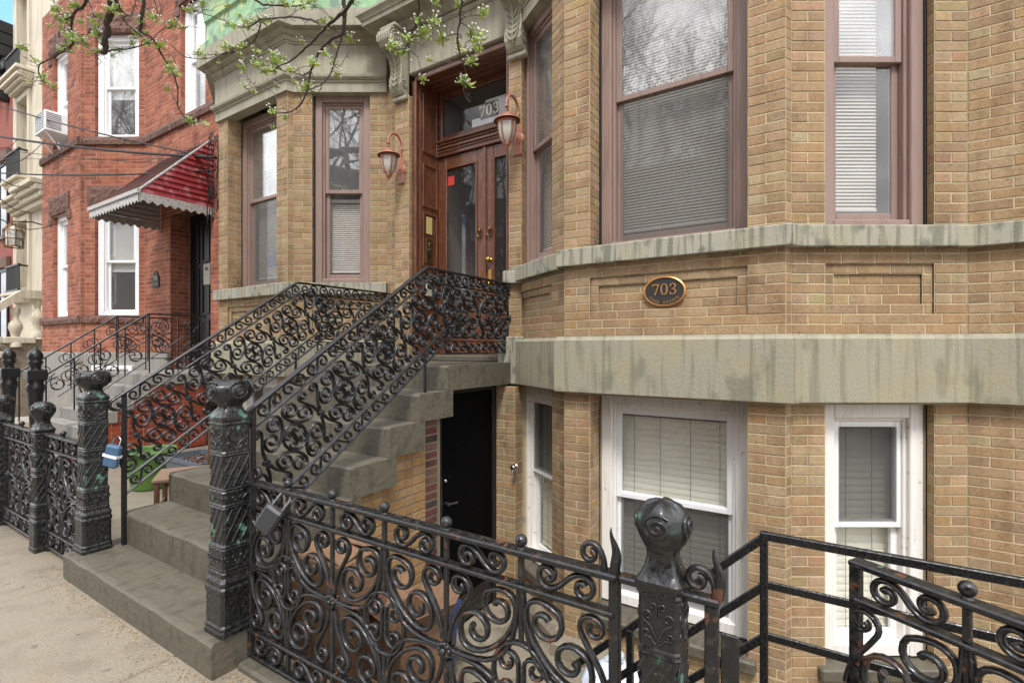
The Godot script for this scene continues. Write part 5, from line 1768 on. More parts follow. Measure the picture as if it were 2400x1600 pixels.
func red_house() -> void:
	var H = HR
	H.node = thing("red_brick_house", "red brick row house 705 with brownstone lintels, white windows and awning", "house", Vector3.ZERO)
	H.mat = M.brick_red; H.mortar = M.mortar_red; H.tones = RED; H.ch = 0.072; H.bl = 0.215; H.joint = 0.009
	var P = [Vector2(-14.62, -4.10), Vector2(-13.73, -3.52), Vector2(-13.70, -3.46), Vector2(-11.62, -3.46), Vector2(-11.59, -3.52), Vector2(-10.66, -4.10), Vector2(-7.72, -4.10)]
	var W = {2: [[0.64, 1.44, 2.12, 4.13], [0.64, 1.44, 5.39, 7.31]], 4: [[0.18, 1.0, 2.12, 4.13], [0.18, 1.0, 5.39, 7.31]], 5: [[1.38, 2.2, 5.40, 7.30]]}
	var Y1 = 8.3
	for i in range(1, 6):
		var T = facet(P[i], P[i + 1])
		var len: float = P[i].distance_to(P[i + 1])
		var op = []
		for w in W.get(i, []): op.append(Rect2(w[0], w[2], w[1] - w[0], w[3] - w[2]))
		if i == 5: op.append(Rect2(1.016, 0, 1.35, 3.85))
		lay(H, "wall_face", T, 0, len, 1.44, Y1, op)
		for w in W.get(i, []):
			for side in [-1, 1]: reveal(H, T, w[0] if side < 0 else w[1], side, w[2], w[3], 0.09)
			window(H.node, T, w[0] + 0.004, w[1] - 0.004, w[2], w[3], -0.07, lerpf(w[2], w[3], 0.50), {"cw": 0.11, "frame": M.white_vinyl, "sw": 0.045, "head": 0.11, "sill": 0.05})
			part("lintel", rough_block(Vector3(w[0] - 0.12, w[3], -0.05), Vector3(w[1] + 0.12, w[3] + 0.36, 0.06), T, 0.035), M.brownstone, H.node)
			for s in [[w[0] - 0.20, w[0] - 0.01], [w[1] + 0.01, w[1] + 0.2]]:
				if s[0] > 0.0 and s[1] < len: part("impost_block", rough_block(Vector3(s[0], w[3] - 0.16, -0.02), Vector3(s[1], w[3] - 0.002, 0.05), T, 0.03), M.brownstone, H.node)
		# sill courses and painted base
		if i != 5: part("sill_course", rough_block(Vector3(0, 1.985, -0.05), Vector3(len, 2.118, 0.07), T, 0.03), M.brownstone, H.node)
		part("sill_course", rough_block(Vector3(0, 5.25, -0.05), Vector3(len, 5.388, 0.075), T, 0.03), M.brownstone, H.node)
		var b = MB.new(); b.xf = T
		b.cbox(Vector3(-0.01, -0.1, -0.1), Vector3(len + 0.01, 1.44, 0.04), 0.01)
		if i != 5: part("painted_base", b, M.gray_base, H.node)
	var b5 = MB.new()
	b5.box(Vector3(-10.66, -0.1, -4.3), Vector3(-9.65, 1.44, -4.06))
	part("painted_base", b5, M.gray_base, H.node)
	# basement window under the bay
	var TB = facet(P[4], P[5])
	window(H.node, TB, 0.2, 0.95, 0.25, 1.2, 0.10, 0.72, {"cw": 0.07, "frame": M.white_vinyl, "room": 0.02})
	# door recess
	var TD = facet(Vector2(-9.644, -4.10), Vector2(-8.294, -4.10))
	reveal(H, TD, 0, -1, 1.15, 3.86, 0.31)
	reveal(H, TD, 1.35, 1, 1.15, 3.86, 0.31)
	var d = holder("front_door", H.node)
	var lf = MB.new()
	lf.cbox(Vector3(-9.64, 1.15, -4.47), Vector3(-8.3, 3.86, -4.42), 0.004)
	part("door_leaf", lf, M.black_paint, d)
	for q in [[-9.55, -9.3], [-9.2, -8.95], [-8.85, -8.6]]:
		for y in [[1.3, 2.0], [2.1, 2.9], [3.0, 3.7]]:
			var p = MB.new()
			rect_frame(p, q[0], q[1], y[0], y[1], -4.42, -4.40, 0.03)
			part("panel", p, M.black_paint, d)
	var core = MB.new()
	core.box(Vector3(-14.6, -0.1, -12), Vector3(-7.76, 9.5, -5.4))
	core.box(Vector3(-10.64, 1.44, -5.4), Vector3(-9.66, Y1, -4.2))
	core.box(Vector3(-14.6, 8.2, -5.4), Vector3(-7.76, 9.5, -4.13))
	part("building_core", core, M.mortar_red, H.node)
	finish_bricks(H)
	var mb = thing("door_intercom", "grey metal intercom box beside the black door of 705", "intercom", Vector3(-8.99, 2.6, -4.41))
	var q1 = MB.new()
	q1.cbox(Vector3(-0.11, 0, 0), Vector3(0.11, 0.36, 0.03), 0.006)
	part("case", q1, M.plate_gray, mb)
	var q2 = MB.new()
	q2.box(Vector3(-0.05, 0.24, 0.03), Vector3(0.05, 0.3, 0.033))
	part("screen", q2, M.black_paint, mb)
	# cast plaque, arched top
	var pq = thing("address_plaque", "small arched dark plaque reading 705 on the red brick wall", "plaque", Vector3(-10.15, 2.60, -4.098))
	var poly = PackedVector2Array([Vector2(-0.115, 0), Vector2(0.115, 0), Vector2(0.115, 0.19), Vector2(0.085, 0.20)])
	for k in 11:
		var a = PI * k / 10
		poly.append(Vector2(0.075 * cos(a), 0.22 + 0.075 * sin(a)))
	poly.append(Vector2(-0.085, 0.20)); poly.append(Vector2(-0.115, 0.19))
	var pm = MB.new()
	pm.prism(poly, 0.0, 0.02)
	part("plate", pm, M.bronze_plate, pq)
	text_part("figures", text_mesh("705", "Droid Serif", 0.10, 0.006), M.plate_gray, pq, Transform3D(Basis(), Vector3(0, 0.16, 0.021)))
	text_part("lettering", text_mesh("PARK AVENUE", "Droid Serif", 0.034, 0.004), M.plate_gray, pq, Transform3D(Basis(), Vector3(0, 0.055, 0.021)))
	awning()
	ac_unit()
	stoop_705()

func awning() -> void:
	var x0 = -9.97; var x1 = -8.2; var zf = -3.09; var zb = -4.095
	var ye = 3.72; var yt = 4.80
	var t = thing("awning", "red metal slatted awning with scalloped white edge over the 705 door", "awning", Vector3((x0 + x1) / 2, ye, zb))
	var o = -t.position
	mk("awning_red", Color.WHITE, 0.65, {"tex": layered(512, rgb(142, 40, 44), [[nz(512, 0.012, 4, 51), 0.45, 0.8, rgb(180, 128, 128), 0.75], [nz(512, 0.06, 3, 52), 0.5, 0.85, rgb(112, 30, 34), 0.6]]), "size": 1.4})
	mk("awning_white", Color.WHITE, 0.5, {"tex": layered(256, rgb(172, 168, 164), [[nz(256, 0.05, 3, 53), 0.45, 0.8, rgb(126, 119, 113), 0.7]]), "size": 0.6})
	mk("awning_roof", Color.WHITE, 0.5, {"tex": layered(256, rgb(128, 92, 88), [[nz(256, 0.04, 3, 54), 0.4, 0.7, rgb(160, 138, 132), 0.7]]), "size": 0.8})
	var n = 13
	for sd in 2:
		var x = x1 if sd == 1 else x0
		for k in n:
			var ya = lerpf(ye, yt, k / float(n))
			var yb = lerpf(ye, yt, (k + 1) / float(n))
			var za = lerpf(zf, zb, k / float(n))
			var m = MB.new()
			m.xf.origin = o
			var g = 0.022 * (1 if sd == 1 else -1)
			var za2 = minf(za - 0.0, zf)
			var zu = lerpf(zf, zb, (k + 1) / float(n))
			var A = Vector3(x + g, ya, za); var B = Vector3(x + g, ya, zb); var C = Vector3(x, yb, zb); var D = Vector3(x, yb, zu)
			if sd == 1: m.quad(A, B, C, D)
			else: m.quad(B, A, D, C)
			var A2 = Vector3(x - g * 0.2, ya, za); var B2 = Vector3(x - g * 0.2, ya, zb)
			if sd == 1: m.quad(A2, B2, B, A)
			else: m.quad(B2, A2, A, B)
			part("side_slat", m, M.awning_red if sd == 1 else M.awning_white, t)
	# sloping roof of narrow pans
	var nr = 16
	for k in nr:
		var a = lerpf(x0, x1, k / float(nr)); var b = lerpf(x0, x1, (k + 1) / float(nr)) - 0.006
		var m = MB.new()
		m.xf.origin = o
		m.quad(Vector3(a, ye, zf), Vector3(b, ye, zf), Vector3(b, yt, zb), Vector3(a, yt, zb))
		m.quad(Vector3(b, ye + 0.018, zf + 0.008), Vector3(b + 0.006, ye + 0.018, zf + 0.008), Vector3(b + 0.006, yt + 0.02, zb), Vector3(b, yt + 0.02, zb))
		m.quad(Vector3(b, ye, zf), Vector3(b, ye + 0.018, zf + 0.008), Vector3(b, yt + 0.02, zb), Vector3(b, yt, zb))
		m.quad(Vector3(a, ye - 0.012, zf), Vector3(a, yt - 0.012, zb), Vector3(b, yt - 0.012, zb), Vector3(b, ye - 0.012, zf))
		part("roof_pan", m, M.awning_roof, t)
	var fr = MB.new()
	fr.xf.origin = o
	fr.cbox(Vector3(x0 - 0.02, ye - 0.03, zf - 0.02), Vector3(x1 + 0.03, ye + 0.04, zf + 0.03), 0.008)
	part("eave_trim", fr, M.awning_white, t)
	var hip = MB.new()
	hip.xf.origin = o
	hip.tube(PackedVector3Array([Vector3(x1 + 0.01, ye + 0.02, zf), Vector3(x1, yt + 0.01, zb)]), PackedFloat32Array([0.02]), 0.012, Vector3.RIGHT, 6)
	part("hip_trim", hip, M.awning_white, t)
	for sd in 3:
		var poly = PackedVector2Array()
		var L = x1 - x0 if sd == 0 else zf - zb
		var nw = int(L / 0.11)
		poly.append(Vector2(0, 0.0)); 
		for k in nw * 6 + 1:
			var u = L * k / (nw * 6.0)
			poly.append(Vector2(u, -0.125 - 0.02 * cos(TAU * k / 6.0)))
		poly.append(Vector2(L, 0.0))
		var m = MB.new()
		if sd == 0: m.xf = Transform3D(Basis(), o + Vector3(x0, ye - 0.01, zf + 0.005))
		else: m.xf = Transform3D(Basis(Vector3(0, 0, -1), Vector3.UP, Vector3(1, 0, 0)), o + Vector3(x1 + 0.018 if sd == 1 else x0 - 0.018, ye - 0.004, zf))
		m.prism(poly, -0.003, 0.003)
		part("valance", m, M.awning_white, t)

func ac_unit() -> void:
	var t = thing("window_air_conditioner", "white window air conditioner in the red house bay upstairs window", "air conditioner", Vector3(-12.66, 5.60, -3.42))
	var b = MB.new()
	b.cbox(Vector3(-0.29, 0, -0.25), Vector3(0.29, 0.38, 0.26), 0.01)
	part("case", b, M.white_vinyl, t)
	mk("ac_dark", rgb(96, 98, 102), 0.6)
	for sd in [1.0, -1.0]:
		for k in 9:
			var l = MB.new()
			l.box(Vector3(sd * 0.291 - 0.003, 0.05 + k * 0.034, 0.02), Vector3(sd * 0.291 + 0.003, 0.064 + k * 0.034, 0.24))
			part("louvre", l, M.ac_dark, t)
	for k in 10:
		var l = MB.new()
		l.box(Vector3(-0.25, 0.04 + k * 0.034, 0.261), Vector3(0.25, 0.054 + k * 0.034, 0.264))
		part("louvre", l, M.ac_dark, t)
	for x in [-0.2, 0.2]:
		var br = MB.new()
		br.tube(PackedVector3Array([Vector3(x, 0.0, 0.22), Vector3(x, -0.30, 0.0)]), PackedFloat32Array([0.014]), 0.014, Vector3.RIGHT, 4)
		part("support_strut", br, M.white_vinyl, t)

func stoop_705() -> void:
	var s = thing("concrete_stoop", "grey concrete stoop with red painted brick side at 705", "stoop", Vector3.ZERO)
	var top = 1.15
	for i in 7:
		var z1 = -3.20 + i * 0.19
		var b = MB.new()
		b.cbox(Vector3(-9.65, 0.98 - i * 0.164 if i < 6 else 0.0, -4.42 if i == 0 else z1 - 0.26), Vector3(-8.30, top - i * 0.164, z1), 0.012)
		part("step", b, M.gray_base, s)
	var c = MB.new()
	for i in 6:
		c.box(Vector3(-9.6, 0, -4.05 if i == 0 else -3.20 + (i - 1) * 0.19), Vector3(-8.34, 0.975 - i * 0.164, -3.22 + i * 0.19))
	part("core", c, M.mortar_red, s)
	var HP = House.new()
	HP.node = s; HP.mat = M.brick_red; HP.mortar = M.mortar_red; HP.ch = 0.072
	HP.tones = [Color(.42, .075, .03), Color(.46, .09, .038), Color(.38, .066, .028), Color(.44, .10, .045)]
	var T = facet(Vector2(-8.325, -2.1), Vector2(-8.325, -4.05))
	for i in 6:
		var xa = 1.10 - i * 0.19 + 0.0
		var xb = 1.95 if i == 0 else 1.10 - (i - 1) * 0.19
		lay(HP, "side_wall", T, maxf(xa, 0.0), xb, 0.0, 0.97 - i * 0.164)
	finish_bricks(HP)
	mk("thin_iron", rgb(26, 26, 28), 0.35)
	for X in [-8.4, -9.5]:
		thin_rail(X, "thin black scrolled railing on the right side of the 705 stoop" if X > -9.0 else "thin black scrolled railing on the left side of the 705 stoop")
		var p = thing("finial_post", "black cast post with acorn finial at the right foot of the 705 stoop" if X > -9.0 else "black cast post with acorn finial at the left foot of the 705 stoop", "post", Vector3(X, 0, -2.06), "acorn posts of the 705 stoop")
		var b = MB.new()
		b.stack(Vector3.ZERO, [[0.10, 0], [0.10, 0.2], [0.085, 0.24]], 0.012)
		part("base", b, M.thin_iron, p)
		var sh = MB.new()
		sh.lathe(Vector3.ZERO, [Vector2(0.075, 0.24), Vector2(0.06, 0.3), Vector2(0.055, 0.5), Vector2(0.075, 0.95), Vector2(0.09, 1.0), Vector2(0.095, 1.05), Vector2(0.075, 1.08), Vector2(0.085, 1.1), Vector2(0.08, 1.12)], 16)
		part("shaft", sh, M.thin_iron, p)
		var bl = MB.new()
		bl.stack(Vector3.ZERO, [[0.09, 1.12], [0.095, 1.13], [0.095, 1.24], [0.09, 1.25]], 0.01)
		part("collar", bl, M.thin_iron, p)
		var fn = MB.new()
		fn.lathe(Vector3.ZERO, [Vector2(0.06, 1.25), Vector2(0.05, 1.28), Vector2(0.07, 1.33), Vector2(0.078, 1.35), Vector2(0.06, 1.365), Vector2(0.072, 1.39), Vector2(0.076, 1.42), Vector2(0.066, 1.46), Vector2(0.04, 1.495), Vector2(0.012, 1.515), Vector2(0.012, 1.53), Vector2(0.0003, 1.535)], 18)
		part("acorn_finial", fn, M.thin_iron, p)

func thin_rail(X: float, label: String) -> void:
	var A = Vector3(X, 1.20, -2.16)
	var B = Vector3(X, 2.03, -3.28)
	var N = thing("stair_railing", label, "railing", Vector3(X, 0.2, -2.2), "thin scrolled railings of the 705 stoop")
	var off = Transform3D(Basis(), -N.position)
	var ax = (B - A).normalized()
	var T = off * Transform3D(Basis(ax, Vector3.RIGHT.cross(ax), Vector3.RIGHT), A)
	var TL = off * Transform3D(Basis(Vector3(0, 0, -1), Vector3.UP, Vector3.RIGHT), B)
	var L = A.distance_to(B)
	var m: Material = M.thin_iron
	part("hand_rail", bar_mb(T, 0, L, -0.02, 0.0, 0.022), M.iron_rail, N)
	part("hand_rail", bar_mb(TL, 0, 0.80, -0.02, 0.0, 0.022), m, N)
	part("bottom_rail", bar_mb(T, 0.1, L + 0.2, -0.56, -0.545, 0.010), m, N)
	part("bottom_rail", bar_mb(TL, 0.22, 0.80, -0.69, -0.675, 0.010), m, N)
	var V = Transform3D(Basis(Vector3(0, 0, -1), Vector3.UP, Vector3.RIGHT), Vector3(0, 0, 0))
	for k in 5:
		var u = k / 4.0 * L
		var q = T * Vector3(u, 0, 0)
		part("baluster", bar_mb(Transform3D(V.basis, q), -0.008, 0.008, -0.70, -0.01, 0.008), m, N)
		if k < 4:
			var c = L / 8.0 + u
			for sg in [1.0, -1.0]:
				var p = strand([Vector2(c + 0.04 * sg, -0.17), 0.105, -60.0 if sg > 0 else 240.0, sg], [Vector2(c - 0.02 * sg + 0.03, -0.41), 0.105, 120.0 if sg > 0 else 60.0, -sg], 0.4, 1.3)
				put(N, "scroll", iron_mesh(p, Vector2.ONE, Vector2.ONE, 0.006, 0.008), T, m)
	for k in 3:
		var u = 0.02 + k * 0.38
		part("baluster", bar_mb(TL, u - 0.008, u + 0.008, -0.87, -0.02, 0.008), m, N)
		if k < 2:
			for sg in [1.0, -1.0]:
				var p = strand([Vector2(u + 0.19 + 0.04 * sg, -0.17), 0.12, -60.0 if sg > 0 else 240.0, sg], [Vector2(u + 0.19 - 0.04 * sg, -0.5), 0.12, 120.0 if sg > 0 else 60.0, -sg], 0.4, 1.3)
				put(N, "scroll", iron_mesh(p, Vector2.ONE, Vector2.ONE, 0.006, 0.008), TL, m)

# ---------- houses farther down the street ----------
func far_houses() -> void:
	var h = thing("cream_stone_house", "cream painted stone house with moulded window hoods beyond the red house", "house", Vector3(-16.2, 0, -3.9))
	var m: Material = M.cream_stone
	var x0 = -1.45; var x1 = 1.5
	var ops = [[-0.92, -0.12, 8.15, 10.3], [-0.92, -0.12, 5.75, 7.6], [-0.92, -0.12, 3.0, 4.6]]
	var ys = [0.0, 3.0, 4.6, 5.75, 7.6, 8.15, 10.3, 13.5]
	for k in ys.size() - 1:
		var open = k % 2 == 1
		for s in ([[x0, -0.92], [-0.12, x1]] if open else [[x0, x1]]):
			var b = MB.new()
			b.box(Vector3(s[0], ys[k], -0.35), Vector3(s[1], ys[k + 1], 0))
			part("wall_block", b, m, h)
	var core = MB.new()
	core.box(Vector3(x0, 0, -7), Vector3(x1, 13.5, -0.9))
	part("building_core", core, m, h)
	for o in ops:
		var w = holder("window", h)
		var f = MB.new()
		rect_frame(f, o[0], o[1], o[2], o[3], -0.33, -0.26, 0.06)
		f.box(Vector3(o[0], (o[2] + o[3]) / 2 - 0.03, -0.33), Vector3(o[1], (o[2] + o[3]) / 2 + 0.03, -0.27))
		part("frame", f, m, w)
		var p = MB.new()
		p.quad(Vector3(o[0], o[2], -0.3), Vector3(o[1], o[2], -0.3), Vector3(o[1], o[3], -0.3), Vector3(o[0], o[3], -0.3))
		part("pane", p, M.glass, w)
		var su = MB.new()
		rect_frame(su, o[0] - 0.14, o[1] + 0.14, o[2] - 0.14, o[3] + 0.14, -0.01, 0.06, 0.13, 0.01)
		part("surround", su, m, w)
		var hd = MB.new()
		for k in 4: hd.cbox(Vector3(o[0] - 0.22 - k * 0.04, o[3] + 0.2 + k * 0.09, -0.02), Vector3(o[1] + 0.22 + k * 0.04, o[3] + 0.285 + k * 0.09, 0.12 + k * 0.07), 0.01)
		part("hood_moulding", hd, m, w)
		var sl = MB.new()
		for k in 3: sl.cbox(Vector3(o[0] - 0.18 - k * 0.05, o[2] - 0.38 + k * 0.08, -0.02), Vector3(o[1] + 0.18 + k * 0.05, o[2] - 0.305 + k * 0.08, 0.16 + k * 0.07), 0.01)
		part("sill", sl, m, w)
		var gr = holder("window_guard", h)
		var yb: float = o[2] - 0.12
		for k in 13:
			var b = MB.new()
			var x = lerpf(o[0] - 0.1, o[1] + 0.1, k / 12.0)
			b.box(Vector3(x - 0.01, yb, 0.2), Vector3(x + 0.01, yb + 0.62, 0.22))
			part("bar", b, M.black_paint, gr)
		for y in [yb + 0.02, yb + 0.62]:
			var b = MB.new()
			b.box(Vector3(o[0] - 0.12, y - 0.02, 0.18), Vector3(o[1] + 0.12, y + 0.02, 0.24))
			part("rail", b, M.black_paint, gr)
		for x in [o[0] - 0.11, o[1] + 0.11]:
			var b = MB.new()
			b.box(Vector3(x - 0.015, yb + 0.58, 0.0), Vector3(x + 0.015, yb + 0.62, 0.2))
			part("stay", b, M.black_paint, gr)
	# pilaster capital and the belt over the ground floor on the near side
	var bl = MB.new()
	for k in 4: bl.cbox(Vector3(0.1 - k * 0.05, 4.75 + k * 0.13, -0.02), Vector3(x1, 4.87 + k * 0.13, 0.15 + k * 0.08), 0.012)
	part("portal_cornice", bl, m, h)
	var tp = MB.new()
	for k in 3: tp.cbox(Vector3(x0 - 0.1 - k * 0.1, 10.9 + k * 0.15, -0.02), Vector3(x1, 11.04 + k * 0.15, 0.2 + k * 0.15), 0.012)
	part("cornice", tp, m, h)
	# its stoop
	var s = thing("cream_stoop", "cream stone stoop with turned balusters at the left edge", "stoop", Vector3(-15.1, 0, -3.9))
	var ms = MB.new()
	ms.xf = Transform3D(Basis(Vector3(0, 0, 1), Vector3.UP, Vector3(-1, 0, 0)), Vector3.ZERO)
	ms.prism(PackedVector2Array([Vector2(0, 0), Vector2(2.3, 0), Vector2(2.3, 0.2), Vector2(0.55, 1.72), Vector2(0, 1.72)]), 0.0, 1.35)
	part("side_mass", ms, M.stucco, s)
	for k in 5:
		var b = MB.new()
		b.cbox(Vector3(-1.36, 1.62 - k * 0.32, 0.2 + k * 0.36), Vector3(0.06, 1.76 - k * 0.32, 0.72 + k * 0.36), 0.015)
		part("string_block", b, m, s)
	var rl = MB.new()
	rl.xf = Transform3D(Basis(Vector3(0, 0, 1), Vector3.UP, Vector3(-1, 0, 0)), Vector3(0.09, 0, 0))
	rl.prism(PackedVector2Array([Vector2(0, 2.62), Vector2(0.42, 2.62), Vector2(2.2, 1.06), Vector2(2.2, 1.24), Vector2(0.44, 2.80), Vector2(0, 2.80)]), 0.0, 0.22)
	part("hand_rail", rl, m, s)
	for k in 5:
		var z = 0.16 + k * 0.36
		var y = 1.76 - maxf(0.0, k - 0.3) * 0.318
		var b = MB.new()
		b.lathe(Vector3(-0.02, y, z), [Vector2(0.11, 0), Vector2(0.11, 0.08), Vector2(0.08, 0.11), Vector2(0.06, 0.2), Vector2(0.09, 0.32), Vector2(0.125, 0.42), Vector2(0.11, 0.52), Vector2(0.06, 0.6), Vector2(0.055, 0.7), Vector2(0.09, 0.76), Vector2(0.09, 0.86)], 16)
		part("baluster", b, m, s)
	var ln = thing("hanging_lantern", "small caged lantern on a scrolled bracket at the cream house door", "lantern", Vector3(-14.9, 4.25, -3.8))
	var c = MB.new()
	for k in 8:
		var a = TAU * k / 8
		c.tube(PackedVector3Array([Vector3(0.16 * cos(a), -0.55, 0.5 + 0.16 * sin(a)), Vector3(0.17 * cos(a), -0.2, 0.5 + 0.17 * sin(a)), Vector3(0.03 * cos(a), -0.03, 0.5 + 0.03 * sin(a))]), PackedFloat32Array([0.012]), 0.012, Vector3.UP, 4)
	part("cage", c, M.old_brass, ln)
	var rg = MB.new()
	for y in [-0.55, -0.38, -0.2]: rg.lathe(Vector3(0, y, 0.5), [Vector2(0.165, -0.012), Vector2(0.18, 0), Vector2(0.165, 0.012)], 12)
	part("rings", rg, M.old_brass, ln)
	var gl = MB.new()
	gl.lathe(Vector3(0, -0.52, 0.5), [Vector2(0.12, 0), Vector2(0.13, 0.3), Vector2(0.05, 0.42)], 10)
	part("shade", gl, M.frosted, ln)
	var bk = MB.new()
	bk.tube(PackedVector3Array([Vector3(0, 0.0, -0.1), Vector3(0, 0.05, 0.2), Vector3(0, 0.0, 0.5), Vector3(0, -0.05, 0.62)]), PackedFloat32Array([0.014]), 0.014, Vector3.RIGHT, 5)
	part("bracket", bk, M.thin_iron, ln)
	# dark-corniced brick house at the far left
	var d = thing("dark_cornice_house", "brick house with black bracketed cornice at the far left edge", "house", Vector3(-19.9, 0, -3.9))
	var w = MB.new()
	w.box(Vector3(-2.2, 0, -7), Vector3(2.2, 9.3, -0.02))
	mk("far_brick", Color.WHITE, 0.9, {"tex": layered(256, rgb(150, 84, 70), [[nz(256, 0.1, 3, 61), 0.3, 0.8, rgb(120, 62, 52), 0.6]]), "size": 1.2})
	part("wall", w, M.far_brick, d)
	var cn = MB.new()
	for k in 4: cn.cbox(Vector3(-2.25, 8.6 + k * 0.3, -0.1), Vector3(2.25, 8.89 + k * 0.3, 0.18 + k * 0.14), 0.02)
	part("cornice", cn, M.black_paint, d)
	for k in 5:
		var b = MB.new()
		b.cbox(Vector3(-1.9 + k * 0.9, 7.9, -0.02), Vector3(-1.7 + k * 0.9, 8.8, 0.3), 0.03)
		part("cornice_bracket", b, M.black_paint, d)
	for y in [1.6, 4.4]:
		for x in [-1.5, 0.35, 1.45]:
			var wn = holder("window", d)
			var f = MB.new()
			rect_frame(f, x - 0.42, x + 0.42, y, y + 2.0, -0.02, 0.03, 0.09)
			part("frame", f, M.black_paint, wn)
			var p = MB.new()
			p.box(Vector3(x - 0.34, y + 0.08, -0.01), Vector3(x + 0.34, y + 1.92, 0.006))
			part("pane", p, M.dark_pane, wn)
			var l = MB.new()
			l.cbox(Vector3(x - 0.55, y + 2.0, -0.02), Vector3(x + 0.55, y + 2.3, 0.08), 0.02)
			part("lintel", l, M.brownstone, wn)

func across_street() -> void:
	# the row opposite: what the window glass mirrors
	mk("opp_brick", Color.WHITE, 0.9, {"tex": layered(256, rgb(122, 74, 62), [[nz(256, 0.1, 3, 71), 0.3, 0.8, rgb(98, 58, 48), 0.6]]), "size": 1.5})
	mk("opp_brown", Color.WHITE, 0.9, {"tex": layered(256, rgb(104, 82, 70), [[nz(256, 0.1, 3, 72), 0.3, 0.8, rgb(84, 66, 56), 0.6]]), "size": 1.5})
	for k in 8:
		var x = -21.0 + k * 6.0
		var hgt = 12.6 + [0.0, 0.5, -0.3, 0.8, 0.2, -0.4, 0.6, 0.1][k]
		var ord: String = ["first", "second", "third", "fourth", "fifth", "sixth", "seventh", "eighth"][k]
		var h = thing("opposite_house", "%s of the row houses across the street, seen only mirrored in glass" % ord, "house", Vector3(x, -0.16, 22.0), "row houses across the street")
		var w = MB.new()
		w.box(Vector3(-2.98, 0, 0.02), Vector3(2.98, hgt, 6))
		part("wall", w, M.opp_brick if k % 2 == 0 else M.opp_brown, h)
		var c = MB.new()
		c.cbox(Vector3(-2.98, hgt - 0.7, -0.45), Vector3(2.98, hgt, 0.0), 0.05)
		part("cornice", c, M.black_paint, h)
		for f in 4:
			for q in 3:
				var wn = holder("window", h)
				var xx = -1.9 + q * 1.9
				var y = 1.4 + f * 2.85
				var fr = MB.new()
				rect_frame(fr, xx - 0.5, xx + 0.5, y, y + 1.8, -0.05, 0.03, 0.08)
				part("frame", fr, M.white_vinyl, wn)
				var p = MB.new()
				p.box(Vector3(xx - 0.42, y + 0.08, 0.0), Vector3(xx + 0.42, y + 1.72, 0.016))
				part("pane", p, M.dark_pane, wn)

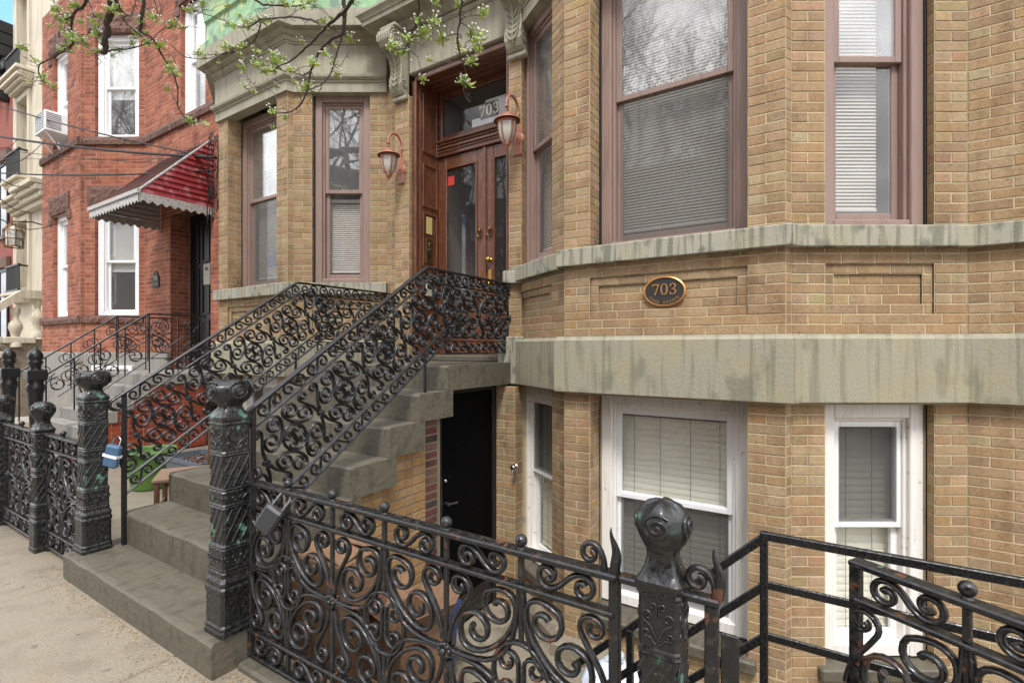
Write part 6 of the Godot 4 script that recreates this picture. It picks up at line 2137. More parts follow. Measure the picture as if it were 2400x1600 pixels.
# ---------- trees ----------
# [thickness at start, at end, x, y, z, x, y, z ...] of the budding branches that hang over the stoop
const BRANCHES := [
	[0.013, 0.003, -2.66, 3.82, -2.21, -2.78, 3.79, -2.23, -2.90, 3.78, -2.24, -3.01, 3.78, -2.26, -3.13, 3.75, -2.27, -3.25, 3.73, -2.28, -3.43, 3.67, -2.26, -3.56, 3.68, -2.26, -3.67, 3.68, -2.28],
	[0.014, 0.004, -2.80, 3.89, -2.25, -2.81, 3.80, -2.27, -2.85, 3.70, -2.28, -2.94, 3.68, -2.26, -3.02, 3.64, -2.25, -3.07, 3.61, -2.25, -3.14, 3.51, -2.24, -3.19, 3.40, -2.25, -3.25, 3.31, -2.24, -3.35, 3.26, -2.22, -3.48, 3.26, -2.16],
	[0.009, 0.003, -3.04, 3.80, -2.27, -3.18, 3.91, -2.30, -3.34, 4.00, -2.33, -3.52, 4.08, -2.33, -3.73, 4.14, -2.33, -3.92, 4.20, -2.33, -4.10, 4.21, -2.34, -4.30, 4.28, -2.34, -4.50, 4.40, -2.33, -4.74, 4.52, -2.30, -4.96, 4.63, -2.29],
	[0.006, 0.002, -3.95, 4.21, -2.34, -4.03, 4.21, -2.39, -4.15, 4.15, -2.41, -4.30, 4.13, -2.41, -4.49, 4.14, -2.39, -4.69, 4.17, -2.36, -4.92, 4.22, -2.31],
	[0.008, 0.004, -3.80, 4.26, -2.20, -3.78, 4.23, -2.26, -3.71, 4.25, -2.35, -3.66, 4.27, -2.43, -3.58, 4.32, -2.53, -3.56, 4.39, -2.59],
	[0.006, 0.002, -3.14, 3.51, -2.24, -3.26, 3.52, -2.26, -3.40, 3.59, -2.27, -3.53, 3.64, -2.27, -3.65, 3.74, -2.30],
	[0.006, 0.003, -2.85, 3.70, -2.28, -2.89, 3.64, -2.29, -2.94, 3.56, -2.29, -2.98, 3.48, -2.29, -3.04, 3.42, -2.28, -3.11, 3.39, -2.26, -3.19, 3.40, -2.25],
	[0.003, 0.002, -3.67, 3.68, -2.28, -3.84, 3.74, -2.29, -3.99, 3.84, -2.31],
	[0.003, 0.002, -3.44, 3.33, -2.17, -3.63, 3.50, -2.25, -3.93, 3.65, -2.27, -4.16, 3.86, -2.32],
	[0.008, 0.003, -2.09, 3.62, -2.23, -2.13, 3.59, -2.27, -2.18, 3.58, -2.31, -2.25, 3.50, -2.33, -2.33, 3.47, -2.36, -2.39, 3.46, -2.39],
	[0.004, 0.002, -2.12, 3.55, -2.26, -2.12, 3.49, -2.30, -2.13, 3.47, -2.32],
	[0.007, 0.003, -1.80, 3.55, -2.29, -1.84, 3.50, -2.31, -1.86, 3.48, -2.34, -1.90, 3.41, -2.36, -1.92, 3.37, -2.39, -1.93, 3.32, -2.43, -1.94, 3.30, -2.47, -1.95, 3.25, -2.51, -1.97, 3.21, -2.54],
	[0.003, 0.002, -1.87, 3.47, -2.34, -1.84, 3.45, -2.40, -1.86, 3.43, -2.45, -1.85, 3.43, -2.50],
	[0.003, 0.002, -1.89, 3.41, -2.35, -1.97, 3.43, -2.36, -2.03, 3.44, -2.38],
	[0.003, 0.002, -2.33, 3.48, -2.37, -2.40, 3.48, -2.35, -2.45, 3.52, -2.35],
	[0.003, 0.002, -1.95, 3.30, -2.48, -1.91, 3.32, -2.52],
	[0.003, 0.002, -1.87, 3.48, -2.34, -1.85, 3.54, -2.42, -1.82, 3.59, -2.52],
	[0.024, 0.018, -4.10, 3.95, -1.42, -4.16, 3.92, -1.42, -4.23, 3.85, -1.42, -4.30, 3.77, -1.43, -4.36, 3.70, -1.44, -4.41, 3.65, -1.45],
	[0.013, 0.01, -4.06, 4.00, -1.56, -4.10, 3.92, -1.57, -4.15, 3.84, -1.58, -4.19, 3.80, -1.59],
	[0.011, 0.003, -4.51, 4.06, -1.39, -4.63, 4.02, -1.39, -4.77, 4.02, -1.38, -4.87, 3.92, -1.40, -4.94, 3.88, -1.43, -5.12, 3.83, -1.39, -5.31, 3.81, -1.35, -5.43, 3.81, -1.35, -5.51, 3.77, -1.38, -5.58, 3.75, -1.42],
	[0.008, 0.003, -4.19, 3.80, -1.59, -4.16, 3.77, -1.66, -4.18, 3.72, -1.70, -4.17, 3.64, -1.76, -4.16, 3.53, -1.81, -4.20, 3.44, -1.84, -4.24, 3.37, -1.86, -4.23, 3.29, -1.93],
	[0.007, 0.002, -4.41, 3.65, -1.45, -4.42, 3.71, -1.52, -4.40, 3.75, -1.60, -4.36, 3.83, -1.70, -4.33, 3.97, -1.79, -4.32, 4.03, -1.86],
	[0.006, 0.003, -4.41, 3.65, -1.45, -4.56, 3.70, -1.44, -4.71, 3.79, -1.42, -4.86, 3.85, -1.40],
	[0.006, 0.003, -4.10, 3.91, -1.41, -4.13, 3.86, -1.45, -4.14, 3.85, -1.51, -4.17, 3.97, -1.55, -4.23, 4.06, -1.57],
	[0.005, 0.003, -4.64, 4.13, -1.42, -4.56, 3.95, -1.44, -4.50, 3.81, -1.44, -4.42, 3.72, -1.45],
	[0.006, 0.003, -4.34, 4.20, -1.73, -4.32, 4.07, -1.75, -4.33, 4.02, -1.74],
	[0.006, 0.004, -4.69, 3.97, -1.36, -4.85, 3.99, -1.35, -4.99, 4.12, -1.35, -5.13, 4.27, -1.35],
	[0.004, 0.002, -4.79, 4.14, -2.04, -4.75, 4.06, -2.13, -4.64, 4.07, -2.26, -4.60, 4.13, -2.34, -4.48, 4.22, -2.48],
	[0.005, 0.003, -4.19, 3.77, -1.60, -4.19, 3.81, -1.51, -4.15, 3.86, -1.44],
	[0.008, 0.003, -8.49, 3.61, -1.69, -8.56, 3.54, -1.88, -8.65, 3.57, -2.07],
	[0.008, 0.003, -8.49, 3.40, -1.69, -8.55, 3.25, -1.89, -8.60, 3.25, -2.10],
	[0.006, 0.003, -8.49, 3.91, -1.69, -8.59, 4.01, -1.86, -8.79, 4.19, -1.98],
	[0.008, 0.003, -8.49, 3.72, -1.69, -8.45, 3.85, -1.95, -8.49, 4.17, -2.17],
	[0.007, 0.003, -8.49, 3.12, -1.69, -8.38, 2.99, -2.00, -8.27, 3.15, -2.31]
]

func cluster_mesh(sd: int) -> Array:
	var r = RandomNumberGenerator.new(); r.seed = sd
	var lf = MB.new()
	var bd = MB.new()
	for k in 16:
		var d = Vector3(r.randf_range(-1, 1), r.randf_range(-0.3, 1.2), r.randf_range(-1, 1)).normalized()
		var s = d.cross(Vector3(r.randf(), r.randf(), r.randf())).normalized() * r.randf_range(0.0045, 0.008)
		var L = r.randf_range(0.018, 0.042)
		var up = d.cross(s).normalized() * 0.004
		var a = d * 0.004
		var m = d * L * 0.55 + up
		var e = d * L
		lf.col = Color(r.randf_range(.32, .46), r.randf_range(.42, .54), r.randf_range(.08, .16))
		lf.tri(a, m + s, m - s); lf.tri(m + s, e, m - s)
	for k in 9:
		var d = Vector3(r.randf_range(-1, 1), r.randf_range(0.0, 1.3), r.randf_range(-1, 1)).normalized()
		var L = r.randf_range(0.02, 0.045)
		lf.col = Color(.28, .38, .10)
		lf.tube(PackedVector3Array([Vector3.ZERO, d * L]), PackedFloat32Array([0.0011]), 0.0011, Vector3(0.3, 1, 0.2).normalized(), 3, false)
		bd.col = Color(.78, .78, .72) if r.randf() < 0.75 else Color(.55, .62, .36)
		bd.ball(d * L, r.randf_range(0.0032, 0.0055), 5, 4)
	return [lf.mesh(), bd.mesh()]

func trees() -> void:
	var bark = mk("bark", Color.WHITE, 0.85, {"tex": layered(256, rgb(74, 60, 54), [[nz(256, 0.09, 3, 81), 0.3, 0.7, rgb(48, 40, 38), 0.7], [nz(256, 0.03, 3, 82), 0.55, 0.75, rgb(100, 86, 78), 0.5]]), "size": 0.3})
	mk("leaf", Color.WHITE, 0.55, {"vc": true})
	M.leaf.backlight_enabled = true; M.leaf.backlight = Color(0.35, 0.4, 0.15)
	M.leaf.cull_mode = BaseMaterial3D.CULL_DISABLED
	mk("bud", Color.WHITE, 0.6, {"vc": true})
	var t = thing("budding_pear_tree", "street tree whose budding white flowered branches hang over the stoop", "tree", Vector3(-5.5, 0, 2.6))
	var o = -t.position
	var tk = MB.new()
	tk.xf.origin = o
	tk.tube(PackedVector3Array([Vector3(-5.5, 0, 2.6), Vector3(-5.48, 0.3, 2.6), Vector3(-5.45, 1.5, 2.55), Vector3(-5.4, 3.2, 2.4), Vector3(-5.3, 4.4, 2.3)]), PackedFloat32Array([0.2, 0.16, 0.15, 0.14, 0.12]), 0.0, Vector3.RIGHT, 12)
	part("trunk", tk, bark, t)
	var limbs = [[0.11, 0.035, -5.4, 3.2, 2.4, -4.9, 4.6, 1.2, -4.0, 5.2, -0.4, -2.9, 4.75, -1.9], [0.06, 0.03, -4.0, 5.2, -0.4, -4.1, 4.75, -1.1, -4.1, 4.1, -1.42], [0.05, 0.02, -4.0, 5.2, -0.4, -4.5, 4.8, -1.1, -4.55, 4.15, -1.4], [0.03, 0.012, -2.9, 4.75, -1.9, -2.6, 4.2, -2.15, -2.66, 3.82, -2.21], [0.03, 0.013, -2.9, 4.75, -1.9, -2.85, 4.3, -2.2, -2.8, 3.89, -2.25], [0.02, 0.008, -2.9, 4.75, -1.9, -2.3, 4.2, -2.1, -2.09, 3.62, -2.23], [0.02, 0.008, -2.9, 4.75, -1.9, -2.1, 4.2, -2.2, -1.8, 3.55, -2.29], [0.02, 0.012, -4.1, 4.75, -1.1, -4.08, 4.4, -1.4, -4.06, 4.0, -1.56], [0.02, 0.008, -4.1, 4.75, -1.1, -3.9, 4.6, -1.8, -3.8, 4.25, -2.2], [0.016, 0.006, -4.1, 4.75, -1.1, -4.3, 4.5, -1.5, -4.34, 4.2, -1.73], [0.014, 0.006, -4.5, 4.8, -1.1, -5.0, 4.6, -1.25, -5.13, 4.27, -1.35]]
	for l in limbs: limb(t, l, "limb", bark, o, 9)
	var kinds = []
	for k in 4: kinds.append(cluster_mesh(100 + k))
	var rg = RandomNumberGenerator.new(); rg.seed = 5
	var t2 = thing("bare_street_tree", "bare twigged street tree reaching in from the left edge before the cream house", "tree", Vector3(-10.2, 0, 1.9))
	var tk2 = MB.new()
	tk2.tube(PackedVector3Array([Vector3.ZERO, Vector3(0, 1.4, -0.05), Vector3(0.1, 3.0, -0.3), Vector3(0.2, 5.0, -0.4)]), PackedFloat32Array([0.16, 0.13, 0.11, 0.08]), 0.0, Vector3.RIGHT, 10)
	part("trunk", tk2, bark, t2)
	limb(t2, [0.06, 0.02, -10.1, 2.6, 1.65, -9.6, 3.2, 0.2, -9.0, 3.4, -1.0, -8.6, 3.5, -1.66], "limb", bark, -t2.position, 8)
	for bi in BRANCHES.size():
		var b: Array = BRANCHES[bi]
		var far: bool = b[2] < -8.0
		var tree = t2 if far else t
		var off = -tree.position
		var pts = limb(tree, b, "branch", bark, off, 7)
		# spurs and flower clusters
		var tw = MB.new()
		tw.xf.origin = off
		var any = false
		var n = pts.size()
		for i in range(1, n):
			var big: bool = b[0] > 0.012
			if rg.randf() < (0.25 if big else 0.6) and i > 2:
				var d = Vector3(rg.randf_range(-1, 1), rg.randf_range(-0.5, 0.9), rg.randf_range(-1, 1)).normalized()
				var L = rg.randf_range(0.015, 0.06)
				var kink = Vector3(rg.randf_range(-1, 1), rg.randf_range(-1, 1), rg.randf_range(-1, 1)) * L * 0.25
				tw.tube(PackedVector3Array([pts[i], pts[i] + d * L * 0.5 + kink, pts[i] + d * L]), PackedFloat32Array([0.0028, 0.0022, 0.0026]), 0.0, Vector3(0.2, 1, 0.1).normalized(), 4)
				any = true
				if rg.randf() < 0.3 and not far: flower(t, kinds, rg, pts[i] + d * L + off, rg.randf_range(0.6, 1.1))
		var nt = 0 if far else clampi(n / 5, 1, 4)
		for k in nt:
			var i = rg.randi_range(n / 3, n - 1)
			var p = pts[i]
			var d = Vector3(rg.randf_range(-1, 1), rg.randf_range(-0.7, 0.5), rg.randf_range(-1, 1)).normalized()
			var L = rg.randf_range(0.09, 0.24)
			var l = [0.0026, 0.0013]
			for q in 5:
				var e = p + d * L * q / 4.0 + Vector3(rg.randf_range(-1, 1), rg.randf_range(-1, 1), rg.randf_range(-1, 1)) * L * 0.07 * q
				l.append_array([e.x, e.y, e.z])
			var tp = limb(tree, l, "twig", bark, off, 4)
			if rg.randf() < 0.5: flower(t, kinds, rg, tp[tp.size() - 1] + off, rg.randf_range(0.5, 1.2))
			for q in [4, 8]:
				var e2 = tp[q] + Vector3(rg.randf_range(-1, 1), rg.randf_range(-1, 1), rg.randf_range(-1, 1)) * 0.025
				tw.tube(PackedVector3Array([tp[q], e2]), PackedFloat32Array([0.0018, 0.002]), 0.0, Vector3(0.2, 1, 0.1).normalized(), 4)
				any = true
		if any: part("spur_twigs", tw, bark, tree).set_meta("kind", "stuff")
		if not far and b[1] < 0.005: flower(t, kinds, rg, pts[n - 1] + off, rg.randf_range(1.0, 1.35))
	# extra clusters that crowd the upper left of the bay cornice
	for k in 58:
		var b: Array = BRANCHES[[2, 2, 4, 4, 19, 20, 22, 3, 0, 26, 5, 1, 24, 21][k % 14]]
		var i = rg.randi_range(0, (b.size() - 2) / 3 - 1)
		var p = Vector3(b[2 + i * 3], b[3 + i * 3], b[4 + i * 3])
		var q = p + Vector3(rg.randf_range(-0.14, 0.14), rg.randf_range(-0.06, 0.12), rg.randf_range(-0.1, 0.1))
		limb(t, [0.0022, 0.0015, p.x, p.y, p.z, (p.x + q.x) / 2, (p.y + q.y) / 2 + 0.015, (p.z + q.z) / 2, q.x, q.y, q.z], "twig", bark, o, 4)
		flower(t, kinds, rg, q + o, rg.randf_range(0.4, 1.0))
	# bare crown of the same tree, high overhead
	var cr = MB.new()
	cr.xf.origin = o
	var rr = RandomNumberGenerator.new(); rr.seed = 77
	for k in 5:
		var a = TAU * k / 5.0 + 0.6
		grow(cr, rr, Vector3(-5.3, 4.4, 2.3), Vector3(cos(a) * 0.55, 1.0, sin(a) * 0.45).normalized(), 1.7, 0.075, 6)
	part("crown", cr, bark, t)
	# bare trees on the far pavement
	var proto: Node3D
	var spots = [[-16.0, 16.4, 0.3, 1.55, "first"], [-9.2, 16.0, 1.7, 1.7, "second"], [-2.5, 16.5, 3.1, 1.6, "third"], [4.0, 16.1, 4.4, 1.75, "fourth"], [10.5, 16.4, 5.5, 1.6, "fifth"]]
	for s in spots:
		var lb = "bare tree across the street, %s from the left, seen only mirrored in window glass" % s[4]
		if proto == null:
			proto = thing("opposite_tree", lb, "tree", Vector3.ZERO, "bare trees across the street")
			var r2 = RandomNumberGenerator.new(); r2.seed = 33
			var k1 = MB.new()
			k1.tube(PackedVector3Array([Vector3.ZERO, Vector3(0.05, 1.5, 0), Vector3(0, 3.2, 0.05)]), PackedFloat32Array([0.2, 0.16, 0.15]), 0.0, Vector3.RIGHT, 8)
			part("trunk", k1, bark, proto)
			var k2 = MB.new()
			for k in 6:
				var a = TAU * k / 6.0
				grow(k2, r2, Vector3(0, 3.0 + 0.08 * k, 0.04), Vector3(cos(a) * 0.6, 1.0, sin(a) * 0.6).normalized(), 2.3, 0.09, 7)
			part("crown", k2, bark, proto)
		else:
			var c = proto.duplicate()
			c.name = numbered("opposite_tree")
			add_child(c, true)
			c.set_meta("label", lb)
			c.position = Vector3(s[0], -0.02, s[1]); c.rotation.y = s[2]; c.scale = Vector3.ONE * s[3]
	proto.position = Vector3(spots[0][0], -0.02, spots[0][1]); proto.scale = Vector3.ONE * spots[0][3]

func grow(mb: MB, r: RandomNumberGenerator, p: Vector3, d: Vector3, L: float, w: float, depth: int) -> void:
	var n = 3 if depth > 2 else 2
	var pts = PackedVector3Array([p])
	var ws = PackedFloat32Array([w])
	for i in n:
		d = (d + Vector3(r.randf_range(-1, 1), r.randf_range(-0.5, 0.7), r.randf_range(-1, 1)) * 0.22).normalized()
		p += d * L / n
		pts.append(p); ws.append(w * (1.0 - 0.35 * (i + 1) / n))
	mb.tube(pts, ws, 0.0, Vector3(0.31, 0.2, 0.93).normalized(), 5 if depth > 3 else 3, false)
	if depth <= 0: return
	var kids = 3 if r.randf() < 0.55 else 2
	for k in kids:
		var ax = Vector3(r.randf_range(-1, 1), r.randf_range(-1, 1), r.randf_range(-1, 1)).normalized()
		var nd = d.rotated(ax, r.randf_range(0.3, 0.85))
		nd = (nd + Vector3.UP * 0.1).normalized()
		var from: Vector3 = pts[pts.size() - 1] if k < 2 else pts[pts.size() - 2]
		grow(mb, r, from, nd, L * r.randf_range(0.62, 0.82), w * 0.6, depth - 1)

func flower(t: Node3D, kinds: Array, rg: RandomNumberGenerator, at: Vector3, s: float) -> void:
	var k: Array = kinds[rg.randi() % kinds.size()]
	var c = holder("flower_cluster", t)
	c.transform = Transform3D(Basis(Vector3.UP, rg.randf() * TAU) * Basis(Vector3.RIGHT, rg.randf_range(-0.5, 0.5)) * (s * 1.35), at)
	put(c, "leaves", k[0], Transform3D.IDENTITY, M.leaf)
	put(c, "buds", k[1], Transform3D.IDENTITY, M.bud)
	c.get_child(1).set_meta("kind", "stuff")

func limb(t: Node3D, b: Array, called: String, m: Material, off: Vector3, sides: int) -> PackedVector3Array:
	var ctl = PackedVector3Array()
	for i in range(2, b.size(), 3): ctl.append(Vector3(b[i], b[i + 1], b[i + 2]))
	var pts = PackedVector3Array()
	var ws = PackedFloat32Array()
	var n = ctl.size()
	for i in n - 1:
		var sub = 3
		for k in sub:
			var u = k / float(sub)
			pts.append(ctl[i].cubic_interpolate(ctl[i + 1], ctl[maxi(i - 1, 0)], ctl[mini(i + 2, n - 1)], u))
	pts.append(ctl[n - 1])
	for i in pts.size():
		var w: float = lerpf(b[0], b[1], i / float(pts.size() - 1))
		ws.append(w * (1.0 + 0.12 * sin(i * 2.1)))
		if i > 0 and i < pts.size() - 1: pts[i] += Vector3(sin(i * 3.7), cos(i * 2.9), sin(i * 1.7 + 1.0)) * w * 0.35
	var mb = MB.new()
	mb.xf.origin = off
	mb.tube(pts, ws, 0.0, Vector3(0.21, 0.3, 0.93).normalized(), sides)
	part(called, mb, m, t)
	return pts

# ---------- small things ----------
func small_things() -> void:
	blinds()
	lock_boxes()
	# boxes and bins in the areaway
	mk("cardboard", Color.WHITE, 0.9, {"tex": layered(256, rgb(128, 98, 74), [[nz(256, 0.05, 3, 91), 0.4, 0.8, rgb(104, 78, 58), 0.6]]), "size": 0.5})
	card_box("tall brown cardboard box standing in the areaway behind the fence", Vector3(-2.27, FLOOR, -1.80), Vector3(0.36, 1.22, 0.34), 0.1, true)
	card_box("open cardboard box leaning beside the tall box in the areaway", Vector3(-1.93, FLOOR, -1.98), Vector3(0.34, 0.88, 0.30), -0.25, false)
	card_box("low cardboard box at the front of the areaway boxes", Vector3(-1.98, FLOOR, -1.64), Vector3(0.30, 0.62, 0.22), 0.3, true)
	var tb = thing("green_tub", "round lime green plastic tub behind the left stair railing", "tub", Vector3(-6.35, -0.02, -2.5))
	mk("green_plastic", rgb(88, 122, 54), 0.5)
	var m = MB.new()
	m.lathe(Vector3.ZERO, [Vector2(0.0005, 0.0), Vector2(0.16, 0.0), Vector2(0.17, 0.02), Vector2(0.24, 0.40), Vector2(0.23, 0.40), Vector2(0.155, 0.03), Vector2(0.0005, 0.03)], 28)
	part("body", m, M.green_plastic, tb)
	var rm = MB.new()
	rm.lathe(Vector3.ZERO, [Vector2(0.232, 0.39), Vector2(0.26, 0.39), Vector2(0.265, 0.41), Vector2(0.255, 0.43), Vector2(0.23, 0.43), Vector2(0.228, 0.40)], 28)
	part("rim", rm, M.green_plastic, tb)
	var pl = thing("planter_trough", "grey plastic planter trough filled with soil next to the green tub", "planter", Vector3(-5.55, -0.02, -2.65))
	mk("gray_plastic", rgb(92, 98, 108), 0.5)
	var pb = MB.new()
	pb.stack(Vector3.ZERO, [[0.30, 0.0], [0.36, 0.38], [0.38, 0.38], [0.38, 0.42], [0.35, 0.42], [0.345, 0.36]], 0.03, 0.55)
	part("trough", pb, M.gray_plastic, pl)
	mk("soil", rgb(84, 62, 48), 0.95)
	var so = MB.new()
	for k in 60: so.ball(Vector3(rng.randf_range(-0.31, 0.31), 0.365 + rng.randf_range(0, 0.02), rng.randf_range(-0.16, 0.16)), rng.randf_range(0.015, 0.03), 5, 4, 0.6)
	part("soil", so, M.soil, pl).set_meta("kind", "stuff")
	chair()
	var bn = thing("recycling_bin", "blue plastic bin beside the black basement door", "bin", Vector3(-2.36, FLOOR, -2.62))
	mk("blue_plastic", rgb(44, 56, 96), 0.45)
	var bb = MB.new()
	bb.stack(Vector3.ZERO, [[0.13, 0.0], [0.16, 0.50], [0.178, 0.50], [0.178, 0.54], [0.155, 0.54], [0.14, 0.1]], 0.03)
	part("body", bb, M.blue_plastic, bn)
	var hd = MB.new()
	hd.tube(PackedVector3Array([Vector3(-0.06, 0.47, 0.17), Vector3(-0.05, 0.44, 0.20), Vector3(0.05, 0.44, 0.20), Vector3(0.06, 0.47, 0.17)]), PackedFloat32Array([0.01]), 0.01, Vector3.UP, 6)
	part("handle", hd, M.blue_plastic, bn)
	bag()
	# hose bibb
	var hb = thing("wall_spigot", "small chrome spigot on the brick beside the basement door", "spigot", Vector3(-2.37, 0.47, -3.765))
	var h1 = MB.new()
	h1.xf = Transform3D(Basis(Vector3.RIGHT, PI / 2), Vector3.ZERO)
	h1.lathe(Vector3.ZERO, [Vector2(0.028, 0.0), Vector2(0.028, 0.006), Vector2(0.014, 0.012), Vector2(0.014, 0.03), Vector2(0.024, 0.036), Vector2(0.026, 0.05), Vector2(0.015, 0.06), Vector2(0.0003, 0.062)], 14)
	part("body", h1, M.steel, hb)
	var h2 = MB.new()
	h2.tube(PackedVector3Array([Vector3(0, 0.0, 0.03), Vector3(0, -0.015, 0.05), Vector3(0, -0.04, 0.055)]), PackedFloat32Array([0.009]), 0.009, Vector3.RIGHT, 8)
	part("spout", h2, M.steel, hb)
	wires()
	litter()

func blinds() -> void:
	var where = [[0.0, "near bay"], [-5.04, "left bay"]]
	for q in where:
		var P = bay_plan(q[0])
		var L: float = P[0].distance_to(P[1])
		var near: bool = q[0] == 0.0
		var T2 = facet(P[2], P[3]); var T4 = facet(P[4], P[5]); var T0 = facet(P[0], P[1])
		blind("pale mini blind in the %s" % ("wide front window of the near bay above the plaque" if near else "front window of the left bay above its sill"), T2, 0.213 + 0.13, 1.286 - 0.13, 2.42, 4.36 if near else 3.5, -0.187 - 0.16, 0.023, M.blind)
		blind("pale mini blind in the %s" % ("narrow window right of the wide one in the near bay" if near else "narrow left bay window beside the lantern"), T4, 0.21 + 0.11, 0.882 - (0.20 if near else 0.11), 2.42, 4.36 if near else 3.3, -0.065 - 0.16, 0.023, M.blind)
		if near:
			blind("pale mini blind in the narrow window next to the right lantern", T0, L - 0.882 + 0.12, L - 0.21 - 0.12, 2.42, 4.36, -0.065 - 0.16, 0.023, M.blind)
			blind("ivory wide slat blind in the big white basement window", T2, 0.213 + 0.135, 1.286 - 0.135, -0.30, 1.06, -0.187 - 0.15, 0.046, M.blind_ivory, true, 83.0, [0.1, 0.3, 0.52, 0.72])
			blind("wide slat blind in the narrow white basement window at right", T4, 0.21 + 0.12, 0.882 - 0.12, -0.30, 1.06, -0.065 - 0.15, 0.046, M.blind_ivory, true, 82.0, [0.13, 0.3])
			blind("wide slat blind in the basement window next to the black door", T0, L - 0.882 + 0.13, L - 0.21 - 0.13, -0.30, 1.06, -0.065 - 0.15, 0.046, M.blind_ivory, true, 82.0, [0.13])
	# white sheets added behind the red house panes in place of bright reflection
	var PR = [Vector2(-13.70, -3.46), Vector2(-11.62, -3.46), Vector2(-11.59, -3.52), Vector2(-10.66, -4.10), Vector2(-7.72, -4.10)]
	mk("shade", rgb(206, 208, 204), 0.8)  # white of the sheets added to mimic bright pane reflections
	for s in [[0, 0.64, 1.44, 2.12, 4.13, "ground floor window of the red bay front"], [0, 0.64, 1.44, 5.39, 7.31, "window above the air conditioner"], [2, 0.18, 1.0, 2.12, 4.13, "ground floor window beside the awning"], [2, 0.18, 1.0, 5.39, 7.31, "upper window above the awning's left end"], [3, 1.38, 2.2, 5.4, 7.3, "upper window right above the red awning"]]:
		var T = facet(PR[s[0]], PR[s[0] + 1])
		var b = MB.new()
		b.xf = T
		var ym = lerpf(s[3], s[4], 0.42)
		b.box(Vector3(s[1] + 0.13, ym, -0.205), Vector3(s[2] - 0.13, s[4] - 0.1, -0.20))
		b.cbox(Vector3(s[1] + 0.13, ym - 0.02, -0.212), Vector3(s[2] - 0.13, ym, -0.194), 0.003)
		solo("reflection_sheet", b, M.shade, "added white sheet imitating bright reflection in the %s" % s[5], "shade", "reflection sheets in the red house windows")

func lock_boxes() -> void:
	var t = thing("key_lock_box", "blue key lock box with white stripe on the left railing post", "lock box", Vector3(-4.11, 0.80, -1.435))
	mk("lock_blue", rgb(72, 100, 128), 0.4)
	var R = Transform3D(Basis(Vector3.UP, 0.5) * Basis(Vector3.BACK, -0.22) * 1.1, Vector3(0.0, 0, 0.035))
	var b = MB.new(); b.xf = R
	b.cbox(Vector3(-0.045, -0.075, -0.02), Vector3(0.045, 0.065, 0.025), 0.012)
	part("case", b, M.lock_blue, t)
	var s = MB.new(); s.xf = R
	s.box(Vector3(-0.0455, -0.012, -0.019), Vector3(0.0455, 0.006, 0.0262))
	part("stripe", s, M.white_vinyl, t)
	var k = MB.new(); k.xf = R
	k.tube(PackedVector3Array([Vector3(-0.025, 0.06, 0), Vector3(-0.022, 0.10, -0.01), Vector3(0, 0.115, -0.015), Vector3(0.022, 0.10, -0.01), Vector3(0.025, 0.06, 0)]), PackedFloat32Array([0.006]), 0.006, Vector3.BACK, 7)
	part("shackle", k, M.steel, t)
	var u = thing("key_lock_box", "dark grey key lock box hanging askew from the near fence rail", "lock box", Vector3(-2.10, 0.865, -1.345))
	mk("lock_gray", rgb(56, 57, 60), 0.5)
	R = Transform3D(Basis(Vector3.UP, 0.45) * Basis(Vector3.BACK, -0.6) * 1.08, Vector3(-0.035, -0.105, 0.032))
	var c = MB.new(); c.xf = R
	c.cbox(Vector3(-0.042, -0.062, -0.02), Vector3(0.042, 0.055, 0.024), 0.010)
	part("case", c, M.lock_gray, u)
	var h = MB.new(); h.xf = R
	h.tube(PackedVector3Array([Vector3(-0.024, 0.05, 0), Vector3(-0.024, 0.105, -0.015), Vector3(0.0, 0.125, -0.03), Vector3(0.024, 0.105, -0.015), Vector3(0.024, 0.05, 0)]), PackedFloat32Array([0.0055]), 0.0055, Vector3.BACK, 7)
	part("shackle", h, M.steel, u)

func card_box(label: String, at: Vector3, sz: Vector3, turn: float, shut: bool) -> void:
	var t = thing("cardboard_box", label, "box", at, "cardboard boxes in the areaway")
	t.rotation.y = turn
	var h = sz / 2
	for s in [[Vector3(-h.x, 0, h.z - 0.006), Vector3(h.x, sz.y, h.z)], [Vector3(-h.x, 0, -h.z), Vector3(h.x, sz.y, -h.z + 0.006)], [Vector3(-h.x, 0, -h.z + 0.006), Vector3(-h.x + 0.006, sz.y, h.z - 0.006)], [Vector3(h.x - 0.006, 0, -h.z + 0.006), Vector3(h.x, sz.y, h.z - 0.006)], [Vector3(-h.x + 0.006, 0, -h.z + 0.006), Vector3(h.x - 0.006, 0.006, h.z - 0.006)]]:
		var m = MB.new()
		m.cbox(s[0], s[1], 0.002)
		part("panel", m, M.cardboard, t)
	for k in 4:
		var w = h.x if k % 2 == 0 else h.z
		var dd = h.z if k % 2 == 0 else h.x
		var m = MB.new()
		var an = (-1.35 if shut else 0.7) + rng.randf_range(-0.2, 0.2)
		m.xf = Transform3D(Basis(Vector3.UP, k * PI / 2), Vector3.ZERO) * Transform3D(Basis(Vector3.RIGHT, an), Vector3(0, sz.y, dd - 0.003))
		m.box(Vector3(-w + 0.01, 0, -0.003), Vector3(w - 0.01, minf(dd, w) * 0.95, 0.001))
		part("flap", m, M.cardboard, t)

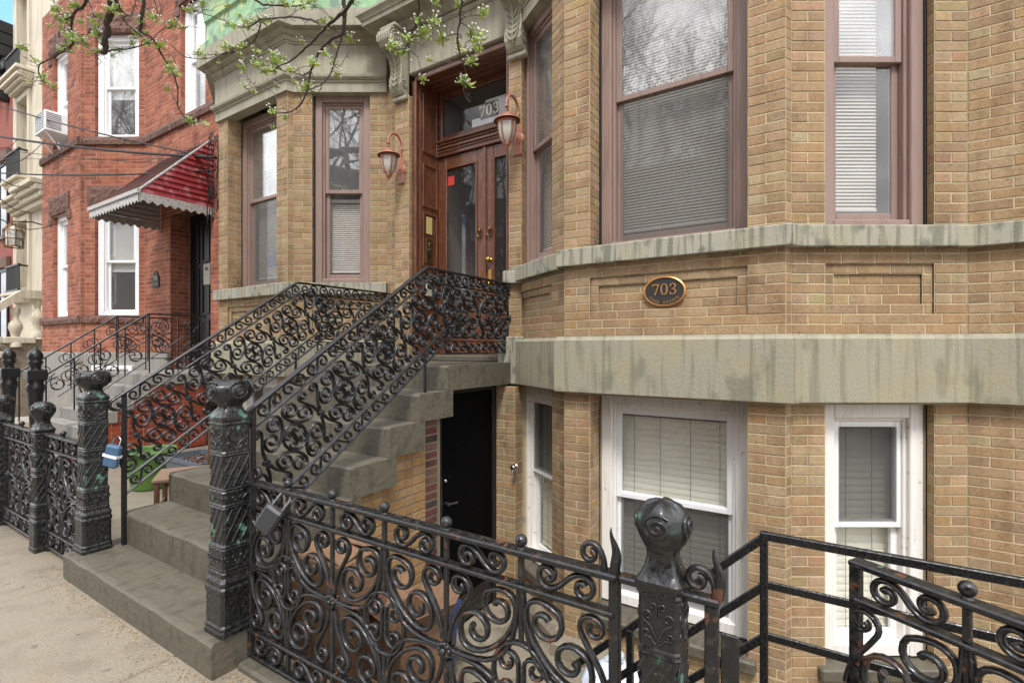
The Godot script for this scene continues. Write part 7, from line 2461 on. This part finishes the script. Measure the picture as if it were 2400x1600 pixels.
func chair() -> void:
	var t = thing("wooden_chair", "slat backed wooden chair with pale seat beside the stoop", "chair", Vector3(-4.74, -0.02, -2.15))
	t.rotation.y = 2.6
	var w: Material = M.chair_wood
	for s in [[-0.19, -0.19, 0.43], [0.19, -0.19, 0.43], [-0.19, 0.19, 0.92], [0.19, 0.19, 0.92]]:
		var m = MB.new()
		m.cbox(Vector3(s[0] - 0.018, 0, s[1] - 0.018), Vector3(s[0] + 0.018, s[2], s[1] + 0.018), 0.004)
		part("leg", m, w, t)
	var st = MB.new()
	st.cbox(Vector3(-0.215, 0.432, -0.225), Vector3(0.215, 0.47, 0.17), 0.012)
	mk("seat_pad", rgb(128, 104, 84), 0.7)
	part("seat", st, M.seat_pad, t)
	for y in [0.52, 0.86]:
		var r = MB.new()
		r.cbox(Vector3(-0.172, y, 0.178), Vector3(0.172, y + 0.05, 0.202), 0.004)
		part("back_rail", r, w, t)
	for k in 6:
		var r = MB.new()
		var x = -0.14 + k * 0.056
		r.cbox(Vector3(x - 0.009, 0.57, 0.183), Vector3(x + 0.009, 0.86, 0.197), 0.002)
		part("back_slat", r, w, t)
	for z in [-0.19, 0.19]:
		var r = MB.new()
		r.cbox(Vector3(-0.172, 0.2, z - 0.01), Vector3(0.172, 0.225, z + 0.01), 0.003)
		part("stretcher", r, w, t)

func bag() -> void:
	var f = FastNoiseLite.new(); f.seed = 4; f.frequency = 6.0
	var m = MB.new()
	var sg = 28; var rw = 16
	for i in rw + 1:
		for j in sg + 1:
			var a = TAU * (j % sg) / sg
			var b = -PI / 2 + PI * i / rw
			var d = Vector3(cos(b) * cos(a), sin(b), cos(b) * sin(a))
			var r = 0.22 * (1.0 + 0.28 * f.get_noise_3dv(d * 0.5) + 0.12 * f.get_noise_3dv(d * 1.4))
			m.pt(Vector3(d.x * r, maxf(0.18 + d.y * r * 0.85, 0.0), d.z * r), d)
	for i in rw:
		for j in sg:
			var a = i * (sg + 1) + j
			m.ix.append_array([a, a + 1, a + sg + 2, a, a + sg + 2, a + sg + 1])
	smooth_normals(m, 0, rw + 1, sg)
	var t = thing("plastic_bag", "crumpled white plastic bag on the areaway floor behind the newel", "bag", Vector3(-1.12, FLOOR, -2.95))
	mk("bag_film", rgb(206, 214, 224), 0.25)
	part("body", m, M.bag_film, t)
	var k = MB.new()
	k.lathe(Vector3(0.0, 0.34, 0.0), [Vector2(0.05, 0), Vector2(0.02, 0.03), Vector2(0.045, 0.08), Vector2(0.05, 0.1)], 9)
	part("knotted_neck", k, M.bag_film, t)

func wires() -> void:
	var up = thing("utility_pole", "wooden utility pole beyond the left edge that carries the overhead wires", "pole", Vector3(-23.6, 0, -1.0))
	var p = MB.new()
	p.lathe(Vector3.ZERO, [Vector2(0.16, 0), Vector2(0.11, 10.8), Vector2(0.0005, 10.8)], 12)
	part("shaft", p, M.bark if M.has("bark") else M.chair_wood, up)
	var ca = MB.new()
	ca.cbox(Vector3(-0.06, 8.0, -0.9), Vector3(0.06, 8.12, 0.6), 0.01)
	part("cross_arm", ca, M.chair_wood, up)
	mk("cable", rgb(20, 20, 22), 0.6)
	var W = [[10.26, 4.35, -3.92, 0.012, "second thickest overhead cable, highest where it leaves the picture at left"], [8.71, 4.36, -3.90, 0.021, "thickest black overhead cable running to the tan house corner"], [8.21, 4.26, -3.90, 0.006, "thin overhead wire just below the thickest cable"], [7.16, 4.17, -3.90, 0.014, "lowest of the overhead cables in front of the red house"], [7.64, 4.38, -3.90, 0.004, "thinnest overhead wire between the thick cables"]]
	for w in W:
		var pts = PackedVector3Array()
		var A = Vector3(-23.6, w[0], -1.45)
		var B = Vector3(-7.74, w[1], w[2])
		for i in 33:
			var t = i / 32.0
			pts.append(A.lerp(B, t) - Vector3(0, 0.35 * 4.0 * t * (1.0 - t), 0))
		var m = MB.new()
		m.tube(pts, PackedFloat32Array([w[3]]), 0.0, Vector3.UP, 6)
		solo("overhead_wire", m, M.cable, w[4], "cable", "overhead wires")
	# loose cable bundle on the corner of the tan house
	var cb = thing("cable_bundle", "tangled black cables hanging down the corner beside the awning", "cable", Vector3(-7.74, 3.4, -3.9))
	for k in 7:
		var pts = PackedVector3Array()
		var ph = rng.randf() * 6.0
		for i in 15:
			var t = i / 14.0
			pts.append(Vector3(rng.randf_range(-0.02, 0.02) - 0.08 * sin(t * 5.0 + ph), 1.3 - t * rng.randf_range(1.0, 1.5), 0.03 + 0.06 * cos(t * 4.0 + ph)))
		var m = MB.new()
		m.tube(pts, PackedFloat32Array([0.006]), 0.006, Vector3.RIGHT, 5)
		part("strand", m, M.cable, cb)

func litter() -> void:
	# fallen bud scales and grit along the foot of the fence and steps
	var m = MB.new()
	var cols = [Color(.30, .19, .09), Color(.38, .28, .16), Color(.16, .10, .06), Color(.45, .36, .22)]
	for k in 1500:
		var x = rng.randf_range(-4.6, 0.2)
		var z = -1.29 + absf(rng.randfn(0.0, 0.05))
		if x < -2.38: z = -1.18 + absf(rng.randfn(0.0, 0.05))
		if x < -4.32: z = -1.24 + absf(rng.randfn(0.0, 0.06))
		if rng.randf() < 0.15: z += rng.randf_range(0.0, 1.0)
		m.col = cols[rng.randi() % 4]
		var a = rng.randf() * TAU
		var d = Vector3(cos(a), 0, sin(a)) * rng.randf_range(0.003, 0.009)
		var e = Vector3(-sin(a), 0, cos(a)) * rng.randf_range(0.0015, 0.003)
		var p = Vector3(x, 0.001, z)
		var top = Vector3(0, rng.randf_range(0.002, 0.004), 0)
		m.tri(p - d, p + e + top * 0.3, p + top); m.tri(p + e + top * 0.3, p + d, p + top); m.tri(p + d, p - e + top * 0.3, p + top); m.tri(p - e + top * 0.3, p - d, p + top)
	mk("litter", Color.WHITE, 0.9, {"vc": true})
	var o = solo("fallen_bud_scales", m, M.litter, "brown bud scales and grit strewn along the foot of the fence", "litter")
	o.set_meta("kind", "stuff")
